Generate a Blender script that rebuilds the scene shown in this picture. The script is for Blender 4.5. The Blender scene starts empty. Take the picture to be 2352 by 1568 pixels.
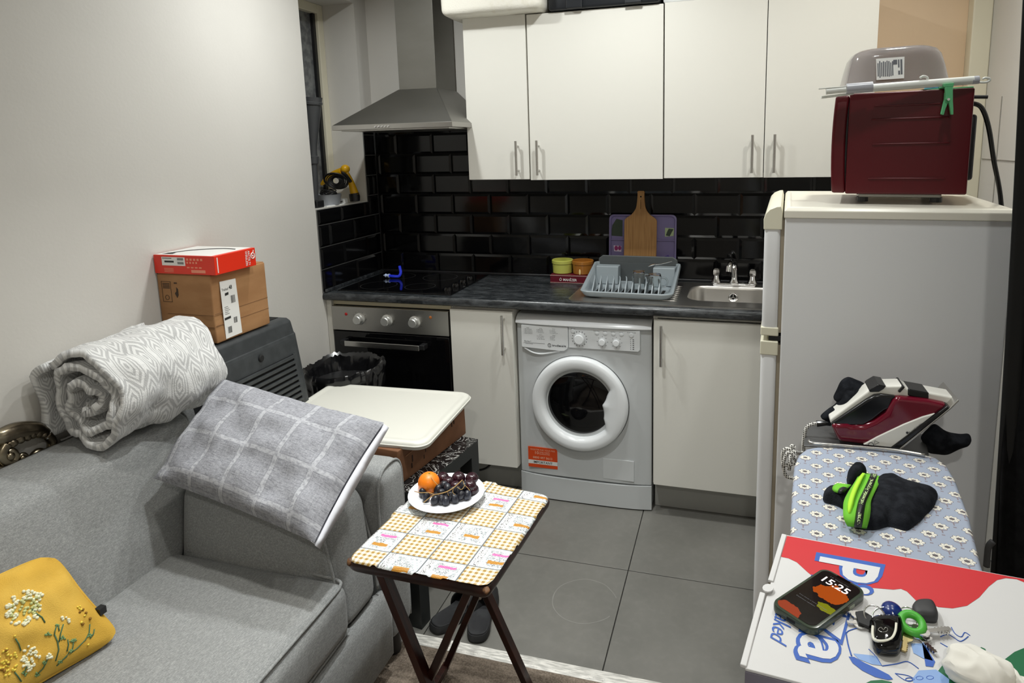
import bpy, bmesh, math, random
from mathutils import Vector, Matrix, Euler, noise
random.seed(7)
C = bpy.context.scene
COL = C.collection
PI = math.pi
# ------------------------------------------------------------------ camera
CX, CY, CZ, YAW, PITCH, ROLL, FPX, PPX, PPY = 0.9201, -2.5946, 1.5783, 16.1096, 9.3557, -1.3543, 1491.39, 1264.65, 579.55
def cam_axes():
    a, b, c = (math.radians(t) for t in (YAW, PITCH, ROLL))
    fw = Vector((-math.sin(a)*math.cos(b), math.cos(a)*math.cos(b), -math.sin(b)))
    rt = Vector((math.cos(a), math.sin(a), 0)); up = rt.cross(fw)
    return rt*math.cos(c)+up*math.sin(c), -rt*math.sin(c)+up*math.cos(c), fw
RT, UP, FW = cam_axes()
cam = bpy.data.objects.new('camera', bpy.data.cameras.new('camera')); COL.objects.link(cam)
cam.data.sensor_width = 36; cam.data.lens = FPX*36/2352
cam.data.shift_x = (1176-PPX)/2352; cam.data.shift_y = (PPY-784)/2352
cam.data.clip_start = 0.05
mw = Matrix((RT, UP, -FW)).transposed().to_4x4(); mw.translation = (CX, CY, CZ)
cam.matrix_world = mw
C.camera = cam
# ------------------------------------------------------------------ world, lights, exposure
w = bpy.data.worlds.new('world'); C.world = w; w.use_nodes = True
w.node_tree.nodes['Background'].inputs[0].default_value = (0.02, 0.025, 0.035, 1)
w.node_tree.nodes['Background'].inputs[1].default_value = 1.0
C.view_settings.view_transform = 'Standard'; C.view_settings.look = 'None'
C.view_settings.gamma = 1; C.view_settings.use_curve_mapping = False
C.view_settings.exposure = 0.1
ZC = 2.55
def downlight(x, y, e, col, spread=160, r=0.045):
    l = bpy.data.lights.new('downlight', 'AREA'); l.shape = 'DISK'; l.size = 2*r
    l.energy = e; l.color = col; l.spread = math.radians(spread)
    o = bpy.data.objects.new('downlight', l); COL.objects.link(o); o.location = (x, y, ZC-0.012)
COOL, WARM = (0.975, 1, 0.985), (1, 0.985, 0.915)
downlight(0.50, -0.35, 8.0, COOL); downlight(-0.40, -0.45, 8.8, COOL); downlight(1.45, -0.35, 5.4, WARM)
downlight(0.30, -1.20, 7.4, COOL, 100); downlight(1.30, -1.20, 3.6, COOL); downlight(1.00, -3.30, 13.0, WARM); downlight(-0.10, -1.50, 2.0, WARM, 80)  # the last, narrow lamp is added to brighten the sofa seat
# ------------------------------------------------------------------ helpers
def ray(u, v): return FW + RT*((u-PPX)/FPX) - UP*((v-PPY)/FPX)
CP = Vector((CX, CY, CZ))
def PZ(u, v, z): d = ray(u, v); return CP + d*((z-CZ)/d.z)
def PY(u, v, y): d = ray(u, v); return CP + d*((y-CY)/d.y)
def PX(u, v, x): d = ray(u, v); return CP + d*((x-CX)/d.x)

def srgb(r, g, b):
    f = lambda c: (c/255/12.92) if c/255 <= 0.04045 else ((c/255+0.055)/1.055)**2.4
    return (f(r), f(g), f(b), 1)

class X:
    """small expression wrapper round shader math nodes"""
    def __init__(s, nt, k): s.nt = nt; s.k = k
    def _m(s, op, *a, clamp=False):
        n = s.nt.nodes.new('ShaderNodeMath'); n.operation = op; n.use_clamp = clamp
        for i, v in enumerate((s,)+a):
            if isinstance(v, X): s.nt.links.new(v.k, n.inputs[i])
            else: n.inputs[i].default_value = v
        return X(s.nt, n.outputs[0])
    def __add__(s, o): return s._m('ADD', o)
    __radd__ = __add__
    def __mul__(s, o): return s._m('MULTIPLY', o)
    __rmul__ = __mul__
    def __sub__(s, o): return s._m('SUBTRACT', o)
    def __rsub__(s, o): return (s*-1)+o
    def __truediv__(s, o): return s._m('DIVIDE', o)
    def __neg__(s): return s*-1
    def sin(s): return s._m('SINE')
    def cos(s): return s._m('COSINE')
    def abs(s): return s._m('ABSOLUTE')
    def floor(s): return s._m('FLOOR')
    def fract(s): return s._m('FRACT')
    def sqrt(s): return s._m('SQRT')
    def mod(s, o): return s._m('FLOORED_MODULO', o)
    def min(s, o): return s._m('MINIMUM', o)
    def max(s, o): return s._m('MAXIMUM', o)
    def lt(s, o): return s._m('LESS_THAN', o)
    def gt(s, o): return s._m('GREATER_THAN', o)
    def atan2(s, o): return s._m('ARCTAN2', o)
    def pow(s, o): return s._m('POWER', o)
    def step(s, a, b):
        n = s.nt.nodes.new('ShaderNodeMapRange'); n.interpolation_type = 'SMOOTHSTEP'
        s.nt.links.new(s.k, n.inputs[0]); n.inputs[1].default_value = a; n.inputs[2].default_value = b
        return X(s.nt, n.outputs[0])

class Mat:
    def __init__(s, name, col=(0.8, 0.8, 0.8, 1), rough=0.5, metal=0.0, spec=0.5, **kw):
        s.m = bpy.data.materials.new(name); s.m.use_nodes = True; s.nt = s.m.node_tree
        s.b = s.nt.nodes['Principled BSDF']
        s.b.inputs['Base Color'].default_value = col; s.b.inputs['Roughness'].default_value = rough
        s.b.inputs['Metallic'].default_value = metal; s.b.inputs['Specular IOR Level'].default_value = spec
        for k, v in kw.items(): s.b.inputs[k.replace('_', ' ')].default_value = v
        s.m.diffuse_color = col
    def coord(s, kind='Object', scale=(1, 1, 1), rot=(0, 0, 0)):
        t = s.nt.nodes.new('ShaderNodeTexCoord'); m = s.nt.nodes.new('ShaderNodeMapping')
        s.nt.links.new(t.outputs[kind], m.inputs[0]); m.inputs['Scale'].default_value = scale; m.inputs['Rotation'].default_value = rot
        return m.outputs[0]
    def xyz(s, vec):
        n = s.nt.nodes.new('ShaderNodeSeparateXYZ'); s.nt.links.new(vec, n.inputs[0])
        return [X(s.nt, o) for o in n.outputs]
    def noise(s, vec, scale=5, detail=3, rough=0.5, dist=0):
        n = s.nt.nodes.new('ShaderNodeTexNoise'); s.nt.links.new(vec, n.inputs['Vector'])
        n.inputs['Scale'].default_value = scale; n.inputs['Detail'].default_value = detail
        n.inputs['Roughness'].default_value = rough; n.inputs['Distortion'].default_value = dist
        return X(s.nt, n.outputs[0])
    def voronoi(s, vec, scale=5, feature='F1'):
        n = s.nt.nodes.new('ShaderNodeTexVoronoi'); n.feature = feature; s.nt.links.new(vec, n.inputs['Vector'])
        n.inputs['Scale'].default_value = scale
        return X(s.nt, n.outputs['Distance'])
    def mix(s, f, a, b):
        n = s.nt.nodes.new('ShaderNodeMix'); n.data_type = 'RGBA'
        for v, i in ((f, 0), (a, 6), (b, 7)):
            if isinstance(v, X): s.nt.links.new(v.k, n.inputs[i])
            elif isinstance(v, bpy.types.NodeSocket): s.nt.links.new(v, n.inputs[i])
            else: n.inputs[i].default_value = v
        return n.outputs[2]
    def col(s, k): s.nt.links.new(k, s.b.inputs['Base Color']); return s
    def rough(s, x): s.nt.links.new(x.k, s.b.inputs['Roughness']); return s
    def bump(s, x, strength=0.2, dist=0.01):
        n = s.nt.nodes.new('ShaderNodeBump'); n.inputs['Strength'].default_value = strength; n.inputs['Distance'].default_value = dist
        s.nt.links.new(x.k, n.inputs['Height']); s.nt.links.new(n.outputs[0], s.b.inputs['Normal']); return s
    def emit(s, col, k): s.b.inputs['Emission Color'].default_value = col; s.b.inputs['Emission Strength'].default_value = k; return s

def mottled(name, c1, c2, scale=8, rough=0.5, bump=0.0, bscale=200, metal=0, spec=0.5, stretch=(1, 1, 1), detail=4, kind='Object', bdist=0.002, lo=0.35, hi=0.65):
    m = Mat(name, c1, rough, metal, spec)
    v = m.coord(kind, stretch)
    m.col(m.mix(m.noise(v, scale, detail).step(lo, hi), c1, c2))
    if bump: m.bump(m.noise(m.coord(kind, stretch), bscale, 2), bump, bdist)
    return m

class MB:
    def __init__(s): s.v = []; s.f = []; s.uv = None; s.mi = []; s.cur = 0
    def add(s, vs, fs):
        o = len(s.v); s.v += [Vector(p) for p in vs]; s.f += [tuple(i+o for i in f) for f in fs]; s.mi += [s.cur]*len(fs); return s
    def box(s, a, b):
        x0, y0, z0 = a; x1, y1, z1 = b
        return s.add([(x0, y0, z0), (x1, y0, z0), (x1, y1, z0), (x0, y1, z0), (x0, y0, z1), (x1, y0, z1), (x1, y1, z1), (x0, y1, z1)],
                     [(0, 3, 2, 1), (4, 5, 6, 7), (0, 1, 5, 4), (1, 2, 6, 5), (2, 3, 7, 6), (3, 0, 4, 7)])
    def beam(s, p, q, wd, th, up=(0, 0, 1)):
        p, q = Vector(p), Vector(q); d = (q-p).normalized(); a = d.cross(Vector(up)).normalized(); b = a.cross(d)
        a *= wd/2; b *= th/2
        vs = [p-a-b, p+a-b, p+a+b, p-a+b, q-a-b, q+a-b, q+a+b, q-a+b]
        return s.add(vs, [(0, 1, 2, 3), (7, 6, 5, 4), (0, 4, 5, 1), (1, 5, 6, 2), (2, 6, 7, 3), (3, 7, 4, 0)])
    def cyl(s, p, q, r0, r1=None, n=24, caps=True):
        r1 = r0 if r1 is None else r1
        return s.tube([p, q], [r0, r1], n, caps)
    def tube(s, pts, r, n=10, caps=True, closed=False):
        pts = [Vector(p) for p in pts]; m = len(pts)
        rs = r if isinstance(r, (list, tuple)) else [r]*m
        def tan(i):
            if closed: return (pts[(i+1) % m]-pts[i-1]).normalized()
            return (pts[min(i+1, m-1)]-pts[max(i-1, 0)]).normalized()
        t = tan(0); a = t.cross(Vector((0, 0, 1)))
        if a.length < 1e-3: a = t.cross(Vector((1, 0, 0)))
        a.normalize(); vs = []
        for i in range(m):
            t = tan(i); a = (a-t*a.dot(t)).normalized(); b = t.cross(a)
            for k in range(n):
                g = 2*PI*k/n; vs.append(pts[i]+(a*math.cos(g)+b*math.sin(g))*rs[i])
        fs = []
        for i in range(m if closed else m-1):
            j = (i+1) % m
            for k in range(n): fs.append((i*n+k, i*n+(k+1) % n, j*n+(k+1) % n, j*n+k))
        if caps and not closed: fs += [tuple(range(n))[::-1], tuple((m-1)*n+k for k in range(n))]
        return s.add(vs, fs)
    def lathe(s, prof, c=(0, 0, 0), n=32, axis='z', sx=1, sy=1, caps=True):
        c = Vector(c); vs = []; m = len(prof)
        for r, h in prof:
            for k in range(n):
                g = 2*PI*k/n; x, y = r*math.cos(g)*sx, r*math.sin(g)*sy
                vs.append(c+(Vector((x, y, h)) if axis == 'z' else Vector((x, -h, y)) if axis == 'y' else Vector((h, x, y))))
        fs = [(i*n+k, i*n+(k+1) % n, (i+1)*n+(k+1) % n, (i+1)*n+k) for i in range(m-1) for k in range(n)]
        if caps and prof[0][0] > 1e-6: fs.append(tuple(range(n))[::-1])
        if caps and prof[-1][0] > 1e-6: fs.append(tuple((m-1)*n+k for k in range(n)))
        return s.add(vs, fs)
    def ball(s, c, r, n=16, m=10):
        rx, ry, rz = r if isinstance(r, (tuple, list)) else (r, r, r); c = Vector(c); vs = [c+Vector((0, 0, -rz))]; fs = []
        for i in range(1, m):
            a = -PI/2+PI*i/m
            for k in range(n): g = 2*PI*k/n; vs.append(c+Vector((rx*math.cos(a)*math.cos(g), ry*math.cos(a)*math.sin(g), rz*math.sin(a))))
        vs.append(c+Vector((0, 0, rz))); L = len(vs)-1
        for k in range(n): fs.append((0, 1+(k+1) % n, 1+k)); fs.append((L, L-n+k, L-n+(k+1) % n))
        for i in range(m-2):
            for k in range(n): fs.append((1+i*n+k, 1+i*n+(k+1) % n, 1+(i+1)*n+(k+1) % n, 1+(i+1)*n+k))
        return s.add(vs, fs)
    def prism(s, poly, off):
        """poly: list of 3D points (planar), off: extrusion vector"""
        poly = [Vector(p) for p in poly]; off = Vector(off); n = len(poly)
        nn = Vector((0, 0, 0))
        for i in range(n): nn += (poly[i]-poly[0]).cross(poly[(i+1) % n]-poly[0])
        if nn.dot(off) > 0: poly = poly[::-1]
        return s.add(poly+[p+off for p in poly], [tuple(range(n)), tuple(range(2*n-1, n-1, -1))]+[(i, n+i, n+(i+1) % n, (i+1) % n) for i in range(n)])
    def loft(s, rings, caps=True, closed=True):
        n = len(rings[0]); m = len(rings); vs = [p for r in rings for p in r]
        fs = [(i*n+k, i*n+(k+1) % n, (i+1)*n+(k+1) % n, (i+1)*n+k) for i in range(m-1) for k in range(n if closed else n-1)]
        if caps and closed: fs += [tuple(range(n))[::-1], tuple((m-1)*n+k for k in range(n))]
        return s.add(vs, fs)
    def grid(s, fn, nu, nv, uvs=None):
        o = len(s.f)
        vs = [fn(i/nu, j/nv) for j in range(nv+1) for i in range(nu+1)]
        fs = [(j*(nu+1)+i, j*(nu+1)+i+1, (j+1)*(nu+1)+i+1, (j+1)*(nu+1)+i) for j in range(nv) for i in range(nu)]
        s.add(vs, fs)
        if uvs:
            if s.uv is None: s.uv = {}
            for j in range(nv):
                for i in range(nu):
                    s.uv[o+j*nu+i] = [uvs(a/nu, b/nv) for a, b in ((i, j), (i+1, j), (i+1, j+1), (i, j+1))]
        return s
    def rbox(s, a, b, r, seg=4, mid=6, bulge=(0, 0, 0), warp=None):
        """rounded, softly bulging box"""
        a, b = Vector(a), Vector(b); c = (a+b)/2; h = (b-a)/2; r = min(r, h.x, h.y, h.z)
        def coords(H):
            e = [-H+r*(1-math.cos(PI/2*i/seg)) for i in range(seg+1)]
            m = [(-H+r)+(2*(H-r))*i/mid for i in range(1, mid)] if H-r > 1e-6 else []
            return e+m+[-t for t in e[::-1]] if m else e+[-t for t in e[::-1]][1:]
        cs = [coords(t) for t in h]; idx = {}; vs = []; fs = []
        def vid(i, j, k):
            if (i, j, k) in idx: return idx[(i, j, k)]
            q = Vector((cs[0][i], cs[1][j], cs[2][k]))
            inn = Vector([max(-(h[t]-r), min(h[t]-r, q[t])) for t in range(3)]); d = q-inn
            p = inn+d.normalized()*r if d.length > 1e-9 else q
            for t in range(3):
                o1, o2 = [x for x in range(3) if x != t]
                kk = max(0, 1-(q[o1]/h[o1])**2)*max(0, 1-(q[o2]/h[o2])**2)
                p[t] += (1 if q[t] > 0 else -1)*bulge[t]*kk*abs(q[t]/h[t])
            p = p+c
            if warp: p = warp(p)
            idx[(i, j, k)] = len(vs); vs.append(p); return idx[(i, j, k)]
        N = [len(t)-1 for t in cs]
        for t in range(3):
            o1, o2 = [(1, 2), (2, 0), (0, 1)][t]
            for e in (0, N[t]):
                for p in range(N[o1]):
                    for q in range(N[o2]):
                        def g(x, y):
                            ii = [0, 0, 0]; ii[t] = e; ii[o1] = x; ii[o2] = y; return vid(*ii)
                        f = (g(p, q), g(p+1, q), g(p+1, q+1), g(p, q+1))
                        fs.append(f if e else f[::-1])
        return s.add(vs, fs)
    def noise(s, amp, freq, seed=0):
        for i, p in enumerate(s.v):
            s.v[i] = p+noise.noise_vector(p*freq+Vector((seed, seed*2, -seed)))*amp
        return s

def build(name, mb, mat, parent=None, smooth=False, bevel=0, bseg=2, world=True, loc=None, sub=0, solid=0, angle=0.6):
    mats = mat if isinstance(mat, (list, tuple)) else [mat]
    M = None
    if parent is not None and world: M = rootmat(parent).inverted()
    elif loc is not None and world: M = Matrix.Translation(loc).inverted()
    vs = [M @ p for p in mb.v] if M else mb.v
    me = bpy.data.meshes.new(name); me.from_pydata([tuple(p) for p in vs], [], mb.f); me.validate()
    if mb.uv:
        lay = me.uv_layers.new(name='UVMap')
        for p in me.polygons:
            if p.index in mb.uv:
                for k, li in enumerate(p.loop_indices): lay.data[li].uv = mb.uv[p.index][k]
    for m in mats: me.materials.append(m.m if isinstance(m, Mat) else m)
    if len(mats) > 1:
        for p, k in zip(me.polygons, mb.mi): p.material_index = k
    if not mb.uv and len(mats) == 1:
        bm = bmesh.new(); bm.from_mesh(me); bmesh.ops.recalc_face_normals(bm, faces=bm.faces); bm.to_mesh(me); bm.free()
    if smooth: 
        me.polygons.foreach_set('use_smooth', [True]*len(me.polygons))
        if smooth != 'all': me.set_sharp_from_angle(angle=angle)
    o = bpy.data.objects.new(name, me); COL.objects.link(o)
    if parent is not None: o.parent = parent
    elif loc is not None: o.location = loc
    if bevel:
        b = o.modifiers.new('bevel', 'BEVEL'); b.width = bevel; b.segments = bseg; b.limit_method = 'ANGLE'; b.angle_limit = 0.7
        me.polygons.foreach_set('use_smooth', [True]*len(me.polygons)); me.set_sharp_from_angle(angle=angle)
        b.harden_normals = True
    if solid:
        b = o.modifiers.new('solid', 'SOLIDIFY'); b.thickness = solid; b.offset = 0
    if sub:
        b = o.modifiers.new('sub', 'SUBSURF'); b.levels = sub; b.render_levels = sub
    return o
RM = {}
def rootmat(o):
    return RM.get(o.name) or (rootmat(o.parent) if o.parent else Matrix.Translation(o.location))
def thing(name, label, cat, loc=(0, 0, 0), rz=0, group=None, M=None):
    o = bpy.data.objects.new(name, None); COL.objects.link(o); o.empty_display_size = 0.05
    if M is None: M = Matrix.Translation(loc) @ Matrix.Rotation(rz, 4, 'Z')
    o.matrix_world = M; RM[o.name] = M
    o['label'] = label; o['category'] = cat
    if group: o['group'] = group
    return o
def tag(o, label, cat, group=None):
    o['label'] = label; o['category'] = cat
    if group: o['group'] = group
    return o
def struct(o): o['kind'] = 'structure'; return o
def stuff(o): o['kind'] = 'stuff'; return o
def LT(M, pts): return [M @ Vector(p) for p in pts]
def part(name, mb, mat, parent, **k):
    """mesh given in the coordinates of its thing"""
    return build(name, mb, mat, parent, world=False, **k)

def textq(name, s, quad, mat, parent, thick=0.0004, offset=0, spacing=1.0, shear=0, world=True):
    """lettering laid into the quad p00 (bottom left) p10 p11 p01"""
    cu = bpy.data.curves.new(name, 'FONT'); cu.body = s; cu.offset = offset; cu.resolution_u = 3
    cu.space_character = spacing; cu.shear = shear
    to = bpy.data.objects.new(name, cu); me = bpy.data.meshes.new_from_object(to)
    bpy.data.objects.remove(to); 
    P = [Vector(q) for q in quad]
    xs = [v.co.x for v in me.vertices]; ys = [v.co.y for v in me.vertices]
    x0, x1, y0, y1 = min(xs), max(xs), min(ys), max(ys)
    n = (P[1]-P[0]).cross(P[3]-P[0]).normalized()*thick
    M = rootmat(parent).inverted() if (parent is not None and world) else Matrix.Identity(4)
    for v in me.vertices:
        a = (v.co.x-x0)/(x1-x0); b = (v.co.y-y0)/(y1-y0)
        p = P[0]*(1-a)*(1-b)+P[1]*a*(1-b)+P[2]*a*b+P[3]*(1-a)*b+n
        v.co = M @ p
    me.materials.clear(); me.materials.append(mat.m)
    o = bpy.data.objects.new(name, me); COL.objects.link(o); o.parent = parent
    return o
def wquad(x0, x1, z0, z1, y): return [(x0, y, z0), (x1, y, z0), (x1, y, z1), (x0, y, z1)]
def rrect(x0, x1, y0, y1, r, z, n=6):
    out = []
    for cx, cy, a0 in ((x1-r, y1-r, 0), (x0+r, y1-r, 90), (x0+r, y0+r, 180), (x1-r, y0+r, 270)):
        for i in range(n+1):
            g = math.radians(a0+90*i/n); out.append(Vector((cx+r*math.cos(g), cy+r*math.sin(g), z)))
    return out
def spline(pts, n=8, closed=False):
    """Catmull-Rom through the points"""
    P = [Vector(p) for p in pts]; m = len(P); out = []
    for i in range(m if closed else m-1):
        if closed: a, b, c, d = P[i-1], P[i], P[(i+1) % m], P[(i+2) % m]
        else: a, b, c, d = P[max(i-1, 0)], P[i], P[i+1], P[min(i+2, m-1)]
        for k in range(n):
            t = k/n
            out.append(0.5*((2*b)+(c-a)*t+(2*a-5*b+4*c-d)*t*t+(3*b-a-3*c+d)*t**3))
    if not closed: out.append(P[-1])
    return out
def inflate(mb, outline, up, H, rings=6, base=0.0):
    """soft solid over an outline: rounded top, flat underside"""
    up = Vector(up).normalized(); c = sum(outline, Vector())/len(outline); n = len(outline)
    R = [[p-up*base for p in outline]]
    for k in range(rings):
        a = PI/2*k/rings; s = math.cos(a)**0.75 if k else 1
        R.append([c+(p-c)*s+up*H*math.sin(a) for p in outline])
    o = len(mb.v); mb.loft(R, caps=False)
    mb.add([c+up*H, c-up*base], []); 
    t = len(mb.v)-2; L = o+(len(R)-1)*n
    for k in range(n): mb.f.append((t, L+k, L+(k+1) % n)); mb.f.append((t+1, o+(k+1) % n, o+k)); mb.mi += [mb.cur]*2
    return mb
# ------------------------------------------------------------------ materials
def wallpaint(name, c1, c2):
    return mottled(name, c1, c2, 1.2, 0.62, 0.25, 90, spec=0.3, bdist=0.0012)
M_wall = wallpaint('wall_paint', srgb(217, 214, 208), srgb(210, 207, 201))
M_beige = wallpaint('beige_wall', srgb(236, 209, 178), srgb(230, 203, 171))
M_ceil = Mat('ceiling_paint', srgb(238, 236, 230), 0.8)
M_black_tile = Mat('black_glazed_tile', (0.0035, 0.0035, 0.004, 1), 0.10, 0, 0.35)
M_black_tile.bump(M_black_tile.noise(M_black_tile.coord('Object'), 14, 1), 0.06, 0.004)
M_grout_dark = Mat('dark_grout', (0.012, 0.012, 0.012, 1), 0.8)
M_grout_grey = Mat('grey_grout', srgb(112, 112, 110), 0.8)
M_white_gloss = Mat('white_gloss_door', srgb(231, 229, 221), 0.28, 0, 0.4)
M_white_gloss.bump(M_white_gloss.noise(M_white_gloss.coord('Object'), 260, 2), 0.05, 0.0006)
M_door_low = M_white_gloss
M_carc = Mat('white_carcass', srgb(214, 211, 202), 0.5)
M_dark = Mat('dark_void', (0.004, 0.004, 0.004, 1), 0.8)
M_steel = Mat('brushed_steel', (0.42, 0.41, 0.39, 1), 0.33, 1.0)
M_steel.bump(M_steel.noise(M_steel.coord('Object', (2, 2, 160)), 8, 3), 0.08, 0.0008)
M_steel2 = Mat('satin_steel', (0.60, 0.59, 0.57, 1), 0.27, 1.0)
M_chrome = Mat('chrome', (0.82, 0.82, 0.83, 1), 0.07, 1.0)
M_hood = mottled('hood_steel', (0.215, 0.21, 0.19, 1), (0.235, 0.23, 0.212, 1), 3, 0.40, 0.03, 120, metal=0.9, stretch=(1, 1, 3))
M_plinth = Mat('silver_plinth', (0.40, 0.395, 0.37, 1), 0.45, 0.2)
M_black_gloss = Mat('black_glass', (0.003, 0.003, 0.0035, 1), 0.04, 0, 0.5)
M_black_plastic = Mat('black_plastic', (0.012, 0.012, 0.013, 1), 0.4)
M_worktop = Mat('slate_laminate', rough=0.3, spec=0.55)
v = M_worktop.coord('Object', (3.0, 9, 9)); a = M_worktop.noise(v, 5, 6, 0.65, 0.6).step(0.38, 0.70)
b = M_worktop.noise(M_worktop.coord('Object', (6, 22, 22)), 9, 4).step(0.5, 0.75)*0.55
M_worktop.col(M_worktop.mix(a*0.6+b*0.5, (0.011, 0.013, 0.015, 1), (0.085, 0.092, 0.098, 1)))
M_worktop.rough(M_worktop.noise(v, 12, 3)*0.25+0.17)
M_floor_tile = Mat('grey_porcelain', rough=0.3)
v = M_floor_tile.coord('Object', (1, 1, 1)); a = M_floor_tile.noise(v, 3, 5, 0.6).step(0.3, 0.75); b = M_floor_tile.noise(v, 40, 4).step(0.4, 0.8)
M_floor_tile.col(M_floor_tile.mix(a*0.7+b*0.3, srgb(108, 107, 102), srgb(124, 122, 117)))
M_floor_tile.rough(M_floor_tile.noise(v, 5, 4)*0.25+0.22)
M_floor_grout = Mat('floor_grout', srgb(62, 60, 58), 0.8)
M_alu = mottled('scuffed_aluminium', srgb(238, 235, 228), srgb(190, 188, 182), 25, 0.45, 0.1, 90, metal=0.1, stretch=(1, 6, 1))
M_carpet = Mat('brown_carpet', rough=0.95, spec=0.1)
v = M_carpet.coord('Object', (1, 1, 1)); a = M_carpet.noise(v, 180, 3).step(0.3, 0.7); b = M_carpet.noise(M_carpet.coord('Object', (3, 14, 1), (0, 0, 0.3)), 3, 4).step(0.35, 0.7)
M_carpet.col(M_carpet.mix(a*0.45+b*0.5, srgb(96, 86, 76), srgb(158, 144, 130)))
M_carpet.bump(M_carpet.noise(v, 260, 2), 0.8, 0.006)
M_cream = Mat('cream_upvc', srgb(226, 220, 198), 0.35)
M_glassgrey = mottled('frosted_window', srgb(95, 97, 99), srgb(128, 130, 130), 30, 0.25)
M_glass = Mat('clear_glass', (0.95, 0.97, 0.97, 1), 0.02); M_glass.b.inputs['Transmission Weight'].default_value = 1.0; M_glass.b.inputs['IOR'].default_value = 1.45

XL, YB, XR, YF = -0.9347, 0.506, 1.87, -4.3
# ------------------------------------------------------------------ room shell
mb = MB()
mb.box((XL-0.3, YF, 0), (XL, -0.04, ZC)); mb.box((XL-0.3, -0.04, 0), (XL, 0.40, 1.314)); mb.box((XL-0.3, -0.04, 2.30), (XL, 0.40, ZC)); mb.box((XL-0.3, 0.40, 0), (XL, YB+0.2, ZC))
wall_left = struct(build('wall_left', mb, M_wall))
wall_back = struct(build('wall_back', MB().box((XL, YB, 0), (XR+0.2, YB+0.2, ZC)), M_wall))
struct(build('beige_panel', MB().box((1.2, YB-0.004, 1.43), (1.80, YB+0.001, ZC)), M_beige, wall_back))  # right-hand stretch of the back wall in a beige tone
wall_right = struct(build('wall_right', MB().box((XR, YF, 0), (XR+0.2, YB, ZC)), M_wall))
struct(build('wall_front', MB().box((XL-0.3, YF-0.2, 0), (XR+0.2, YF, ZC)), M_wall))
struct(build('ceiling', MB().box((XL-0.3, YF-0.2, ZC), (XR+0.2, YB+0.2, ZC+0.1)), M_ceil))
floor = struct(build('floor', MB().box((XL-0.3, YF-0.2, -0.1), (XR+0.2, YB+0.2, -0.006)), M_floor_grout))
struct(build('trim_1', MB().box((1.80, 0.44, 0), (1.87, YB, ZC)), M_cream, bevel=0.006))     # boxed pipe in the corner
# panel joints on the right-hand wall
mb = MB().box((XR-0.003, 0.2715, 0.9), (XR+0.001, 0.2745, 1.72)).box((XR-0.003, -0.35, 1.483), (XR+0.001, 0.43, 1.486))
build('panel_joint', mb, Mat('joint_line', srgb(150, 146, 138), 0.7), wall_right)
# floor tiles, each laid on its own
fx = [XL, -0.04, 0.56, 1.16, XR]; fy = [-0.89, -0.40, 0.20, YB]
for i in range(4):
    for j in range(3):
        g = 0.0015
        t = build('floor_tile', MB().box((fx[i]+g, fy[j]+g, -0.006), (fx[i+1]-g, fy[j+1]-g, 0.0)), M_floor_tile, floor, bevel=0.0012, bseg=1)
random.seed(21)
mb = MB(); R_ = []
for k in range(61):
    g = math.radians(20+k*5.2); r_ = 0.112+0.004*noise.noise(Vector((g*2, 0, 0))); w_ = 0.0012+0.0012*abs(noise.noise(Vector((g*3, 5, 0))))
    R_.append([Vector((0.437+(r_-w_)*math.cos(g), -0.600+(r_-w_)*math.sin(g), 0.0004)), Vector((0.437+(r_+w_)*math.cos(g), -0.600+(r_+w_)*math.sin(g), 0.0004))])
build('dried_water_mark', mb.loft(R_, closed=False), Mat('limescale', srgb(134, 133, 128), 0.5), floor)
# carpet and threshold
cp = tag(build('carpet', MB().box((XL+0.001, YF+0.001, -0.006), (XR-0.001, -0.935, 0.004)), M_carpet), 'brown speckled short pile carpet in front of the grey tiled floor', 'carpet')
mb = MB()
for i in range(700):
    x = -0.15+1.6*random.random(); y = -0.937+random.random()*0.006; l = 0.006+0.012*random.random(); a = random.uniform(-0.9, 0.9)
    p = Vector((x, y, 0.003)); q = p+Vector((math.sin(a)*l*0.6, l, 0.006*random.random())); s = Vector((0.0008, 0, 0.0004))
    mb.add([p-s, p+s, q], [(0, 1, 2)])
stuff(build('frayed_edge', mb, M_carpet, cp))
mb = MB(); P = [(-0.938, 0.0), (-0.936, 0.005), (-0.925, 0.007), (-0.905, 0.007), (-0.893, 0.005), (-0.889, 0.0)]
mb.prism([Vector((XL+0.01, y, z)) for y, z in P], (XR-XL-0.02, 0, 0))
tag(build('threshold_strip', mb, M_alu), 'scuffed silver metal threshold strip between carpet and grey floor tiles', 'floor trim')

# ------------------------------------------------------------------ wall tiles
def wtile(parent, side, a0, a1, z0, z1):
    g = 0.0010 if side == 'b' else 0.0019; i = min(0.011, (a1-a0)/3, (z1-z0)/3); d0, d1 = 0.007, 0.0125
    def q(a, z, d): return (a, YB-d, z) if side == 'b' else (XL+d, a, z)
    A = [(a0+g, z0+g), (a1-g, z0+g), (a1-g, z1-g), (a0+g, z1-g)]; B = [(a0+g+i, z0+g+i), (a1-g-i, z0+g+i), (a1-g-i, z1-g-i), (a0+g+i, z1-g-i)]
    vs = [q(*p, 0.003) for p in A]+[q(*p, d0) for p in A]+[q(*p, d1) for p in B]
    fs = [(8, 9, 10, 11)]+[(k, (k+1) % 4, 4+(k+1) % 4, 4+k) for k in range(4)]+[(4+k, 4+(k+1) % 4, 8+(k+1) % 4, 8+k) for k in range(4)]
    return build('tile', MB().add(vs, fs), M_black_tile, parent)
TZ, TH, TW = 0.927, 0.1038, 0.204
struct(build('grout_bed', MB().box((XL, YB-0.0045, 0.92), (1.62, YB, 1.43)).box((XL, YB-0.0045, 1.43), (-0.28, YB, 1.745)), M_grout_dark, wall_back))
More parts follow.
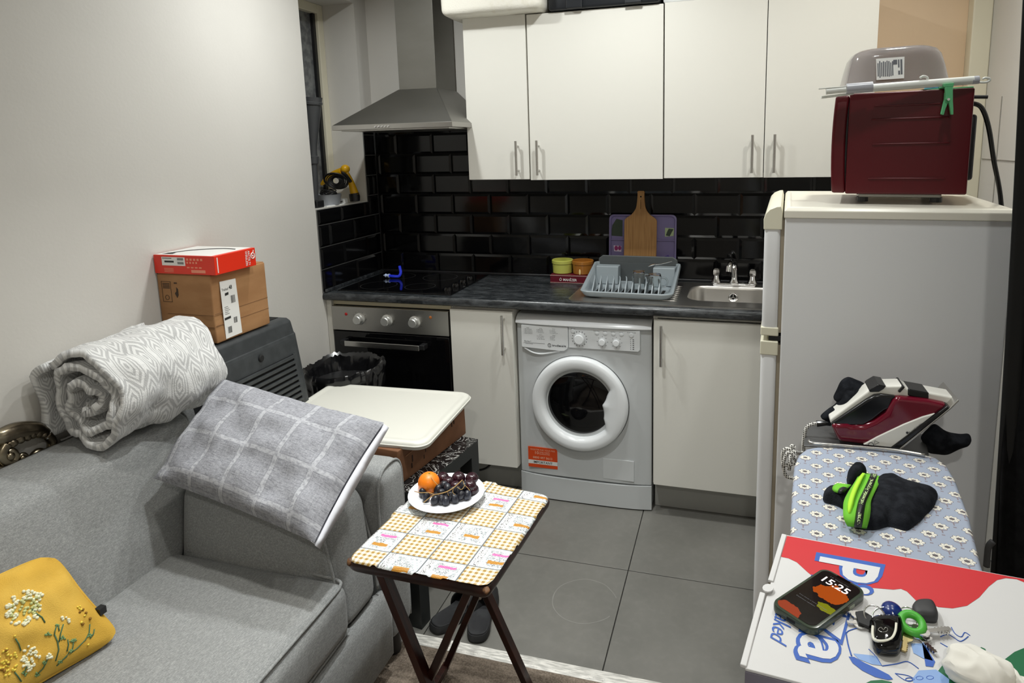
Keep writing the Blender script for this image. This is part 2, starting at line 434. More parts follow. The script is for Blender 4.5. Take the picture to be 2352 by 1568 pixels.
struct(build('grout_bed', MB().box((XL, -0.037, 0.92), (XL+0.0045, YB, 1.311)).box((XL, 0.40, 1.31), (XL+0.0045, YB, 1.745)), M_grout_grey, wall_left))
for k in range(8):
    z0 = TZ+k*TH; z1 = min(z0+TH, 1.745)
    off = 0.732 if k % 2 else 0.834
    xe = 1.62 if k < 5 else -0.28
    if k == 4: z1 = 1.43
    js = [XL+0.012]+[off+TW*i for i in range(-10, 6) if XL+0.03 < off+TW*i < xe-0.01]+[xe]
    for a, b in zip(js, js[1:]):
        zz = z0+TH if (k == 4 and b < -0.2) else z1
        wtile(wall_back, 'b', a, b, z0, zz)
    off = 0.148 if k % 2 else 0.043
    ys = -0.037 if k < 4 else 0.40
    z1l = min(z0+TH, 1.311) if k < 4 else min(z0+TH, 1.745)
    js = [ys]+[off+TW*i for i in range(-3, 4) if ys+0.015 < off+TW*i < 0.48]+[YB-0.0085]
    for a, b in zip(js, js[1:]):
        if k == 3 and b > 0.42:
            wtile(wall_left, 'l', a, 0.40, z0, z1l); wtile(wall_left, 'l', 0.40, b, z0, z0+TH)
        else: wtile(wall_left, 'l', a, b, z0, z1l)

# ------------------------------------------------------------------ window in the left wall
win = struct(bpy.data.objects.new('window_1', None)); COL.objects.link(win); RM[win.name] = Matrix.Identity(4)
mb = MB().box((-1.175, 0.355, 1.314), (-1.115, 0.40, 2.30)).box((-1.175, -0.04, 1.314), (-1.115, 0.0, 2.30)).box((-1.175, 0, 1.314), (-1.115, 0.355, 1.36)).box((-1.175, 0, 2.255), (-1.115, 0.355, 2.30))
build('window_frame', mb, M_cream, win, bevel=0.004)
mb = MB().box((-1.165, 0.335, 1.36), (-1.130, 0.354, 2.255)).box((-1.165, 0.0, 1.36), (-1.130, 0.02, 2.255))
build('gasket', mb, M_black_plastic, win)
build('pane', MB().box((-1.152, 0.02, 1.36), (-1.146, 0.335, 2.255)), M_glassgrey, win)
build('window_sill', MB().box((-1.12, -0.039, 1.314), (XL+0.001, 0.399, 1.3165)), Mat('sill_white', srgb(226, 224, 218), 0.4), win)

# ------------------------------------------------------------------ base units and worktop
def handle(parent, x, y, z0, z1, name='handle'):
    mb = MB().cyl((x, y-0.032, z0), (x, y-0.032, z1), 0.006, n=14)
    for z in (z0+0.022, z1-0.022): mb.cyl((x, y+0.001, z), (x, y-0.03, z), 0.0042, n=10)
    return build(name, mb, M_steel2, parent, smooth=True)
# narrow base cabinet
t = thing('base_cabinet', 'narrow white base cabinet between the oven and the washing machine', 'cabinet', (-0.15, 0.25, 0))
build('carcass', MB().box((-0.298, 0.002, 0.145), (-0.004, 0.49, 0.885)), M_carc, t)
d = build('door', MB().box((-0.298, -0.018, 0.147), (-0.004, 0.0, 0.872)), M_door_low, t, bevel=0.0012)
handle(d, -0.042, -0.018, 0.685, 0.860)
build('plinth', MB().box((-0.301, 0.075, 0.002), (-0.002, 0.09, 0.146)), M_plinth, t)
# sink base cabinet
t = thing('base_cabinet', 'wide white base cabinet below the sink, right of the washing machine', 'cabinet', (0.9, 0.25, 0))
mb = MB().box((0.603, 0.002, 0.145), (0.619, 0.49, 0.885)).box((1.19, 0.002, 0.145), (1.206, 0.49, 0.885)).box((0.619, 0.002, 0.145), (1.19, 0.49, 0.161)).box((0.603, -0.001, 0.873), (1.206, 0.02, 0.885))
build('carcass', mb, M_carc, t)
d = build('door', MB().box((0.607, -0.018, 0.147), (1.200, 0.0, 0.870)), M_door_low, t, bevel=0.0012)
handle(d, 0.639, -0.018, 0.682, 0.852)
build('plinth', MB().box((0.603, 0.070, 0.002), (1.206, 0.085, 0.146)), M_plinth, t)
# oven housing with oven
t = thing('oven', 'built-in steel and black glass electric oven under the hob', 'oven', (-0.6, 0.25, 0))
build('housing', MB().box((-0.922, 0.002, 0.145), (-0.904, 0.49, 0.885)).box((-0.904, 0.002, 0.862), (-0.3, 0.49, 0.885)).box((-0.904, 0.002, 0.12), (-0.3, 0.49, 0.145)), Mat('cream_board', srgb(205, 196, 168), 0.6), t)
build('body', MB().box((-0.895, 0.004, 0.15), (-0.308, 0.48, 0.86)), M_dark, t)
build('side_panel', MB().box((-0.933, -0.016, 0.0), (-0.906, 0.02, 0.885)), M_carc, t, bevel=0.001)
cpn = build('control_panel', MB().box((-0.903, -0.022, 0.744), (-0.306, 0.003, 0.858)), M_steel, t, bevel=0.0015)
for x in (-0.756, -0.612, -0.472):
    mb = MB().lathe([(0.0, 0.0), (0.028, 0.0), (0.028, -0.003), (0.0215, -0.006), (0.0205, -0.026), (0.018, -0.029), (0.0, -0.029)], (x, -0.022, 0.802), 28, 'y')
    for i, p in enumerate(mb.v): p.y = -0.022-(p.y+0.022) if False else p.y
    for p in mb.v: p.y = -0.044-p.y
    build('knob', mb, Mat('knob_alu', (0.62, 0.62, 0.60, 1), 0.35, 0.8) if x == -0.756 else bpy.data.materials['knob_alu'], cpn, smooth=True)
for x, c in ((-0.826, (0.45, 0.01, 0.01, 1)), (-0.392, (0.45, 0.14, 0.03, 1))):
    build('indicator_lamp', MB().ball((x, -0.023, 0.822 if x < -0.5 else 0.828), (0.0075, 0.003, 0.0075), 12, 8), Mat('lamp', c, 0.25), cpn, smooth='all')
mbk = MB()
for cx in (-0.756, -0.612, -0.472):
    for k in range(9):
        g = math.radians(-120+30*k); mbk.box((cx+0.036*math.sin(g)-0.001, -0.0226, 0.802+0.036*math.cos(g)-0.001), (cx+0.036*math.sin(g)+0.001, -0.0218, 0.802+0.036*math.cos(g)+0.001))
build('dial_marks', mbk, M_black_plastic, cpn)
dr = build('door', MB().box((-0.902, -0.020, 0.17), (-0.307, 0.003, 0.738)), M_black_gloss, t, bevel=0.003)
mb = MB().box((-0.824, -0.058, 0.678), (-0.440, -0.050, 0.703))
h = build('handle', mb, M_steel2, dr, bevel=0.002)
for a_, b_ in ((-0.845, -0.823), (-0.441, -0.415)): build('handle_bracket', MB().box((a_, -0.056, 0.682), (b_, -0.016, 0.705)), M_black_plastic, dr, bevel=0.003)
build('plinth', MB().box((-0.930, 0.075, 0.002), (-0.302, 0.09, 0.12)), M_plinth, t)

# worktop with an opening for the bowl
hx0, hx1, hy0, hy1 = 0.722, 1.108, 0.086, 0.388
mb = MB(); WX0, WX1, WY0, WY1, WZ0, WZ1 = XL+0.001, 1.30, -0.04, 0.492, 0.887, 0.925
prof = [(WY0+0.012, WZ0), (WY0+0.002, WZ0+0.006), (WY0, WZ0+0.018), (WY0+0.003, WZ1-0.010), (WY0+0.011, WZ1-0.002), (WY0+0.022, WZ1)]
def wseg(xa, xb, ya=None, yb=WY1):
    if ya is None: P = [(y, z) for y, z in prof]+[(yb, WZ1), (yb, WZ0)]
    else: P = [(ya, WZ0), (ya, WZ1), (yb, WZ1), (yb, WZ0)]
    mb.prism([Vector((xa, y, z)) for y, z in P], (xb-xa, 0, 0))
wseg(WX0, hx0); wseg(hx1, WX1); wseg(hx0, hx1, None, hy0); wseg(hx0, hx1, hy1, WY1)
wt = tag(build('worktop', mb, M_worktop, smooth=True), 'dark slate-effect laminate worktop running along the back wall', 'worktop')
build('upstand', MB().box((XL+0.013, 0.482, 0.925), (1.3, 0.4925, 0.938)), Mat('sealant', (0.02, 0.02, 0.022, 1), 0.35), wt, bevel=0.004)
build('upstand', MB().box((XL+0.0125, -0.036, 0.925), (XL+0.026, 0.482, 0.940)), M_worktop, wt, bevel=0.004)

# hob
t = thing('hob', 'black glass electric hob set in the worktop above the oven', 'hob', (-0.6, 0.25, 0.925))
build('glass_top', MB().box((-0.880, 0.006, 0.9255), (-0.300, 0.468, 0.931)), M_black_gloss, t, bevel=0.002)
mbk = MB()
for cx, cy, r in ((-0.735, 0.13, 0.085), (-0.735, 0.35, 0.07), (-0.52, 0.36, 0.085), (-0.52, 0.14, 0.07)):
    mbk.lathe([(r, 0), (r+0.0015, 0.0002), (r+0.003, 0)], (cx, cy, 0.9311), 48, caps=False)
build('cooking_zone_ring', mbk, Mat('ring_grey', (0.03, 0.03, 0.03, 1), 0.3), t)
for i, yy in enumerate((0.075, 0.16, 0.245, 0.33)):
    mb = MB().lathe([(0.021, 0), (0.0205, 0.012), (0.018, 0.018), (0.012, 0.020), (0, 0.0205)], (-0.345, yy, 0.931), 24)
    mb.beam((-0.345, yy-0.015, 0.950), (-0.345, yy+0.015, 0.950), 0.005, 0.006)
    build('knob', mb, M_black_gloss, t, smooth=True)
# blue lighter on the hob
t = thing('gas_lighter', 'shiny translucent blue plastic lighter lying on the black hob', 'lighter', (-0.75, 0.29, 0.931))
M_blue = Mat('blue_plastic', (0.02, 0.035, 0.75, 1), 0.12); M_blue.b.inputs['Transmission Weight'].default_value = 0.3
M_blue.emit((0.05, 0.12, 1, 1), 0.06)  # faint glow added to the plastic, though it is no lamp
pts = [(-0.045, 0, 0.014), (-0.02, 0, 0.013), (0.012, 0, 0.011), (0.034, 0.004, 0.013), (0.040, 0.012, 0.030), (0.034, 0.018, 0.050), (0.030, 0.022, 0.060)]
part('body', MB().tube(spline(pts, 4), [0.003+0.004*min(1, i/4) for i in range(25)], 8), M_blue, t, smooth=True)
part('cap', MB().tube([(-0.052, 0, 0.014), (-0.038, 0, 0.014), (-0.034, 0, 0.014), (-0.018, 0, 0.013)], [0.002, 0.010, 0.006, 0.011], 8), Mat('pale_plastic', (0.6, 0.72, 1, 1), 0.15), t)

# ------------------------------------------------------------------ washing machine
M_wm = Mat('white_enamel', srgb(203, 206, 207), 0.25, 0, 0.5)
M_wm2 = Mat('white_plastic', srgb(236, 239, 241), 0.22, 0, 0.5); M_wm3 = Mat('lit_white_plastic', srgb(250, 252, 254), 0.2, 0, 0.5)  # lid white is paler: overhead light put into its colour
M_print = Mat('grey_print', srgb(30, 31, 34), 0.6)
t = thing('washing_machine', 'white front-loading washing machine with round porthole and orange sticker', 'washing machine', (0.2975, 0.25, 0))
x0, x1 = 0.002, 0.594
fy = lambda x: 0.022-0.016*(1-((x-0.298)/0.296)**4)
def front_shell(name, z0, z1, dy, mat, xa=x0, xb=x1, back=0.05, bev=0.004):
    n = 24; P = [Vector((xa+(xb-xa)*i/n, fy(xa+(xb-xa)*i/n)+dy, z0)) for i in range(n+1)]+[Vector((xb, back, z0)), Vector((xa, back, z0))]
    return build(name, MB().prism(P, (0, 0, z1-z0)), mat, t, bevel=bev, bseg=2, angle=0.5)
build('body', MB().box((x0, 0.035, 0.012), (x1, 0.495, 0.85)), M_wm, t, bevel=0.004)
front_shell('front_panel', 0.118, 0.812, 0.0, M_wm)
# top lid with rounded front lip
n = 24; mb = MB(); R = []
for z, dd in ((0.815, 0.0), (0.815, -0.014), (0.820, -0.019), (0.832, -0.013), (0.844, 0.002), (0.851, 0.018), (0.853, 0.035)):
    R.append([Vector((x0+(x1-x0)*i/n, fy(x0+(x1-x0)*i/n)+dd, z)) for i in range(n+1)])
R.append([Vector((x0+(x1-x0)*i/n, 0.49, 0.853)) for i in range(n+1)]); R.append([Vector((x0+(x1-x0)*i/n, 0.49, 0.815)) for i in range(n+1)])
rr = [[R[j][i] for j in range(len(R))] for i in range(n+1)]
build('top_lid', MB().loft(rr), M_wm3, t, smooth=True, angle=0.9)
# kick panel (curved lower edge)
n = 24; mb = MB(); lo = [Vector((x0+(x1-x0)*i/n, fy(x0+(x1-x0)*i/n)-0.004, 0.006)) for i in range(n+1)]
hi = [Vector((p.x, p.y, 0.116-0.006*(1-((p.x-0.298)/0.296)**2))) for p in lo]
mb.loft([[a, b, Vector((b.x, 0.05, b.z)), Vector((a.x, 0.05, a.z))] for a, b in zip(lo, hi)])
build('kick_panel', mb, M_wm, t, smooth=True)
build('seam', MB().box((x0+0.002, 0.024, 0.108), (x1-0.002, 0.05, 0.120)), M_black_plastic, t)
# control panel
def wpt(x, z, d): return Vector((x, fy(x)-d, z))
def wpanel(name, poly, d, mat, parent, dep=0.02, bev=0.0015):
    P = [wpt(x, z, d) for x, z in poly]; n = len(P)
    mb = MB().prism([Vector((p.x, fy(0.298)-d, p.z)) for p in P], (0, dep, 0))
    return build(name, mb, mat, parent, bevel=bev)
cpn = wpanel('control_panel', [(0.242, 0.722), (0.540, 0.722), (0.547, 0.730), (0.547, 0.812), (0.242, 0.812)], 0.007, M_wm2, t)
PYF = fy(0.298)-0.0075
dwr = wpanel('detergent_drawer', [(0.030, 0.716), (0.034, 0.712), (0.20, 0.704), (0.222, 0.706), (0.236, 0.716), (0.240, 0.728), (0.240, 0.812), (0.030, 0.812)], 0.010, M_wm2, t, bev=0.002)
mb = MB().lathe([(0.0, 0.0), (0.05, 0.0), (0.06, 0.006)], (0, 0, 0), 32)
g = build('drawer_grip', MB().tube(spline([(0.040, PYF+0.004, 0.708), (0.075, PYF+0.004, 0.690), (0.110, PYF+0.004, 0.684), (0.150, PYF+0.004, 0.690), (0.200, PYF+0.005, 0.703)], 6), 0.004, 8), M_wm2, dwr, smooth='all')
DY = PYF-0.0032
textq('lettering', 'indesit', wquad(0.170, 0.232, 0.724, 0.733, DY), M_print, dwr, 0.0002, 0.01)
mb = MB().tube([(0.157+0.007*math.cos(a*PI/12), DY, 0.7285+0.0075*math.sin(a*PI/12)) for a in range(24)], 0.0008, 6, closed=True).box((0.1563, DY-0.0004, 0.7245), (0.1577, DY+0.0006, 0.7305)).box((0.1563, DY-0.0004, 0.7315), (0.1577, DY+0.0006, 0.7328))
build('logo_ring', mb, M_print, dwr)
M_faint = Mat('faint_print', srgb(96, 98, 104), 0.6)
for cx, cz, rows in ((0.055, 0.803, ('Cotton', '1 90 Whites', '2 60 Cottons', '3 60 Cottons', '4 40 Colours')), (0.113, 0.803, ('Special', '5 40 Silk', '6 30 Wool', '7 40 Jeans')), (0.113, 0.774, ('Sport', '8 30 Light', '9 30 Sport', '10 30 Shoes')), (0.172, 0.803, ('Dry', '11 Iron', '12 Hanger', '13 Cupboard')), (0.172, 0.774, ('Partial', 'A Rinse', 'B Spin', 'C Drain'))):
    for k, s in enumerate(rows):
        ww = 0.0032*len(s) if k else 0.012
        textq('lettering', s, wquad(cx-0.012+(0.012 if k == 0 else 0), cx-0.012+(0.012 if k == 0 else 0)+ww, cz-k*0.0063-0.0038, cz-k*0.0063, DY), M_print if k == 0 else M_faint, dwr, 0.0002)
build('print_line', MB().box((0.040, DY-0.0002, 0.7335), (0.136, DY+0.001, 0.7341)), M_faint, dwr)
textq('lettering', '8kg-6kg C', wquad(0.043, 0.075, 0.737, 0.743, DY), M_print, dwr, 0.0002)
textq('lettering', 'Push & Wash', wquad(0.050, 0.082, 0.728, 0.732, DY), M_faint, dwr, 0.0002)
def wknob(x, z, r, h, name, n=24, cap=True):
    mb = MB().lathe([(0, 0), (r*1.12, 0), (r*1.12, 0.002), (r, 0.004), (r*0.93, h*0.8), (r*0.8, h), (0, h*1.02)], (0, 0, 0), n, 'y')
    mb.v = [Vector((p.x+x, p.y+PYF+0.001, p.z+z)) for p in mb.v]
    return build(name, mb, M_wm2, cpn, smooth=True)
wknob(0.290, 0.764, 0.0235, 0.018, 'programme_dial', 32); wknob(0.389, 0.757, 0.0150, 0.016, 'temperature_dial'); wknob(0.449, 0.757, 0.0150, 0.016, 'spin_dial')
wknob(0.262, 0.797, 0.0085, 0.005, 'button', 18)
for x in (0.366, 0.401, 0.436, 0.470): 
    mb = MB().ball((x, PYF, 0.7925), (0.0095, 0.005, 0.0075), 16, 8); build('button', mb, M_wm2, cpn, smooth='all')
wknob(0.512, 0.793, 0.0095, 0.006, 'button', 18)
mb = MB()
for k in range(16):
    g = math.radians(22.5*k); mb.box((0.290+0.032*math.sin(g)-0.0012, PYF-0.0006, 0.764+0.032*math.cos(g)-0.0018), (0.290+0.032*math.sin(g)+0.0012, PYF+0.001, 0.764+0.032*math.cos(g)+0.0018))
for cx in (0.389, 0.449):
    for k in range(8):
        g = math.radians(45*k); mb.box((cx+0.022*math.sin(g)-0.0014, PYF-0.0004, 0.757+0.022*math.cos(g)-0.0008), (cx+0.022*math.sin(g)+0.0014, PYF+0.001, 0.757+0.022*math.cos(g)+0.0008))
for k in range(6):
    for dx, wd in ((0, 0.002), (0.009, 0.006)): mb.box((0.508+dx, PYF-0.0004, 0.772-k*0.0082), (0.508+dx+wd, PYF+0.001, 0.7745-k*0.0082))
build('dial_marks', mb, M_print, cpn)
for s, xa, xb, z in (('POWER', 0.254, 0.272, 0.8075), ('Rapid Wash', 0.352, 0.377, 0.804), ('Easy Iron', 0.392, 0.410, 0.804), ('Extra Rinse', 0.426, 0.444, 0.804), ('Delay Timer', 0.460, 0.478, 0.804), ('START/PAUSE', 0.494, 0.530, 0.8055)):
    textq('lettering', s, wquad(xa, xb, z-0.0035, z, PYF), M_print, cpn, 0.0003)
# door ring
ccx, ccz = 0.285, 0.472; YW = fy(0.298)
def rin(a):
    d = math.degrees(a); d = (d+180) % 360-180
    if d > 30 or d < -42: return 0.154
    if d > 22: return 0.154-(30-d)/8*0.022
    if d > 2: return 0.132-(22-d)/20*0.031
    if d > -28: return 0.101+(2-d)/30*0.020
    return 0.121+(-28-d)/14*0.033
prof = [(0.0, 0.000), (0.0, 0.012), (0.05, 0.018), (0.16, 0.0275), (0.30, 0.031), (0.60, 0.0325), (0.86, 0.031), (0.95, 0.026), (1.0, 0.016), (1.01, 0.002)]
N = 120; R = []
for u, h in prof:
    R.append([Vector((ccx+(rin(2*PI*k/N)*(1-u)+0.212*u)*math.cos(2*PI*k/N), YW-h-(0.004 if u == 0.03 and -42 < (360*k/N+180) % 360-180 < 30 else 0), ccz+(rin(2*PI*k/N)*(1-u)+0.212*u)*math.sin(2*PI*k/N))) for k in range(N)])
dring = build('door', MB().loft(R, caps=False), M_wm2, t, smooth='all')
mb = MB().lathe([(0.0, 0.012), (0.06, 0.011), (0.10, 0.008), (0.13, 0.003), (0.150, -0.003), (0.160, -0.008)], (ccx, YW+0.0, ccz), 64, 'y', caps=False)
g = build('glass_bowl', mb, M_black_gloss, dring, smooth='all')
mb = MB().lathe([(0.1585, 0.002), (0.1560, 0.010), (0.1535, 0.004)], (ccx, YW, ccz), 64, 'y', caps=False)
build('glass_rim', mb, M_wm2, dring, smooth='all')
mb = MB().lathe([(0.216, -0.001), (0.213, 0.0015)], (ccx, YW, ccz), 64, 'y', caps=False); build('door_gap', mb, Mat('shadow_gap', srgb(90, 92, 94), 0.6), t)
# stickers
M_orange = Mat('orange_sticker', srgb(222, 78, 28), 0.4); M_wsticker = Mat('white_sticker', srgb(235, 234, 230), 0.4); M_pale = Mat('pale_orange_ink', srgb(244, 190, 160), 0.5)
SY = YW-0.0008
st = build('sticker', MB().prism([Vector((x, SY, z)) for x, z in ((0.042, 0.150), (0.178, 0.150), (0.178, 0.239), (0.172, 0.246), (0.042, 0.246))], (0, 0.004, 0)), M_orange, t)
st['label'] = 'orange warranty sticker'
build('sticker_band', MB().box((0.042, SY-0.0003, 0.166), (0.178, SY+0.002, 0.184)), M_wsticker, st)
textq('lettering', 'IMPORTANT', wquad(0.066, 0.155, 0.1695, 0.1805, SY-0.0004), Mat('black_ink', (0.01, 0.01, 0.01, 1), 0.5), st, 0.0002, 0.008)
textq('lettering', '0800 497 0613', wquad(0.064, 0.154, 0.192, 0.2025, SY), M_pale, st, 0.0003, 0.008)
textq('lettering', '10', wquad(0.075, 0.092, 0.213, 0.227, SY), M_pale, st, 0.0003, 0.01)
textq('lettering', 'YEAR PARTS', wquad(0.094, 0.143, 0.2205, 0.227, SY), M_pale, st, 0.0003)
textq('lettering', 'GUARANTEE', wquad(0.094, 0.143, 0.2125, 0.219, SY), M_pale, st, 0.0003)
textq('lettering', 'REGISTER FOR YOUR FREE', wquad(0.054, 0.168, 0.231, 0.238, SY), M_pale, st, 0.0003)
build('sticker', MB().box((0.385, SY, 0.135), (0.52, SY+0.004, 0.228)), Mat('clear_sticker', srgb(214, 217, 218), 0.4), t)['label'] = 'pale transparent notice sticker'
for x in (0.05, 0.545): build('foot', MB().cyl((x, 0.07, 0.0), (x, 0.07, 0.02), 0.02), M_black_plastic, t, smooth=True)
# ------------------------------------------------------------------ wall cabinets
def wall_cab(label, xa, xb, doors, zb=1.4255, zt=2.145):
    t = thing('wall_cabinet', label, 'cabinet', ((xa+xb)/2, 0.37, zb))
    mb = MB().box((xa, 0.256, zb+0.001), (xb, 0.488, zb+0.019)).box((xa, 0.256, zt-0.019), (xb, 0.488, zt-0.001)).box((xa, 0.256, zb+0.019), (xa+0.018, 0.488, zt-0.019)).box((xb-0.018, 0.256, zb+0.019), (xb, 0.488, zt-0.019)).box((xa+0.018, 0.478, zb+0.019), (xb-0.018, 0.488, zt-0.019))
    build('carcass', mb, M_carc, t)
    for a, b, hx, dz in doors:
        d = build('door', MB().box((a, 0.236, zb+dz), (b, 0.254, zt+dz)), M_white_gloss, t, bevel=0.0012)
        if hx: handle(d, hx, 0.236, 1.447, 1.601)
    return t
wall_cab('narrow single-door white wall cabinet beside the extractor hood', -0.286, 0.012, [(-0.285, 0.0105, -0.040, 0.003)])
wall_cab('wide single-door white wall cabinet with handle on its left, over the ramekins', 0.016, 0.6125, [(0.0175, 0.6120, 0.058, -0.001)])
wall_cab('double-door white wall cabinet over the sink and fridge', 0.6165, 1.425, [(0.6175, 1.0215, 0.976, 0.002), (1.0245, 1.425, 1.062, 0.001)])
# things on top of the cabinets
M_poly = mottled('white_polystyrene', srgb(240, 237, 226), srgb(222, 216, 196), 14, 0.6, 0.5, 160, spec=0.2, bdist=0.002, lo=0.5, hi=0.8)
mb = MB().rbox((-0.350, 0.140, 2.148), (0.112, 0.470, 2.44), 0.028, 4, 8, (0.004, 0.004, 0))
mb.noise(0.0025, 25, 3)
o = tag(build('foam_box', mb, M_poly, smooth='all', loc=(-0.12, 0.3, 2.146)), 'worn white polystyrene box overhanging the top of the narrow wall cabinet', 'box')
t = thing('storage_case', 'black plastic case on top of the wide wall cabinet, right of the white foam box', 'case', (0.36, 0.32, 2.147))
build('body', MB().rbox((0.122, 0.215, 2.148), (0.598, 0.46, 2.36), 0.012, 3, 4), Mat('case_black', (0.012, 0.014, 0.018, 1), 0.35), t, smooth='all')
for x in (0.24, 0.49): build('latch', MB().box((x-0.035, 0.203, 2.150), (x+0.035, 0.217, 2.19)), bpy.data.materials['case_black'], t, bevel=0.004)
tag(build('storage_box', MB().rbox((0.61, 0.245, 2.148), (0.78, 0.46, 2.26), 0.006, 2, 3), Mat('pale_card', srgb(222, 224, 224), 0.6), smooth='all', loc=(0.7, 0.35, 2.147)), 'small pale box on the cabinets beside the black case', 'box')

# ------------------------------------------------------------------ extractor hood
t = thing('extractor_hood', 'stainless steel pyramid extractor hood with chimney above the hob', 'cooker hood', (-0.555, 0.3, 1.67))
hx0_, hx1_, hy0_, hz = -0.856, -0.262, 0.022, 1.668
mb = MB().box((hx0_, hy0_, hz), (hx1_, 0.492, hz+0.022)); build('lip', mb, M_steel, t, bevel=0.0015)
cx0, cx1, cy0, cz = -0.640, -0.446, 0.272, 1.857
A = [Vector(p) for p in ((hx0_+.002, hy0_+.002, hz+0.022), (hx1_-.002, hy0_+.002, hz+0.022), (hx1_-.002, 0.492, hz+0.022), (hx0_+.002, 0.492, hz+0.022))]
B = [Vector(p) for p in ((cx0-.004, cy0-.004, cz), (cx1+.004, cy0-.004, cz), (cx1+.004, 0.492, cz), (cx0-.004, 0.492, cz))]
build('canopy', MB().loft([A, B]), M_hood, t, bevel=0.002)
build('chimney', MB().box((cx0, cy0, cz-0.002), (cx1, 0.492, ZC-0.004)), M_hood, t, bevel=0.0015)
mb = MB().box((hx0_+0.03, hy0_+0.03, hz-0.006), (hx1_-0.03, 0.47, hz)); build('filter_panel', mb, M_steel, t)
for i in range(5):
    x = -0.633+0.0155*i*1.05
    mb = MB().lathe([(0.0045, 0), (0.0045, 0.003), (0.003, 0.0055), (0, 0.006)], (x, hy0_, hz+0.010), 14, 'y'); build('button', mb, M_chrome, t, smooth=True)

# ------------------------------------------------------------------ things on the window sill (sill top z 1.3165)
SZ = 1.3167
M_greypl = Mat('grey_pvc', (0.055, 0.057, 0.06, 1), 0.38)
p0, p1 = Vector((-1.005, 0.052, SZ)), Vector((-0.972, 0.050, 1.822))
mb = MB(); L = (p1-p0).length; R = []
dv = (p1-p0).normalized(); ax = dv.cross(Vector((0, 1, 0))).normalized(); ay = dv.cross(ax)
for f, r in ((0, .020), (0.40, .021), (0.405, .026), (0.47, .027), (0.475, .022), (0.52, .020), (0.58, .022), (0.93, .044), (0.935, .049), (0.955, .050), (0.96, .047), (0.99, .049), (1.0, .050), (1.0, .045), (0.93, .040), (0.6, .016)):
    c = p0+dv*(L*f); R.append([c+(ax*math.cos(2*PI*k/28)+ay*math.sin(2*PI*k/28))*r for k in range(28)])
mb.loft(R)
tag(build('tapered_tube', mb, M_greypl, smooth=True, loc=p0), 'dark grey flared plastic tube standing at the window', 'tube')
t = thing('window_vacuum', 'yellow and black handheld window vacuum with coiled cable on the window sill', 'window vacuum', (-0.985, 0.24, SZ))
M_yel = Mat('yellow_plastic', srgb(232, 176, 18), 0.35)
def Q(u, v, y): return PY(u, v, y)
y0 = 0.30
pts = [Q(738, 424, y0), Q(746, 416, y0), Q(757, 407, y0), Q(770, 399, y0), Q(784, 393, y0)]
build('nozzle', MB().tube(spline(pts, 5), [0.006+0.012*min(1, i/8) for i in range(21)], 14), M_yel, t, smooth=True)
build('head', MB().ball(Q(793, 388, y0), (0.023, 0.024, 0.022), 20, 12), M_yel, t, smooth='all')
pts = [Q(797, 396, y0), Q(804, 412, y0), Q(810, 430, y0), Q(815, 448, y0)]
build('body', MB().tube(spline(pts, 5), [0.008+0.015*i/15 for i in range(16)], 16), M_yel, t, smooth=True)
build('base_cap', MB().tube([Q(813, 444, y0), Q(814.5, 452, y0), Q(815.5, 462, y0)], [0.025, 0.027, 0.024], 18), M_black_plastic, t, smooth=True)
pts = [Q(786, 396, y0-.02), Q(796, 404, y0-.02), Q(806, 418, y0-.02)]
build('grip', MB().tube(spline(pts, 5), 0.008, 10), M_black_plastic, t, smooth=True)
mb = MB(); cc = Q(775, 416, y0-0.03)
for k in range(9):
    r = 0.020+0.0035*k; a = 0.3*k; pp = []
    for i in range(22):
        g = 2*PI*i/22; pp.append(cc+Vector((r*math.cos(g)*(1+0.1*math.sin(k)), -0.012+0.004*k*math.sin(g+a), r*0.85*math.sin(g)+0.003*math.cos(a*3))))
    mb.tube(pp, 0.0032, 6, closed=True)
build('coiled_cable', mb, M_black_plastic, t, smooth='all')
t = thing('bowl', 'small grey bowl holding black cables on the window sill', 'bowl', (-1.02, 0.13, SZ))
bc = Q(756, 466, 0.14); bc = Vector((bc.x, 0.14, SZ))
mb = MB().lathe([(0.0, 0.002), (0.045, 0.0), (0.050, 0.004), (0.060, 0.052), (0.062, 0.054), (0.058, 0.052), (0.048, 0.008), (0, 0.008)], bc, 32)
build('shell', mb, Mat('bowl_grey', srgb(150, 153, 158), 0.35), t, smooth=True)
mb = MB()
random.seed(5)
for k in range(6):
    pp = []
    for i in range(14):
        g = 2*PI*i/14+k; pp.append(bc+Vector(((0.034+0.006*math.sin(3*g+k))*math.cos(g), (0.034+0.006*math.cos(2*g))*math.sin(g), 0.050+0.006*math.sin(2*g+k)+0.004*k)))
    mb.tube(spline(pp, 2, True), 0.0028, 6, closed=True)
o = tag(build('cable_bundle', mb, M_black_plastic, smooth='all', loc=bc+Vector((0, 0, .05))), 'tangle of thin black cable in the grey bowl on the sill', 'cable')
def plug(label, cat, c, s, mat, pins=True):
    t = thing('plug_adapter' if pins else 'power_brick', label, cat, (c[0], c[1], SZ))
    c = Vector(c)
    build('body', MB().rbox((c.x-s[0], c.y-s[1], SZ), (c.x+s[0], c.y+s[1], SZ+s[2]), 0.005, 3, 3), mat, t, smooth='all')
    if pins:
        for dx in (-0.010, 0.010): build('pin', MB().box((c.x+dx-0.003, c.y-s[1]-0.014, SZ+s[2]*0.5-0.0015), (c.x+dx+0.003, c.y-s[1]+0.001, SZ+s[2]*0.5+0.0015)), M_black_plastic, t)
M_wp = Mat('white_plug', srgb(242, 242, 240), 0.3)
c = PZ(789, 467, SZ); plug('white three-pin plug adapter at the front of the window sill', 'adapter', (-0.965, 0.225, SZ), (0.022, 0.016, 0.026), M_wp)
c = Vector((-0.975, 0.150, SZ))
mb = MB().tube([c+Vector((-0.02, -.01, .012)), c+Vector((0.0, 0, .020)), c+Vector((0.018, .012, .030))], [0.012, 0.018, 0.016], 14)
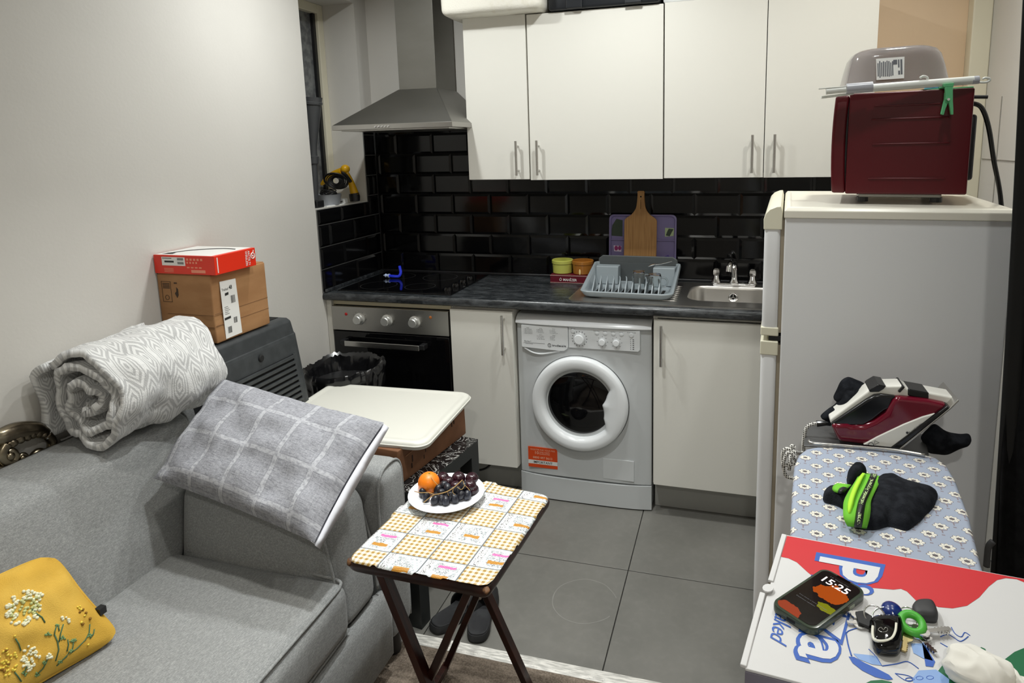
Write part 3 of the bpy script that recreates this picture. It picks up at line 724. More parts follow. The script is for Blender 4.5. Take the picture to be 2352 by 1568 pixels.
tag(build('plug_adapter', mb, M_wp, smooth=True, loc=c), 'rounded white plug lying between the grey bowl and the square adapter', 'adapter')
mb = MB().tube(spline([c+Vector((-0.035, -.04, .008)), c+Vector((-.022, -.03, .020)), c+Vector((-0.010, -.015, .040)), c+Vector((.004, -.01, .050))], 4), [0.009]*13, 10)
tag(build('cable_plug', mb, M_black_plastic, smooth=True, loc=c+Vector((0, -.03, 0))), 'black moulded plug leaning on the white plug on the sill', 'plug')
plug('small square black power brick at the near end of the window sill', 'adapter', (-0.965, 0.015, SZ), (0.024, 0.028, 0.034), M_black_plastic, False)
mb = MB().prism([(-0.955, 0.06, SZ), (-0.938, 0.055, SZ), (-0.939, 0.20, SZ), (-0.965, 0.215, SZ)], (0, 0, 0.004))
tag(build('paper_slip', mb, M_wp, loc=(-.95, .13, SZ)), 'crumpled white paper slip at the front edge of the window sill', 'paper')

# ------------------------------------------------------------------ sink
t = thing('sink', 'stainless steel sink with drainer and single bowl set in the worktop', 'sink', (0.7, 0.2, 0.925))
M_sink = Mat('sink_steel', (0.62, 0.60, 0.57, 1), 0.34, 1.0)
M_sink.bump(M_sink.noise(M_sink.coord('Object', (80, 4, 4)), 6, 2), 0.05, 0.0006)
sx0, sx1, sy0, sy1 = 0.236, 1.20, -0.008, 0.452; zz = 0.9258
mb = MB()
def slab(xa, xb, ya, yb): mb.box((xa, ya, zz), (xb, yb, zz+0.003))
outer = rrect(sx0, sx1, sy0, sy1, 0.05, zz+0.004, 8); hole = rrect(0.726, 1.104, 0.090, 0.384, 0.07, zz+0.004, 8)
mb.loft([[p-Vector((0, 0, .004)) for p in outer], outer, [p.copy() for p in rrect(sx0+0.006, sx1-0.006, sy0+0.006, sy1-0.006, 0.045, zz+0.0052, 8)], [p.copy() for p in rrect(sx0+0.014, sx1-0.014, sy0+0.014, sy1-0.014, 0.04, zz+0.004, 8)], hole], caps=False)
build('deck', mb, M_sink, t, smooth=True)
mb = MB().loft([hole]+[rrect(0.726+d, 1.104-d, 0.090+d, 0.384-d, 0.068, z, 8) for d, z in ((0.003, zz+0.001), (0.006, zz-0.01), (0.010, zz-0.13), (0.022, zz-0.150), (0.05, zz-0.156))], caps=False)
c = Vector((0.915, 0.237, zz-0.160)); R = rrect(0.776, 1.054, 0.140, 0.334, 0.06, zz-0.156, 8)
mb.loft([R, [c+(p-c)*0.15+Vector((0, 0, -.002)) for p in R]], caps=True)
build('bowl', mb, M_sink, t, smooth=True)
mb = MB()
for i in range(9):
    y = 0.07+0.035*i; mb.tube([(0.36, y, zz+0.002), (0.38, y, zz+0.0035), (0.67, y, zz+0.0035), (0.69, y, zz+0.002)], 0.004, 6)
build('drainer_rib', mb, M_sink, t, smooth='all')
oc = Vector((0.905, 0.384-0.012, 0.880))
oc = PY(1684, 682, 0.372)
mb = MB().lathe([(0.021, 0.0), (0.021, 0.003), (0.017, 0.005), (0.013, 0.002), (0.012, 0.001)], oc, 28, 'y', caps=False)
for k in range(3):
    g = math.radians(90+120*k); mb.beam(oc+Vector((0, -.003, 0)), oc+Vector((0.015*math.cos(g), -.003, 0.015*math.sin(g))), 0.004, 0.003, (0, 1, 0))
build('overflow', mb, M_chrome, t, smooth=True)
build('overflow_hole', MB().lathe([(0, 0.0008), (0.0165, 0.0008)], oc, 20, 'y', caps=False), M_dark, t)
# mixer tap
t = thing('mixer_tap', 'chrome bridge mixer tap with two faceted cross handles behind the sink bowl', 'tap', (0.917, 0.415, 0.931))
ty = 0.415
mb = MB().rbox((0.822, ty-0.022, 0.929), (1.012, ty+0.022, 0.944), 0.012, 3, 4)
for x in (0.838, 0.996, 0.917): mb.lathe([(0.024, 0), (0.022, 0.006), (0.015, 0.02), (0.013, 0.034), (0.012, 0.036)], (x, ty, 0.94), 24)
build('bridge', mb, M_chrome, t, smooth='all')
pts = [(0.917, ty, 0.955), (0.917, ty, 0.995), (0.915, ty-0.006, 1.022), (0.911, ty-0.022, 1.040), (0.904, ty-0.048, 1.046), (0.898, ty-0.075, 1.040), (0.894, ty-0.090, 1.026)]
build('spout', MB().tube(spline(pts, 5), [0.0145-0.003*i/30 for i in range(31)], 16), M_chrome, t, smooth=True)
build('nozzle', MB().cyl((0.894, ty-0.089, 1.034), (0.892, ty-0.096, 1.010), 0.0135, 0.0135, 18), M_chrome, t, smooth=True)
for x in (0.838, 0.996):
    mb = MB().lathe([(0.010, 0.0), (0.018, 0.004), (0.0195, 0.016), (0.017, 0.028), (0.010, 0.034), (0, 0.035)], (x, ty, 0.974), 8)
    build('handle', mb, M_chrome, t)

# ------------------------------------------------------------------ dish rack
Mr = Matrix.Translation((0.480, 0.215, 0.9312)) @ Matrix.Rotation(math.radians(-1.5), 4, 'Z')
t = thing('dish_rack', 'grey plastic dish rack with plate slots standing on the steel drainer', 'dish rack', M=Mr)
M_rack = Mat('grey_rack', srgb(140, 149, 154), 0.38); M_rackd = Mat('dark_grey_rack', srgb(78, 82, 83), 0.42)
hw, dfy, dby = 0.193, -0.165, 0.165
def zrim(y): return 0.030+0.072*max(0, min(1, (y-dfy-0.05)/(dby-dfy-0.10)))**1.3
def rr_(g, z0, f): return [Vector((p.x, p.y, z0+(zrim(p.y)-z0)*f)) for p in rrect(-hw+g, hw-g, dfy+g, dby-g, 0.045, 0, 8)]
mb = MB().loft([rr_(0.050, 0.012, 0), rr_(0.028, 0.010, 0.0), rr_(0.016, 0.010, 0.3), rr_(0.010, 0.01, 0.85), rr_(0.002, 0.010, 1.0), rr_(-0.006, 0.010, 1.0), rr_(-0.008, 0.004, 0.9), rr_(0.006, 0.002, 0.1), rr_(0.03, 0.0, 0.0)], caps=True)
part('tray', mb, M_rack, t, smooth=True, angle=0.8)
mb = MB().rbox((-hw+0.010, dby-0.020, 0.095), (hw-0.010, dby-0.006, 0.135), 0.006, 2, 6)
mb = MB(); P = [(-hw+0.005, 0.07), (-hw+0.010, 0.118), (-hw+0.030, 0.132), (hw-0.030, 0.132), (hw-0.010, 0.118), (hw-0.005, 0.07)]
mb.prism([(x, dby-0.018, z) for x, z in P], (0, 0.012, 0))
part('back_panel', mb, M_rackd, t, bevel=0.004)
mb = MB().box((-hw+0.016, dby-0.026, 0.012), (hw-0.016, dby-0.019, 0.10)); part('back_panel', mb, M_rackd, t)
for s in (-1, 1):
    xa, xb = (-hw+0.012, -0.075) if s < 0 else (0.082, hw-0.012)
    mb = MB(); mb.loft([[Vector((xa, 0.060, 0.012)), Vector((xb, 0.060, 0.012)), Vector((xb, 0.13, 0.012)), Vector((xa, 0.13, 0.012))], [Vector((xa, 0.078, 0.094)), Vector((xb, 0.078, 0.094)), Vector((xb, 0.13, 0.094)), Vector((xa, 0.13, 0.094))]])
    part('cutlery_pocket', mb, M_rack, t, bevel=0.005)
for i in range(11):
    x = -0.150+0.0285*i; P = []
    for k in range(11):
        f = k/10; P.append(Vector((x-0.012*f+0.006*math.sin(PI*f), -0.130+0.10*f, 0.014+0.058*math.sin(min(1, f*1.25)*PI*0.5)**0.8)))
    R = [[p+Vector((-0.0022, 0, 0)), p+Vector((0.0022, 0, 0)), Vector((p.x+0.0022, p.y+0.020, 0.012+(p.z-0.012)*0.25)), Vector((p.x-0.0022, p.y+0.020, 0.012+(p.z-0.012)*0.25))] for p in P]
    part('plate_rib', MB().loft(R), M_rack, t, smooth=True)
    mb = MB().box((x+0.006, -0.125, 0.0122), (x+0.018, -0.02, 0.0128)); part('drain_slot', mb, M_dark, t)
# glasses upside down
def glass(label, M, r=0.030, h=0.075, hd=1):
    t = thing('glass_mug', label, 'mug', M=M, group='glass mugs on the dish rack')
    mb = MB().lathe([(0.0, h-0.007), (r*0.78, h-0.007), (r*0.84, h-0.010), (r*0.945, 0.0), (r*1.0, 0.0), (r*0.90, h-0.006), (r*0.84, h), (0.0, h)], (0, 0, 0), 36)
    part('body', mb, M_glass, t, smooth=True)
    pts = [(r*0.90, 0, h*0.78), (r*1.5, 0, h*0.74), (r*1.75, 0, h*0.5), (r*1.5, 0, h*0.24), (r*0.95, 0, h*0.20)]
    part('handle', MB().tube(spline(pts, 5), 0.0038, 10), M_glass, t, smooth='all')
    return t
glass('clear glass mug upside down on the dish rack, left of two', Mr @ Matrix.Translation((0.044, -0.070, 0.030)) @ Matrix.Rotation(0.35, 4, 'Z'))
glass('clear glass mug upside down on the dish rack, right of two with handle out', Mr @ Matrix.Translation((0.112, -0.070, 0.027)) @ Matrix.Rotation(0.05, 4, 'Z'), 0.031, 0.068)
# spoon in the pocket
t = thing('spoon', 'steel spoon leaning in the right pocket of the dish rack', 'spoon', M=Mr @ Matrix.Translation((0.100, 0.095, 0.096)) @ Matrix.Rotation(-0.35, 4, 'Y'))
part('bowl', MB().ball((-0.022, 0, 0.014), (0.020, 0.012, 0.005), 18, 10), M_chrome, t, smooth='all')
part('stem', MB().tube([(-0.004, 0, 0.012), (0.02, 0, 0.006), (0.07, 0.004, 0.002)], [0.003, 0.002, 0.003], 8), M_chrome, t, smooth=True)
# wooden paddle board and tray behind the rack
M_wood = Mat('bamboo', rough=0.5)
v = M_wood.coord('Object', (26, 1, 1.2)); M_wood.col(M_wood.mix(M_wood.noise(v, 6, 4).step(0.3, 0.7), srgb(190, 144, 88), srgb(166, 120, 68)))
tilt = Matrix.Translation((0.4825, 0.437, 0.9265)) @ Matrix.Rotation(math.radians(-7), 4, 'X')
P = [(-0.077, 0), (-0.077, 0.285)]; 
pr_ = spline([(-0.077, 0.290), (-0.070, 0.302), (-0.045, 0.320), (-0.026, 0.345), (-0.019, 0.375), (-0.016, 0.42)], 5)[0:]
L = [(p[0], p[1]) for p in pr_]
top = [(-0.018, 0.428), (-0.012, 0.433), (0.012, 0.433), (0.018, 0.428)]
poly = P+L+top+[(-x, z) for x, z in L[::-1]]+[(0.077, 0.285), (0.077, 0)]
Mb = tilt
def flat_spline(pts, n): return [(p.x, p.y) for p in spline([(a, b, 0) for a, b in pts], n)]
L = flat_spline([(-0.077, 0.290), (-0.070, 0.302), (-0.045, 0.320), (-0.026, 0.345), (-0.019, 0.375), (-0.016, 0.42)], 5)
poly = P+L+top+[(-x, z) for x, z in L[::-1]]+[(0.077, 0.285), (0.077, 0)]
t = thing('chopping_board', 'wooden paddle chopping board leaning behind the dish rack', 'chopping board', M=Mb)
part('board', MB().prism([(x, 0, z) for x, z in poly], (0, 0.012, 0)), M_wood, t, bevel=0.002)
part('hang_hole', MB().lathe([(0, 0.0006), (0.004, 0.0006)], (0, 0, 0.405), 16, 'y', caps=False), M_dark, t)
part('burnt_mark', MB().box((-0.002, -0.0005, 0.345), (0.0005, 0.001, 0.39)).box((0.0012, -0.0005, 0.35), (0.0022, 0.001, 0.38)), Mat('burnt', srgb(120, 82, 40), 0.7), t)
Mt = Matrix.Translation((0.489, 0.458, 0.9265)) @ Matrix.Rotation(math.radians(-5), 4, 'X')
t = thing('serving_tray', 'lilac compartment serving tray leaning on the tiles behind the paddle board', 'tray', M=Mt)
M_lil = Mat('lilac_plastic', srgb(128, 118, 164), 0.3)
def rrxz(xa, xb, za, zb, r, y, n=5): return [Vector((p.x, y, p.y)) for p in rrect(xa, xb, za, zb, r, 0, n)]
mb = MB().loft([rrxz(-0.155, 0.158, 0.0, 0.314, 0.02, 0.010), rrxz(-0.159, 0.162, -0.0, 0.318, 0.022, 0.0), rrxz(-0.152, 0.155, 0.004, 0.311, 0.02, -0.001), rrxz(-0.148, 0.151, 0.008, 0.307, 0.018, 0.007)], caps=True)
part('rim', mb, M_lil, t, smooth=True)
part('divider', MB().box((-0.150, -0.001, 0.194), (0.153, 0.007, 0.201)).box((-0.006, -0.001, 0.01), (0.0, 0.007, 0.196)), M_lil, t, bevel=0.002)
M_pm = [Mat('dark_leaf_print', srgb(48, 62, 48), 0.4), Mat('pale_leaf_print', srgb(178, 196, 150), 0.4), Mat('magenta_print', srgb(150, 40, 110), 0.4), Mat('violet_print', srgb(90, 72, 150), 0.4)]
part('leaf_print', MB().prism([(-0.152, 0.0065, 0.215), (-0.095, 0.0065, 0.212), (-0.095, 0.0065, 0.29), (-0.125, 0.0065, 0.297), (-0.145, 0.0065, 0.265)], (0, -0.0004, 0)), M_pm[0], t)
part('leaf_print', MB().prism([(0.108, 0.0065, 0.214), (0.148, 0.0065, 0.218), (0.150, 0.0065, 0.254), (0.108, 0.0065, 0.256)], (0, -0.0004, 0)), M_pm[1], t)
part('leaf_print', MB().prism([(0.112, 0.006, 0.22), (0.130, 0.006, 0.216), (0.140, 0.006, 0.236), (0.148, 0.006, 0.25), (0.125, 0.006, 0.252), (0.118, 0.006, 0.238)], (0, -0.0004, 0)), M_pm[0], t)
part('flower_print', MB().prism([(-0.135, 0.0065, 0.140), (-0.100, 0.0065, 0.138), (-0.100, 0.0065, 0.166), (-0.138, 0.0065, 0.168)], (0, -0.0004, 0)), Mat('pale_print', srgb(222, 208, 228), 0.4), t)
part('flower_print', MB().ball((-0.125, 0.0055, 0.155), (0.009, 0.001, 0.012), 10, 6).ball((-0.108, 0.0055, 0.156), (0.008, 0.001, 0.011), 10, 6), M_pm[2], t)
part('flower_print', MB().prism([(0.09, 0.0065, 0.112), (0.135, 0.0065, 0.112), (0.125, 0.0065, 0.128), (0.108, 0.0065, 0.120)], (0, -0.0004, 0)), M_pm[3], t)
# ramekins on the maroon box
t = thing('confectionery_box', 'flat maroon box with white lettering under the two ramekins', 'box', (0.158, 0.41, 0.925))
M_mar = Mat('maroon_card', srgb(96, 16, 34), 0.35)
build('carton', MB().box((0.064, 0.352, 0.9255), (0.252, 0.468, 0.965)), M_mar, t, bevel=0.0015)
build('trim_line', MB().box((0.064, 0.3508, 0.9265), (0.252, 0.353, 0.9285)).box((0.064, 0.3508, 0.9605), (0.252, 0.353, 0.9625)), Mat('gold_line', srgb(190, 160, 150), 0.4), t)
textq('lettering', 'MAHİZER', wquad(0.1290, 0.1960, 0.9360, 0.9520, 0.3515), M_wsticker, t, 0.0003, 0.012)
mb = MB().tube([(0.1105, 0.351, 0.943), (0.116, 0.351, 0.951), (0.1215, 0.351, 0.943), (0.119, 0.351, 0.937), (0.113, 0.351, 0.937)], 0.0011, 6, closed=True)
build('emblem', mb, M_wsticker, t)
def ramekin(label, c, col):
    t = thing('ramekin', label, 'ramekin', c)
    m = Mat('glaze', col, 0.18, 0, 0.6)
    mb = MB().lathe([(0.0, 0.004), (0.045, 0.0), (0.0475, 0.003), (0.0485, 0.028), (0.0495, 0.0465), (0.0520, 0.048), (0.0525, 0.062), (0.050, 0.0645), (0.0465, 0.063), (0.0455, 0.045), (0.042, 0.012), (0, 0.010)], (0, 0, 0), 44)
    part('pot', mb, m, t, smooth=True, angle=0.5)
    return t
ramekin('lime green glazed ramekin on the maroon box', (0.112, 0.410, 0.966), srgb(186, 188, 92))
rk = ramekin('orange brown glazed ramekin with a pale leaf mark, right of the green one', (0.214, 0.405, 0.966), srgb(158, 102, 40))
part('leaf_mark', MB().ball((-0.004, -0.0485, 0.014), (0.0045, 0.0015, 0.014), 12, 8), Mat('pale_glaze', srgb(238, 210, 150), 0.25), rk, smooth='all')
# black cable under the narrow cabinet
pts = [(-0.18, 0.06, 0.13), (-0.16, 0.04, 0.115), (-0.20, 0.03, 0.09), (-0.30, 0.03, 0.07), (-0.42, 0.0, 0.03), (-0.5, -0.03, 0.008)]
tag(build('power_cable', MB().tube(spline(pts, 6), 0.005, 8), M_black_plastic, smooth='all', loc=(-0.3, 0, 0.0)), 'black cable dangling in front of the plinth beside the washing machine', 'cable')
# ------------------------------------------------------------------ fridge freezer and what stands on it
Mf = Matrix.Translation((1.037, -0.885, 0)) @ Matrix.Rotation(math.radians(-4), 4, 'Z')
t = thing('fridge_freezer', 'white fridge freezer seen from its side, with yellowed cream trim', 'fridge', M=Mf)
M_fr = Mat('fridge_white', srgb(232, 233, 234), 0.42); M_fr.bump(M_fr.noise(M_fr.coord('Object'), 320, 1), 0.06, 0.0008)
M_yel2 = Mat('yellowed_trim', srgb(226, 222, 200), 0.35); M_seal = Mat('door_seal', srgb(150, 140, 122), 0.6)
M_cr = Mat('fridge_top_cream', srgb(232, 228, 214), 0.32)
FW_, FD, FH = 0.492, 0.57, 1.415
part('body', MB().box((0, 0, 0.03), (FW_-0.004, FD, 1.388)), M_fr, t, bevel=0.004)
mb = MB().loft([[Vector(p) for p in ((-0.002, -0.004, 1.386), (FW_+.002, -0.004, 1.386), (FW_+.002, FD+.002, 1.386), (-0.002, FD+.002, 1.386))],
                [Vector(p) for p in ((-0.002, -0.004, 1.404), (FW_+.002, -0.004, 1.404), (FW_+.002, FD+.002, 1.404), (-0.002, FD+.002, 1.404))],
                [Vector(p) for p in ((0.004, 0.003, 1.412), (FW_-.006, 0.003, 1.412), (FW_-.006, FD-.006, 1.412), (0.004, FD-.006, 1.412))],
                [Vector(p) for p in ((0.012, 0.020, 1.413), (FW_-.02, 0.020, 1.413), (FW_-.02, FD-.02, 1.413), (0.012, FD-.02, 1.413))],
                [Vector(p) for p in ((0.018, 0.032, 1.409), (FW_-.03, 0.032, 1.409), (FW_-.03, FD-.03, 1.409), (0.018, FD-.03, 1.409))]])
part('top_panel', mb, M_cr, t, bevel=0.002)
def fdoor(z0, z1, cap_lo, cap_hi):
    d = part('door', MB().rbox((-0.048, 0.002, z0), (-0.008, FD-0.002, z1), 0.010, 3, 3), M_fr, t, smooth='all')
    if cap_hi:
        P = [(-0.050, z1-0.032), (-0.0505, z1-0.006), (-0.046, z1+0.008), (-0.036, z1+0.019), (-0.020, z1+0.026), (-0.010, z1+0.027), (-0.006, z1+0.012), (-0.006, z1-0.032)]
        part('trim', MB().prism([(x, 0.0, z) for x, z in P], (0, FD, 0)), M_yel2, t, bevel=0.002)
    else: part('trim', MB().box((-0.050, 0.0, z1-0.035), (-0.006, FD, z1+0.003)), M_yel2, t, bevel=0.003)
    if cap_lo: part('trim', MB().box((-0.050, 0.0, z0-0.003), (-0.006, FD, z0+0.020)), M_yel2, t, bevel=0.003)
fdoor(1.082, 1.388, True, True); fdoor(0.07, 1.062, False, False)
part('door_seal', MB().box((-0.009, 0.006, 0.08), (0.001, FD-0.006, 1.055)).box((-0.009, 0.006, 1.088), (0.001, FD-0.006, 1.38)), M_seal, t)
part('hinge', MB().box((-0.03, 0.01, 1.064), (0.004, 0.05, 1.079)), M_black_plastic, t, bevel=0.001)
for x in (0.03, FW_-0.04):
    for y in (0.04, FD-0.04): part('foot', MB().cyl((x, y, 0), (x, y, 0.031), 0.018, n=14), M_black_plastic, t)

# table-top oven
Mm = Matrix.Translation((1.163, -0.752, 1.414)) @ Matrix.Rotation(math.radians(-9), 4, 'Z')
t = thing('mini_oven', 'dark red microwave oven standing side-on on top of the fridge', 'microwave', M=Mm)
M_red = Mat('maroon_metal', srgb(82, 3, 15), 0.33, 0.15, 0.5)
W = 0.298
bow = lambda p: Vector((p.x-(0.006*(1-((p.z-0.15)/0.13)**2) if p.x < 0.04 else 0), p.y, p.z))
part('body', MB().box((0.028, 0, 0.022), (W, 0.33, 0.276)), M_red, t, bevel=0.004)
part('door_seal', MB().box((0.010, 0.012, 0.03), (0.035, 0.31, 0.262)), M_black_plastic, t)  # filler box added so no light shows through the door gap
part('door', MB().rbox((-0.004, 0.002, 0.024), (0.029, 0.328, 0.272), 0.006, 3, 8, warp=bow), M_red, t, smooth='all')
for z0, z1, xa in ((0.240, 0.2445, 0.085), (0.207, 0.212, 0.080), (0.146, 0.150, 0.085), (0.060, 0.064, 0.080)):
    part('side_ridge', MB().rbox((xa, -0.003, z0), (xa+0.17, 0.003, z1), 0.002, 2, 3), M_red, t, smooth='all')
part('base_plate', MB().box((0.06, 0.02, 0.012), (W-0.05, 0.31, 0.023)), Mat('base_grey', srgb(150, 148, 142), 0.4, 0.6), t, bevel=0.004)
for x in (0.07, W-0.06):
    for y in (0.04, 0.28): part('foot', MB().cyl((x, y, 0), (x, y, 0.013), 0.014, n=14), M_black_plastic, t)
part('back_cover', MB().rbox((W-0.002, 0.03, 0.055), (W+0.014, 0.30, 0.215), 0.008, 3, 3), M_black_plastic, t, smooth='all')
part('spacer', MB().cyl((W, 0.05, 0.257), (W+0.034, 0.05, 0.255), 0.0045, n=10), M_black_plastic, t, smooth=True)
pts = [Mm @ Vector(p) for p in ((W, 0.06, 0.243), (W+0.025, 0.07, 0.232), (W+0.048, 0.10, 0.185), (W+0.075, 0.16, 0.10), (W+0.110, 0.22, -0.02), (W+0.13, 0.25, -0.20))]
build('power_cord', MB().tube(spline(pts, 6), 0.0058, 8), M_black_plastic, t, smooth='all')

# smoky plastic cover, upside down, tilted a little
PB0, PB1 = PY(1944, 203, -0.735), PY(2196, 187, -0.735)
tl = math.atan2(PB1.z-PB0.z, PB1.x-PB0.x)
Mc = Matrix.Translation(PB0+Vector((0, 0, 0.004))) @ Matrix.Rotation(-tl, 4, 'Y')
t = thing('plastic_basin', 'smoky clear plastic basin upside down on the microwave', 'basin', M=Mc)
M_smoke = Mat('smoky_plastic', (0.62, 0.58, 0.57, 1), 0.08); M_smoke.b.inputs['Transmission Weight'].default_value = 0.72; M_smoke.b.inputs['IOR'].default_value = 1.2
L = (PB1-PB0).length
Rr = []
for d, z in ((0, 0), (0.004, 0.006), (0.012, 0.045), (0.019, 0.072), (0.028, 0.086), (0.042, 0.094), (0.06, 0.096)):
    Rr.append(rrect(d, L-d, d, 0.20-d, 0.05, z, 8))
c = Vector((L/2, 0.10, 0.097)); Rr.append([c+(p-c)*0.1 for p in rrect(0.06, L-0.06, 0.06, 0.14, 0.03, 0.097, 8)])
mb = MB().loft(Rr, caps=False); mb.add(Rr[-1], [tuple(range(len(Rr[-1])))])
part('shell', mb, M_smoke, t, smooth='all', solid=0.0018)
part('rim', MB().tube(rrect(-0.002, L+0.002, -0.002, 0.202, 0.052, 0.001, 8), 0.003, 6, closed=True), M_smoke, t, smooth='all')
# label
def lab(x, z): return Vector((x, -0.0005+0.0145*(z/0.045)*0.83, z))
q = [(0.070, 0.012), (0.133, 0.012), (0.135, 0.066), (0.070, 0.066)]
tl_ = part('label', MB().prism([lab(x, z)+Vector((0, -0.0022, 0)) for x, z in q], (0, 0.0008, 0)), M_wsticker, t); tl_['label'] = 'white printed label'
mb = MB(); random.seed(2)
for k in range(9):
    x = 0.074+0.0042*k; z0 = 0.017+0.004*random.random(); z1 = 0.060-0.006*random.random()
    a, b = lab(x, z0), lab(x, z1); o_ = Vector((0, -0.0027, 0)); w_ = Vector((0.0013, 0, 0)); mb.add([a+o_-w_, a+o_+w_, b+o_+w_, b+o_-w_], [(0, 1, 2, 3)])
for x, za, zb_, wd in ((0.1275, 0.022, 0.060, 0.0022), (0.1215, 0.040, 0.060, 0.0016), (0.1135, 0.048, 0.060, 0.0045), (0.122, 0.022, 0.032, 0.002)):
    a, b = lab(x, za), lab(x, zb_); o_ = Vector((0, -0.0027, 0)); w_ = Vector((wd, 0, 0)); mb.add([a+o_-w_, a+o_+w_, b+o_+w_, b+o_-w_], [(0, 1, 2, 3)])
part('label_print', mb, M_faint, t)

# white hanging rail
yr = -0.800
t = thing('hanging_rail', 'folded white plastic clothes airer arm with hooks under the smoky basin', 'clothes airer', PY(1890, 213, yr))
M_rail = Mat('rail_white', srgb(226, 228, 222), 0.3); M_sleeve = Mat('sleeve_grey', srgb(178, 180, 188), 0.3)
build('tube', MB().cyl(PY(2003, 202, yr), PY(2236, 184, yr), 0.0095, n=16), M_rail, t, smooth=True)
build('tube', MB().cyl(PY(1897, 210, yr), PY(1948, 205, yr), 0.0075, n=16), M_rail, t, smooth=True)
build('sleeve', MB().cyl(PY(1944, 204, yr), PY(2004, 199, yr), 0.0125, n=20), M_sleeve, t, smooth=True)
build('end_cap', MB().cyl(PY(2232, 184.5, yr), PY(2248, 183, yr), 0.0095, n=16), M_sleeve, t, smooth=True)
build('blade', MB().beam(PY(1880, 204, yr), PY(1950, 198.5, yr), 0.012, 0.003), M_rail, t, bevel=0.001)
build('blade', MB().beam(PY(1886, 224, yr+.02), PY(1960, 214.5, yr+.02), 0.022, 0.006), M_rail, t, bevel=0.001)
build('hook', MB().tube(spline([PY(2094, 195, yr), PY(2118, 189, yr), PY(2130, 184, yr), PY(2129, 177, yr), PY(2120, 175, yr), PY(2113, 179, yr)], 4), 0.0026, 8), M_rail, t, smooth='all')
build('hook', MB().tube(spline([PY(2248, 189, yr), PY(2264, 189, yr), PY(2273, 185, yr), PY(2272, 180, yr), PY(2262, 179, yr), PY(2257, 182, yr)], 4), 0.0026, 8), M_rail, t, smooth='all')
# green peg
M_green = Mat('mint_plastic', srgb(110, 200, 140), 0.35); M_green.b.inputs['Transmission Weight'].default_value = 0.15
yp = -0.822
t = thing('clothes_peg', 'mint green plastic clothes peg clipped over the top edge of the red microwave', 'peg', PY(2178, 262, yp))
def ppoly(pts, y, th): return MB().prism([PY(u, v, y) for u, v in pts], (0, th, 0))
build('leg', ppoly([(2172, 197), (2189, 197), (2189, 232), (2190, 250), (2190, 263), (2185, 263), (2181, 240), (2179, 231), (2172, 228)], yp, 0.010), M_green, t, bevel=0.001)
build('leg', ppoly([(2171, 212), (2178, 215), (2180, 231), (2172, 250), (2168, 264), (2162, 262), (2166, 245), (2170, 228)], yp+0.004, 0.010), M_green, t, bevel=0.001)
build('spring', MB().cyl(PY(2179, 228, yp-0.003), PY(2179, 228, yp+0.012), 0.003, n=10), M_chrome, t)
build('jaw', MB().prism([PY(2168, 192, yp), PY(2192, 190, yp), PY(2190, 200, yp), PY(2170, 200, yp)], (0, 0.05, 0)), M_green, t, bevel=0.001)
mb = MB().prism([PY(2120, 205, -0.78), PY(2236, 198, -0.78), PY(2238, 201, -0.78), PY(2160, 206, -0.78)], (0, 0.06, 0))
tag(build('peg_hanger', mb, M_green, bevel=0.001, loc=PY(2200, 203, -0.74)), 'flat mint green plastic hanger lying under the white rail on the microwave', 'hanger')
mb = MB(); inflate(mb, [PY(u, v, -0.765) for u, v in ((2121, 207), (2124, 200), (2133, 198), (2146, 200), (2158, 199), (2160, 205), (2140, 208))], (0, -1, 0), 0.012, 4); mb.noise(0.003, 60)
tag(build('small_packet', mb, Mat('blue_packet', srgb(70, 130, 160), 0.3), smooth='all', loc=PY(2140, 206, -0.765)), 'small crumpled blue plastic packet between the rail and the microwave', 'packet')

# black curtain at the right
M_cur = mottled('black_fabric', (0.003, 0.003, 0.0033, 1), (0.006, 0.006, 0.0065, 1), 40, 0.9, 0.3, 200, spec=0.15)
mb = MB()
mb.grid(lambda u, v: Vector((1.472-0.080*v+0.39*u, -1.20+0.02*math.sin(u*26+v*2)-0.01*math.sin(v*9+u*3), 0.02+2.5*v)), 60, 30)
tcur = tag(build('curtain', mb, M_cur, smooth='all', solid=0.006, loc=(1.6, -1.2, 0.02)), 'black fabric curtain hanging beside the fridge at the right edge', 'curtain')
mb = MB().grid(lambda u, v: Vector((1.466-0.080*v+0.03*u, -1.178+0.006*math.sin(v*9), 0.02+2.5*v)), 4, 24)
build('edge_fold', mb, M_dark, tcur, smooth='all', solid=0.004)
pts = [PY(2266, 1300, -1.25), PY(2268, 1275, -1.25), PY(2271, 1254, -1.25), PY(2281, 1243, -1.25)]
build('tie_strap', MB().tube(spline(pts, 5), [0.006]*16, 8), Mat('grey_webbing', (0.05, 0.05, 0.052, 1), 0.8), tcur, smooth='all')

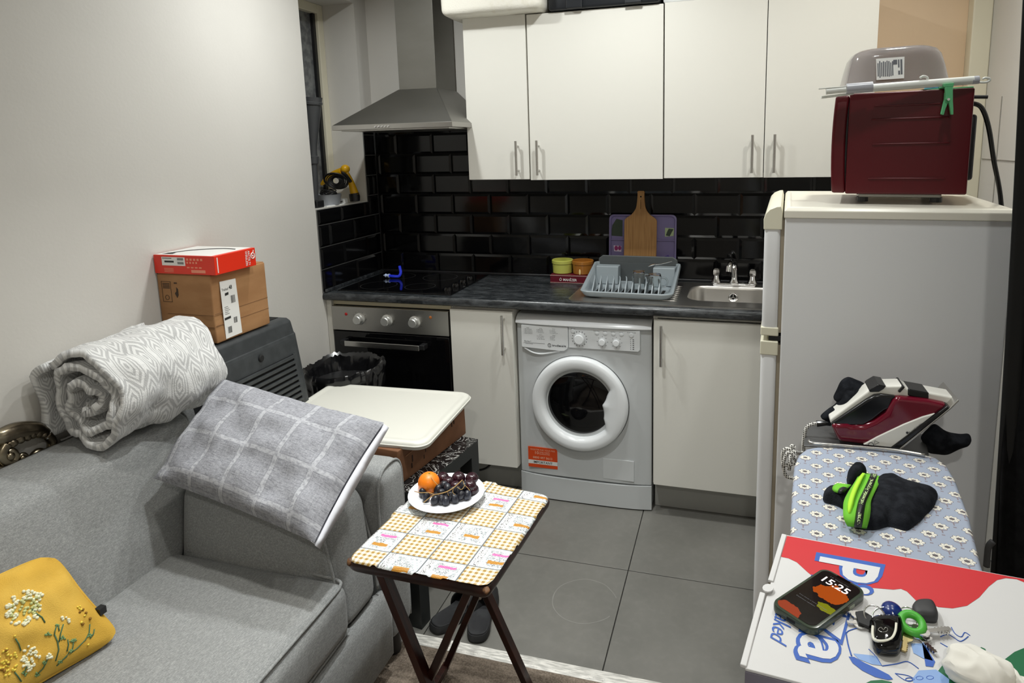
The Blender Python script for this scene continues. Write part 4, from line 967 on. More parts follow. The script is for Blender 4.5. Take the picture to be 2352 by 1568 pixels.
# ------------------------------------------------------------------ ironing board
BZ = 0.900
t = thing('ironing_board', 'ironing board with blue daisy print cover in front of the fridge', 'ironing board', (1.2, -1.6, 0))
M_flor = Mat('daisy_cotton', rough=0.85, spec=0.2)
P3 = M_flor.xyz(M_flor.coord('Object', (1, 1, 1), (0, 0, math.radians(6))))
def cell(ox, oy, sx=0.045, sy=0.064):
    x = (P3[0]+ox)/sx; y = (P3[1]+oy)/sy
    return (x.fract()-0.5)*sx, (y.fract()-0.5)*sy
tot = None
def flower(ox, oy):
    x, y = cell(10+ox, 10+oy); r = (x*x+y*y*1.5).sqrt(); a = y.atan2(x)
    pet = r.lt((a*4).cos().abs()*0.0040+0.0082); ring = r.lt((a*4).cos().abs()*0.0040+0.0095); cen = (r.lt(0.0044)).max((r.lt(0.0080))*((a*8).cos().gt(0.93)))
    y2 = y+0.014
    stem = (x.abs()).lt(0.0011)*(y2.abs()).lt(0.008)
    lf = ((x.abs()*0.55-y2+0.0).abs()).lt(0.0012)*x.abs().lt(0.009)*y2.abs().lt(0.006)
    dx, dy = x-0.02, y; dot = ((x.abs()-0.0215).abs()).lt(0.0016)*((y-0.004).abs()).lt(0.0016)
    return pet, ring, cen, stem.max(lf).max(dot)
f1 = flower(0, 0); f2 = flower(0.0225, 0.032)
pet, ring, cen, st = (f1[i].max(f2[i]) for i in range(4))
k = M_flor.mix(st, srgb(160, 169, 186), srgb(138, 128, 134)); k = M_flor.mix(ring, k, srgb(120, 116, 120)); k = M_flor.mix(pet, k, srgb(228, 224, 212)); k = M_flor.mix(cen, k, srgb(104, 98, 100))
M_flor.col(k); M_flor.bump(M_flor.noise(M_flor.coord('Object'), 30, 2), 0.12, 0.01)
pl = [PZ(u, v, BZ) for u, v in ((1815, 1230), (1819, 1130), (1824, 1066), (1834, 1042), (1850, 1029), (1875, 1024), (1950, 1025), (2040, 1032), (2110, 1039), (2150, 1048), (2176, 1066), (2196, 1100), (2226, 1180), (2254, 1292))]
pl = [Vector((0.945, -2.15, BZ)), Vector((0.985, -1.80, BZ))]+pl+[Vector((1.272, -1.80, BZ)), Vector((1.232, -2.15, BZ))]
mb = MB().prism([p-Vector((0, 0, 0.026)) for p in pl], (0, 0, 0.026)); build('board', mb, M_flor, t, bevel=0.009, bseg=4)
M_mgrey = Mat('grey_metal', (0.18, 0.18, 0.18, 1), 0.4, 0.7)
for pp in ([(1.10, -1.25, 0.87), (1.16, -1.95, 0.02), (0.98, -1.97, 0.02)], [(1.22, -1.25, 0.87), (1.14, -1.30, 0.87)], [(1.15, -1.95, 0.87), (1.20, -1.30, 0.02)], [(1.05, -1.30, 0.02), (1.35, -1.30, 0.02)]):
    build('leg', MB().tube(pp, 0.011, 10), M_mgrey, t, smooth='all')
# iron rest
mb = MB().prism([PZ(u, v, BZ-0.012) for u, v in ((1846, 1026), (1850, 985), (1862, 975), (2095, 990), (2122, 1002), (2134, 1048))], (0, 0, 0.004))
build('iron_rest', mb, M_mgrey, t, bevel=0.002)
build('rest_rim', MB().tube(spline([PZ(1858, 1012, BZ+.006), PZ(1870, 1018, BZ+.006), PZ(1950, 1024, BZ+.006), PZ(2060, 1034, BZ+.006), PZ(2125, 1045, BZ+.006)], 4), 0.0035, 8), M_steel2, t, smooth='all')

# iron
t = thing('steam_iron', 'white, black and maroon steam iron tilted on the ironing board rest', 'iron', PY(2000, 1025, -1.07))
def ip(pts): return [(1830+x/5.6, 860+y/5.6) for x, y in pts]
def il(name, pts, y, th, mat, par=None, bev=0.004, seg=3): return build(name, MB().prism([PY(u, v, y) for u, v in ip(pts)], (0, th, 0)), mat, par or t, bevel=bev, bseg=seg)
M_ir_w = Mat('iron_white', srgb(236, 234, 226), 0.25); M_ir_b = Mat('iron_black', (0.008, 0.008, 0.009, 1), 0.2); M_ir_r = Mat('iron_maroon', srgb(108, 12, 36), 0.12, 0, 0.6)
yi = -1.105
body = il('body', [(440, 640), (660, 640), (700, 660), (860, 660), (1000, 600), (1150, 500), (1200, 400), (1240, 330), (1300, 290), (1700, 335), (1960, 390), (1900, 470), (1230, 940), (850, 905), (540, 870), (515, 820)], yi+0.006, 0.088, M_ir_r, bev=0.016, seg=5)
il('handle', [(425, 575), (900, 225), (960, 180), (1050, 130), (1155, 150), (1380, 145), (1420, 180), (1710, 235), (2060, 300), (2060, 350), (1960, 388), (1700, 330), (1300, 285), (1080, 262), (1000, 272), (900, 330), (440, 640)], yi+0.022, 0.050, M_ir_w, bev=0.007)
il('grip', [(440, 640), (900, 328), (1000, 270), (1090, 258), (1290, 285), (1240, 335), (1200, 440), (1130, 470), (980, 590), (860, 655), (700, 655), (640, 700), (530, 815), (500, 780)], yi+0.012, 0.070, M_ir_b, bev=0.010)
il('steam_button', [(930, 205), (960, 180), (1050, 128), (1155, 148), (1120, 190), (1060, 225), (940, 228)], yi+0.018, 0.058, M_ir_b, bev=0.004)
il('filler_cap', [(1432, 185), (1705, 235), (1700, 328), (1430, 275)], yi+0.0195, 0.055, M_ir_b, bev=0.003)
il('spray_lever', [(1300, 222), (1370, 145), (1400, 165), (1330, 240)], yi+0.017, 0.060, M_ir_b, bev=0.003)
sp_ = il('side_panel', [(855, 903), (1040, 800), (1380, 640), (1620, 545), (1785, 500), (1230, 938)], yi+0.002, 0.096, M_ir_w, bev=0.002)
il('skirt', [(1210, 945), (1950, 400), (1965, 430), (1320, 955)], yi-0.002, 0.104, M_ir_b, bev=0.003)
il('soleplate', [(1315, 958), (1960, 440), (2080, 320), (2092, 340), (1990, 440), (1350, 962)], yi-0.004, 0.108, M_steel2, bev=0.002)
def iq(pts, y): return [PY(u, v, y) for u, v in ip(pts)]
textq('lettering', 'Russell Hobbs', iq([(1448, 760), (1612, 632), (1605, 612), (1440, 735)], yi+0.002), M_print, sp_, 0.0012)
mb = MB().cyl(PY(*ip([(1422, 748)])[0], yi+0.0005), PY(*ip([(1422, 748)])[0], yi+0.002), 0.0026, n=14); build('logo_dot', mb, M_print, sp_)
mb = MB().tube([PY(*ip([(955+34*math.cos(a*PI/10), 905+30*math.sin(a*PI/10))])[0], yi+0.0008) for a in range(20)], 0.0006, 5, closed=True)
mb.tube(iq([(1000, 900), (1060, 875), (1005, 850)], yi+0.0008), 0.0006, 5, closed=True)
build('symbol', mb, M_print, sp_)
pts = [PY(*p, -1.06) for p in ip([(440, 640), (380, 625), (255, 632)])]
cc_ = build('cord_sleeve', MB().tube(pts, [0.004, 0.0055, 0.0075], 10), M_ir_b, t, smooth=True)
M_braid = Mat('braided_cord', rough=0.8)
X3 = M_braid.xyz(M_braid.coord('Object')); s_ = ((X3[0]*700+X3[2]*700).sin()*(X3[2]*700-X3[0]*600).sin()).step(-0.25, -0.1)
M_braid.col(M_braid.mix(s_, srgb(60, 58, 56), srgb(228, 226, 220)))
pts = [PY(*p, -1.06) for p in ((1876, 973), (1864, 974), (1853, 982), (1848, 998), (1845, 1020), (1843, 1040))]+[Vector((1.053, -1.14, 0.885)), Vector((1.046, -1.15, 0.85))]
build('cord', MB().tube(spline(pts, 6), 0.0042, 8), M_braid, cc_, smooth='all')
for k, loop in enumerate(([(1826, 1028), (1818, 1024), (1822, 1045), (1829, 1060)], [(1829, 1040), (1806, 1030), (1797, 1045), (1800, 1075), (1806, 1093), (1821, 1098)], [(1828, 1052), (1812, 1038), (1799, 1062), (1803, 1068), (1826, 1064)])):
    build('cord', MB().tube(spline([PY(u, v, -1.16-0.01*k) for u, v in loop], 6), 0.0038, 8), M_braid, cc_, smooth='all')

# dark cloths round the iron
M_sock = mottled('black_knit', (0.010, 0.011, 0.014, 1), (0.020, 0.022, 0.027, 1), 60, 0.95, 0.6, 500, spec=0.1, bdist=0.002)
def cloth(name, label, cat, pts, y, H, up=(0, -1, 0), fn=None, mat=None, parent=None, nz=0.004, fq=35, rings=7, grp=None):
    fn = fn or (lambda u, v: PY(u, v, y)); mb = MB(); inflate(mb, spline([fn(u, v) for u, v in pts], 4, True), up, H, rings, base=0.004 if up[1] else 0); mb.noise(nz, fq, len(pts))
    c = sum((fn(u, v) for u, v in pts), Vector())/len(pts)
    if parent: return build(name, mb, mat or M_sock, parent, smooth='all')
    return tag(build(name, mb, mat or M_sock, smooth='all', loc=c), label, cat, grp)
def ip2(pts): return ip(pts)
cloth('rolled_sock', 'dark charcoal sock roll standing behind the iron handle, the taller one', 'sock', ip2([(520, 340), (480, 300), (500, 240), (560, 120), (640, 40), (690, 32), (780, 80), (930, 150), (960, 180), (820, 240), (680, 280)]), -1.020, 0.030)
s2 = cloth('rolled_sock', 'dark charcoal sock roll in front of the taller one, left of the iron', 'sock', ip2([(330, 560), (320, 520), (400, 440), (520, 370), (580, 260), (640, 160), (700, 140), (780, 155), (920, 190), (900, 250), (760, 360), (600, 470), (470, 560), (430, 600)]), -1.035, 0.028)
cloth('black_glove', 'black cloth lying right of the iron, its rounded tip pointing right', 'cloth', ip2([(1690, 990), (1640, 900), (1600, 800), (1700, 700), (1780, 650), (1900, 720), (2080, 775), (2190, 770), (2235, 800), (2230, 860), (2120, 910), (1960, 990), (1800, 1005)]), -1.03, 0.030)

# green-cuffed sock bundle on the board
t = thing('sock_bundle', 'balled black socks with bright green lettered cuffs on the daisy cover', 'socks', PZ(2020, 1160, BZ))
Z_ = lambda u, v: PZ(u, v, BZ+0.001)
up = (0, 0, 1)
def sk(pts): return [(1860+x/6.918, 1060+y/6.918) for x, y in pts]
cloth('sock', '', '', sk([(900, 700), (930, 480), (1060, 330), (1170, 262), (1300, 255), (1450, 330), (1600, 390), (1900, 450), (2030, 530), (2010, 640), (1900, 800), (1700, 990), (1560, 1090), (1400, 1060), (1250, 1030), (1050, 1085), (800, 1075), (700, 1040), (760, 900)]), 0, 0.030, up, Z_, M_sock, t, 0.003, 30, 8)
cloth('sock', '', '', sk([(200, 560), (260, 500), (340, 490), (560, 480), (700, 560), (700, 700), (560, 760), (420, 700), (230, 650)]), 0, 0.024, up, Z_, M_sock, t)
cloth('sock', '', '', sk([(590, 320), (620, 230), (700, 165), (790, 148), (880, 165), (900, 260), (760, 380), (620, 400)]), 0, 0.030, up, Z_, M_sock, t)
M_lime = Mat('lime_knit', srgb(118, 196, 60), 0.8, 0, 0.2); M_lime2 = Mat('neon_knit', srgb(186, 250, 70), 0.8, 0, 0.2)
def band(name, L, R, h0, hm, mat, dz=0.0, n=14, par=t):
    """elastic cuff: strip arched over the sock between two side lines"""
    a = spline([(u, v, 0) for u, v in sk(L)], 4); b = spline([(u, v, 0) for u, v in sk(R)], 4); m = min(len(a), len(b)); mb = MB(); rows = []
    for i in range(m):
        f = i/(m-1); hh = h0+hm*math.sin(PI*f)**0.6+dz
        rows.append([PZ(a[i].x+(b[i].x-a[i].x)*s, a[i].y+(b[i].y-a[i].y)*s, BZ+hh+0.004*math.sin(PI*s)) for s in (0, .25, .5, .75, 1)])
    mb.loft(rows, closed=False); return build(name, mb, mat, par, smooth='all', solid=0.0016), rows
bd, rows = band('cuff', [(600, 1020), (540, 900), (530, 760), (545, 620), (620, 470), (730, 300), (800, 160)], [(900, 1060), (945, 900), (965, 760), (975, 620), (1060, 430), (1130, 300), (1170, 245)], 0.004, 0.026, M_lime)
bd2, r2 = band('cuff', [(380, 480), (360, 430), (380, 380), (440, 345)], [(520, 510), (560, 470), (610, 420), (660, 370)], 0.018, 0.008, M_lime)
band('cuff_stripe', [(620, 860), (600, 740), (620, 600), (680, 430), (760, 280), (840, 180)], [(640, 830), (690, 700), (710, 590), (760, 440), (830, 290), (880, 190)], 0.016, 0.020, M_lime2, 0.002)
def cuffquad(pts, h):
    return [PZ(u, v, BZ+hh) for (u, v), hh in zip(sk(pts), h)]
bs, rs = band('cuff_panel', [(705, 1040), (725, 900), (745, 760), (780, 620), (850, 470), (930, 300), (975, 185)], [(820, 1045), (845, 900), (865, 760), (895, 620), (965, 470), (1030, 320), (1070, 205)], 0.008, 0.026, M_black_plastic, 0.002)
textq('lettering', 'Appa', cuffquad([(745, 1035), (745, 830), (820, 800), (815, 1035)][0:1]+[(735, 820), (810, 800), (805, 1035)], (0.022, 0.032, 0.034, 0.024))[0:1]+cuffquad([(750, 815), (822, 805), (808, 1035)], (0.034, 0.035, 0.024))[0:0]+[], M_lime2, t) if False else None
def bandtext(s, L, R, rows):
    """lettering that follows the cuff panel"""
    cu = bpy.data.curves.new('lettering', 'FONT'); cu.body = s; cu.resolution_u = 2; cu.offset = 0.012
    to = bpy.data.objects.new('lettering', cu); me = bpy.data.meshes.new_from_object(to); bpy.data.objects.remove(to)
    xs = [v.co.x for v in me.vertices]; ys = [v.co.y for v in me.vertices]; x0, x1, y0, y1 = min(xs), max(xs), min(ys), max(ys)
    Mi = rootmat(t).inverted(); m = len(rows)-1
    for v in me.vertices:
        f = (L+(R-L)*(v.co.x-x0)/(x1-x0))*m; i = min(int(f), m-1); f -= i; g = 0.12+0.76*(v.co.y-y0)/(y1-y0)
        g = 1-g
        q = g*4; j = min(int(q), 3); q -= j
        p = (rows[i][j]*(1-q)+rows[i][j+1]*q)*(1-f)+(rows[i+1][j]*(1-q)+rows[i+1][j+1]*q)*f
        v.co = Mi @ (p+Vector((0, -0.0006, 0.0016)))
    me.materials.append(M_limel.m); o = bpy.data.objects.new('lettering', me); COL.objects.link(o); o.parent = t
M_limel = Mat('pale_lime_letter', srgb(214, 240, 170), 0.7)
bandtext('Appar', 0.02, 0.27, rs); bandtext('Authentic Apparel', 0.42, 0.86, rs); bandtext('Auth', 0.90, 0.99, rs)
band('cuff_panel', [(450, 500), (455, 460), (480, 420), (520, 390)], [(520, 510), (540, 480), (575, 445), (610, 420)], 0.020, 0.009, M_black_plastic, 0.0015)

# ------------------------------------------------------------------ pizza box
ZT = 0.944
FLc, NLc = PZ(1803, 1227, ZT), PZ(1711, 1534, ZT); ex = (PZ(2352, 1328, ZT)-FLc).normalized()
FRc, NRc = FLc+ex*0.40, NLc+ex*0.40
t = thing('pizza_box', 'large takeaway pizza box with red wave and blue lettering on the ironing board', 'pizza box', ((FLc+NRc)/2)-Vector((0, 0, 0.042)))
M_card = Mat('white_card', srgb(214, 213, 212), 0.5); M_cardside = Mat('shaded_card_side', srgb(120, 116, 128), 0.6)  # tray sides darker than the lid: shadow put into the card colour
dz = Vector((0, 0, 1))
mb = MB().prism([p-dz*0.0415 for p in (FLc, FRc, NRc, NLc)], dz*0.037); build('tray', mb, M_cardside, t, bevel=0.001)
mb = MB().prism([p-dz*0.004 for p in (FLc, FRc, NRc, NLc)], dz*0.004); lid = build('lid', mb, M_card, t, bevel=0.0012)
for a, b in (((1806, 1228), (1775, 1335)), ((1757, 1362), (1713, 1530))):
    build('lid_flap', MB().beam(PZ(*a, ZT+0.001)+Vector((-.003, 0, -.001)), PZ(*b, ZT+0.001)+Vector((-.003, 0, -.001)), 0.008, 0.005), M_card, t, bevel=0.0015)
tabp = [PZ(1764+13*math.cos(a*PI/6), 1352+9*math.sin(a*PI/6), ZT+0.0035) for a in range(12)]
build('lid_tab', MB().prism(tabp, dz*0.002), M_card, t)
def ink(name, pts, mat, lay=1, fn=None):
    P = [PZ(u, v, ZT)+dz*(0.0003*lay) for u, v in pts]
    mb = MB(); n = len(P); bm = bmesh.new(); f = bm.faces.new([bm.verts.new(p) for p in P]); bmesh.ops.triangulate(bm, faces=[f], ngon_method='EAR_CLIP')
    bm.verts.index_update(); mb.add([v.co.copy() for v in bm.verts], [tuple(v.index for v in f.verts) for f in bm.faces]); bm.free()
    return build(name, mb, mat, lid)
M_redink = Mat('red_ink', srgb(205, 36, 44), 0.5); M_blueink = Mat('blue_ink', srgb(52, 96, 184), 0.5); M_greenink = Mat('green_ink', srgb(14, 104, 62), 0.5); M_lblue = Mat('light_blue_ink', srgb(140, 172, 222), 0.5); M_wink = Mat('white_ink', srgb(220, 220, 222), 0.5)
fr = [(u, v) for u, v in ((1796, 1279), (1811, 1282), (1830, 1291), (1855, 1314), (1885, 1338), (1940, 1346), (1994, 1349), (2052, 1354), (2069, 1352), (2083, 1358), (2102, 1377), (2116, 1391), (2130, 1397), (2130, 1384), (2155, 1394), (2188, 1397), (2221, 1391), (2249, 1372), (2271, 1347), (2290, 1332), (2310, 1327.5), (2335, 1330), (2352, 1337), (2400, 1372))]
ink('red_wave', [(1808, 1230.5), (2352, 1330), (2424, 1345), (2420, 1385)]+fr[::-1][0:]+[(1794, 1278)], M_redink, 1)
ink('green_wave', [(2352, 1488), (2330, 1497), (2300, 1520), (2285, 1568), (2285, 1640), (2460, 1640), (2440, 1460)], M_greenink)
ink('green_wave', [(2165, 1527), (2180, 1518), (2196, 1545), (2235, 1570), (2230, 1600), (2120, 1600), (2140, 1560)], M_greenink)
ink('green_wave', [(2242, 1497), (2246, 1489), (2254, 1486), (2263, 1490), (2267, 1500)], M_greenink)
ink('green_wave', [(1984, 1571), (2000, 1563), (2025, 1561), (2048, 1566), (2055, 1580), (1990, 1580)], M_greenink)
def tq(name, s, pts, mat, lay, off, sp=1.0, shear=0): return textq(name, s, [PZ(u, v, ZT)+dz*(0.0003*lay) for u, v in pts], mat, lid, 0.0001, off, sp, shear)
tq('lettering', 'Pizza', [(1873, 1268), (1818, 1512), (1962, 1552), (2034, 1297)], M_blueink, 2, 0.055, 1.06)
tq('lettering', 'Pizza', [(1882, 1278), (1829, 1505), (1957, 1540), (2022, 1304)], M_wink, 3, 0.022, 1.13)
tq('lettering', 'Baked', [(1784, 1392), (1766, 1474), (1806, 1486), (1826, 1400)], M_blueink, 2, 0.0, 0.9, 0.4)
def stroke(name, pts, r, mat=M_blueink, lay=3, closed=False):
    return build(name, MB().tube(spline([PZ(u, v, ZT+0.0004) for u, v in pts], 5, closed), r, 5, closed=closed), mat, lid, smooth='all')
ink('peel_blade', [(1949, 1508), (1962, 1509), (1985, 1522), (2015, 1536), (2042, 1550), (2051, 1560), (2040, 1562), (2010, 1555), (1980, 1540), (1958, 1523)], M_blueink, 2)
ink('peel_shade', [(1960, 1501), (1990, 1504), (2014, 1507), (2026, 1529), (2003, 1526), (1972, 1514)], M_lblue, 2)
ink('scarf_shade', [(2092, 1478), (2118, 1478), (2130, 1494), (2143, 1518), (2120, 1512), (2098, 1500)], M_lblue, 2)
ink('scarf_shade', [(2118, 1478), (2128, 1477), (2135, 1500), (2148, 1520), (2143, 1532), (2126, 1530)], M_blueink, 2)
ink('slice_shade', [(2095, 1560), (2110, 1540), (2150, 1538), (2180, 1560), (2178, 1600), (2110, 1600)], M_lblue, 2)
stroke('outline', [(1943, 1455), (1950, 1448), (1975, 1440)], 0.0007); stroke('outline', [(1943, 1452), (1948, 1480), (1956, 1506)], 0.0009)
stroke('outline', [(1995, 1490), (2010, 1505), (2025, 1528)], 0.0005); stroke('outline', [(2026, 1529), (2060, 1524), (2085, 1519), (2110, 1535)], 0.0006)
stroke('outline', [(2056, 1546), (2085, 1551), (2100, 1560), (2080, 1562), (2056, 1546)], 0.0005)
stroke('steam_line', [(2160, 1462), (2176, 1456), (2190, 1463), (2204, 1472), (2214, 1469), (2224, 1461)], 0.0006); stroke('steam_line', [(2185, 1440), (2194, 1455), (2208, 1462), (2216, 1452), (2228, 1459)], 0.0006); stroke('steam_line', [(2160, 1476), (2180, 1487), (2192, 1490), (2204, 1481), (2216, 1486)], 0.0006)
for u, v in ((2088, 1560), (2112, 1557), (2136, 1556)): stroke('outline', [(u+8*math.cos(a*PI/4), v+4*math.sin(a*PI/4)) for a in range(8)], 0.0005, closed=True)

# phone
zp = ZT+0.0135
q0, q1, q2, q3 = (PZ(u, v, zp) for u, v in ((1769, 1388), (1872, 1440), (1994, 1352), (1888, 1307)))
cen_ = (q0+q1+q2+q3)/4; axl = ((q3+q2)/2-(q0+q1)/2); axw = ((q1+q2)/2-(q0+q3)/2); LL, WW = axl.length, axw.length
axl.normalize(); axw = (axw-axl*axw.dot(axl)).normalized()
Mp = Matrix((axw, axl, axw.cross(axl))).transposed().to_4x4(); Mp.translation = cen_-dz*0.0128
t = thing('smartphone', 'smartphone in a dark green case lying on the pizza box, screen lit', 'phone', M=Mp)
M_case = Mat('olive_case', srgb(62, 74, 60), 0.15); M_case.b.inputs['Transmission Weight'].default_value = 0.2
hw_, hl = WW/2+0.002, LL/2+0.002
mb = MB().loft([rrect(-hw_+g, hw_-g, -hl+g, hl-g, 0.013, z, 8) for g, z in ((0.003, 0.0), (0.0, 0.003), (0.0, 0.010), (0.0008, 0.0122), (0.003, 0.0125))]); part('case', mb, M_case, t, smooth=True)
M_scr = Mat('phone_screen', rough=0.06)
v = M_scr.coord('Object', (1, 1, 1)); p3 = M_scr.xyz(v)
dx_, dy_ = (p3[0]-0.006)/0.021, (p3[1]-0.018)/0.020; r_ = (dx_*dx_+dy_*dy_).sqrt()+(M_scr.noise(v, 60, 3)-0.5)*1.3
k = M_scr.mix(r_.lt(0.95), (0.010, 0.007, 0.006, 1), srgb(190, 84, 16))
dx2, dy2 = (p3[0]-0.020)/0.017, (p3[1]+0.014)/0.009; r2 = (dx2*dx2+dy2*dy2).sqrt()+(M_scr.noise(v, 80, 3)-0.5)*1.2; k = M_scr.mix(r2.lt(0.9), k, srgb(140, 142, 18))
dx3, dy3 = (p3[0]+0.010)/0.022, (p3[1]+0.054)/0.013; r3 = (dx3*dx3+dy3*dy3).sqrt()+(M_scr.noise(v, 70, 3)-0.5)*1.2; k = M_scr.mix(r3.lt(0.9), k, srgb(170, 66, 34))
M_scr.nt.links.new(k, M_scr.b.inputs['Emission Color']); M_scr.b.inputs['Emission Strength'].default_value = 0.75; M_scr.b.inputs['Base Color'].default_value = (0.004, 0.004, 0.004, 1)
scr = part('screen', MB().loft([rrect(-hw_+0.0045, hw_-0.0045, -hl+0.0045, hl-0.0045, 0.010, z, 8) for z in (0.0120, 0.0130)]), M_scr, t)
M_scrtxt = Mat('screen_text', (0.8, 0.7, 0.7, 1), 0.4); M_scrtxt.emit((1, 0.86, 0.86, 1), 0.6)
def pq(x0_, x1_, y0_, y1_): return [(x0_, y0_, 0.0132), (x1_, y0_, 0.0132), (x1_, y1_, 0.0132), (x0_, y1_, 0.0132)]
textq('clock_digits', '15:25', pq(-0.018, 0.020, LL/2-0.030, LL/2-0.016), M_scrtxt, scr, 0.0001, 0.012, world=False)
textq('status_text', '15 Saturday', pq(-0.014, 0.014, LL/2-0.0135, LL/2-0.011), M_faint, scr, 0.0001, world=False)
textq('notification_text', 'You have a new message', pq(-0.020, 0.022, -0.018, -0.0155), M_faint, scr, 0.0001, world=False)
textq('notification_text', 'Delivery update', pq(-0.020, 0.008, -0.024, -0.0215), M_faint, scr, 0.0001, world=False)
part('notch', MB().prism(rrect(-0.010, 0.010, LL/2-0.0055, LL/2-0.0005, 0.002, 0.0131, 4), (0, 0, 0.0002)), M_black_gloss, scr)
part('button', MB().rbox((hw_-0.0008, 0.018, 0.004), (hw_+0.0012, 0.030, 0.009), 0.001, 2, 2), Mat('case_button', srgb(150, 158, 140), 0.3), t, smooth='all')
part('charging_port', MB().box((-0.006, -hl-0.0005, 0.005), (0.006, -hl+0.002, 0.0085)), M_dark, t)

# keys
def K(u, v, h=0.0): return PZ(u, v, ZT+h)
t = thing('key_bunch', 'bunch of keys with black car fob and green tag on the pizza box', 'keys', K(2040, 1440))
def ky(x, y): return (1740+x/3.843, 1360+y/3.843)
fobc = [ky(*p) for p in ((1000, 330), (985, 300), (1030, 268), (1120, 258), (1240, 262), (1275, 300), (1280, 420), (1262, 520), (1235, 556), (1180, 562), (1100, 553), (1045, 530), (1005, 470))]
mb = MB(); R = []
base = [K(u, v+6, 0.001) for u, v in fobc]; c = sum(base, Vector())/len(base)
for s, h in ((0.92, 0.0), (1.0, 0.004), (1.0, 0.012), (0.90, 0.017), (0.70, 0.0185)): R.append([c+(p-c)*s+dz*h for p in spline(base, 3, True)])
fob = build('car_fob', MB().loft(R), M_black_gloss, t, smooth='all')
pts = [ky(*p) for p in ((1018, 300), (1016, 370), (1035, 420), (1110, 430), (1180, 410), (1215, 350), (1224, 275))]
build('silver_trim', MB().tube(spline([PZ(u, v, ZT+0.0185) for u, v in pts], 5), 0.0018, 8), Mat('cream_trim', srgb(232, 230, 214), 0.3), fob, smooth='all')
pts = [ky(*p) for p in ((1065, 325), (1090, 308), (1110, 330), (1130, 308), (1150, 325), (1135, 345), (1100, 350), (1075, 340))]
build('emblem', MB().tube(spline([PZ(u, v, ZT+0.0193) for u, v in pts], 3, True), 0.0005, 6, closed=True), M_chrome, fob, smooth='all')
def ring_(name, u, v, r, h, rr, mat, tilt=0.3, ph=0):
    c = K(u, v, h); return build(name, MB().tube([c+Vector((r*math.cos(a*PI/12), r*math.sin(a*PI/12)*math.cos(tilt), r*math.sin(a*PI/12+ph)*math.sin(tilt))) for a in range(24)], rr, 8, closed=True), mat, t, smooth='all')
ring_('split_ring', *ky(1035, 205), 0.013, 0.010, 0.0011, M_chrome, 0.5); ring_('split_ring', *ky(1105, 200), 0.012, 0.010, 0.001, M_chrome, 0.5, 1); ring_('split_ring', *ky(1330, 210), 0.011, 0.009, 0.001, M_chrome, 0.6)
build('blue_tag', MB().ball(K(*ky(1185, 160), 0.010), (0.013, 0.015, 0.009), 18, 10), Mat('navy_rubber', srgb(14, 40, 110), 0.25), t, smooth='all')['label'] = 'dark blue round tag'
bp = [K(*ky(*p), 0.001) for p in ((1360, 190), (1380, 145), (1440, 125), (1530, 130), (1570, 180), (1590, 245), (1575, 275), (1500, 272), (1400, 255))]
c = sum(bp, Vector())/len(bp); build('round_pouch', MB().loft([[c+(p-c)*s+dz*h for p in spline(bp, 3, True)] for s, h in ((0.95, 0), (1, 0.004), (1, 0.009), (0.9, 0.013), (0.6, 0.0145))]), Mat('grey_rubber', (0.035, 0.035, 0.037, 1), 0.55), t, smooth='all')
ring_('green_tag', *ky(1362, 272), 0.0125, 0.012, 0.0052, Mat('green_rubber', srgb(80, 180, 60), 0.4), 0.35)
def key_(head, tip, w_, h, mat=M_steel2):
    a, b = K(*ky(*head), h), K(*ky(*tip), h*0.6+0.002); 
    mb = MB().beam(a, b, w_, 0.0022); d = (b-a); 
    mb.lathe([(0.0, -0.001), (0.008, -0.001), (0.008, 0.001), (0, 0.001)], a, 14)
    for k in range(4): p_ = a+d*(0.5+0.12*k); mb.beam(p_, p_+d*0.05, w_*1.5, 0.0018)
    return build('key', mb, mat, t)
key_((1400, 370), (1575, 535), 0.0045, 0.004, M_chrome); key_((1310, 400), (1290, 520), 0.005, 0.004, Mat('brass', (0.45, 0.36, 0.18, 1), 0.3, 1)); key_((1480, 330), (1690, 350), 0.006, 0.006); key_((1460, 350), (1700, 320), 0.006, 0.009); key_((1420, 320), (1520, 420), 0.007, 0.005); key_((900, 280), (790, 262), 0.004, 0.003); key_((880, 200), (765, 150), 0.005, 0.005)
build('leather_fob', MB().prism([K(*ky(*p), 0.004) for p in ((860, 190), (930, 180), (1010, 230), (1000, 300), (985, 325), (890, 285))], dz*0.004), Mat('dark_leather', (0.012, 0.012, 0.013, 1), 0.6), t, bevel=0.001)
build('carabiner', MB().tube(spline([K(*ky(*p), 0.014) for p in ((1060, 205), (1120, 215), (1200, 228), (1280, 245))], 4), 0.0022, 8), M_chrome, t, smooth='all')

# tissue
M_tis = Mat('tissue_paper', srgb(236, 233, 224), 0.9, 0, 0.1); M_tis.b.inputs['Subsurface Weight'].default_value = 0.0
mb = MB(); c = PZ(2248, 1538, ZT+0.018); mb.ball(c, (0.036, 0.030, 0.019), 56, 34)
for i, p in enumerate(mb.v):
    q = (p-c); n1 = noise.noise(p*34); n2 = abs(noise.noise(p*46+Vector((5, 3, 1)))); mb.v[i] = c+q*(1+0.26*n1-0.34*n2+0.10)+Vector((0, 0, 0))
    mb.v[i].z = max(mb.v[i].z, ZT+0.0012)
tis = tag(build('tissue', mb, M_tis, smooth=True, angle=0.5, loc=Vector((c.x, c.y, ZT))), 'crumpled white paper tissue on the pizza box beside the keys', 'tissue')
mb = MB(); c2 = c
mb.grid(lambda u, v: Vector((c.x+0.02+0.07*u, c.y-0.035+0.05*v+0.006*math.sin(9*u), ZT+0.006+0.010*abs(noise.noise(Vector((u*5, v*5, 1))))*2)), 16, 12)
build('loose_ply', mb, M_tis, tis, smooth='all')
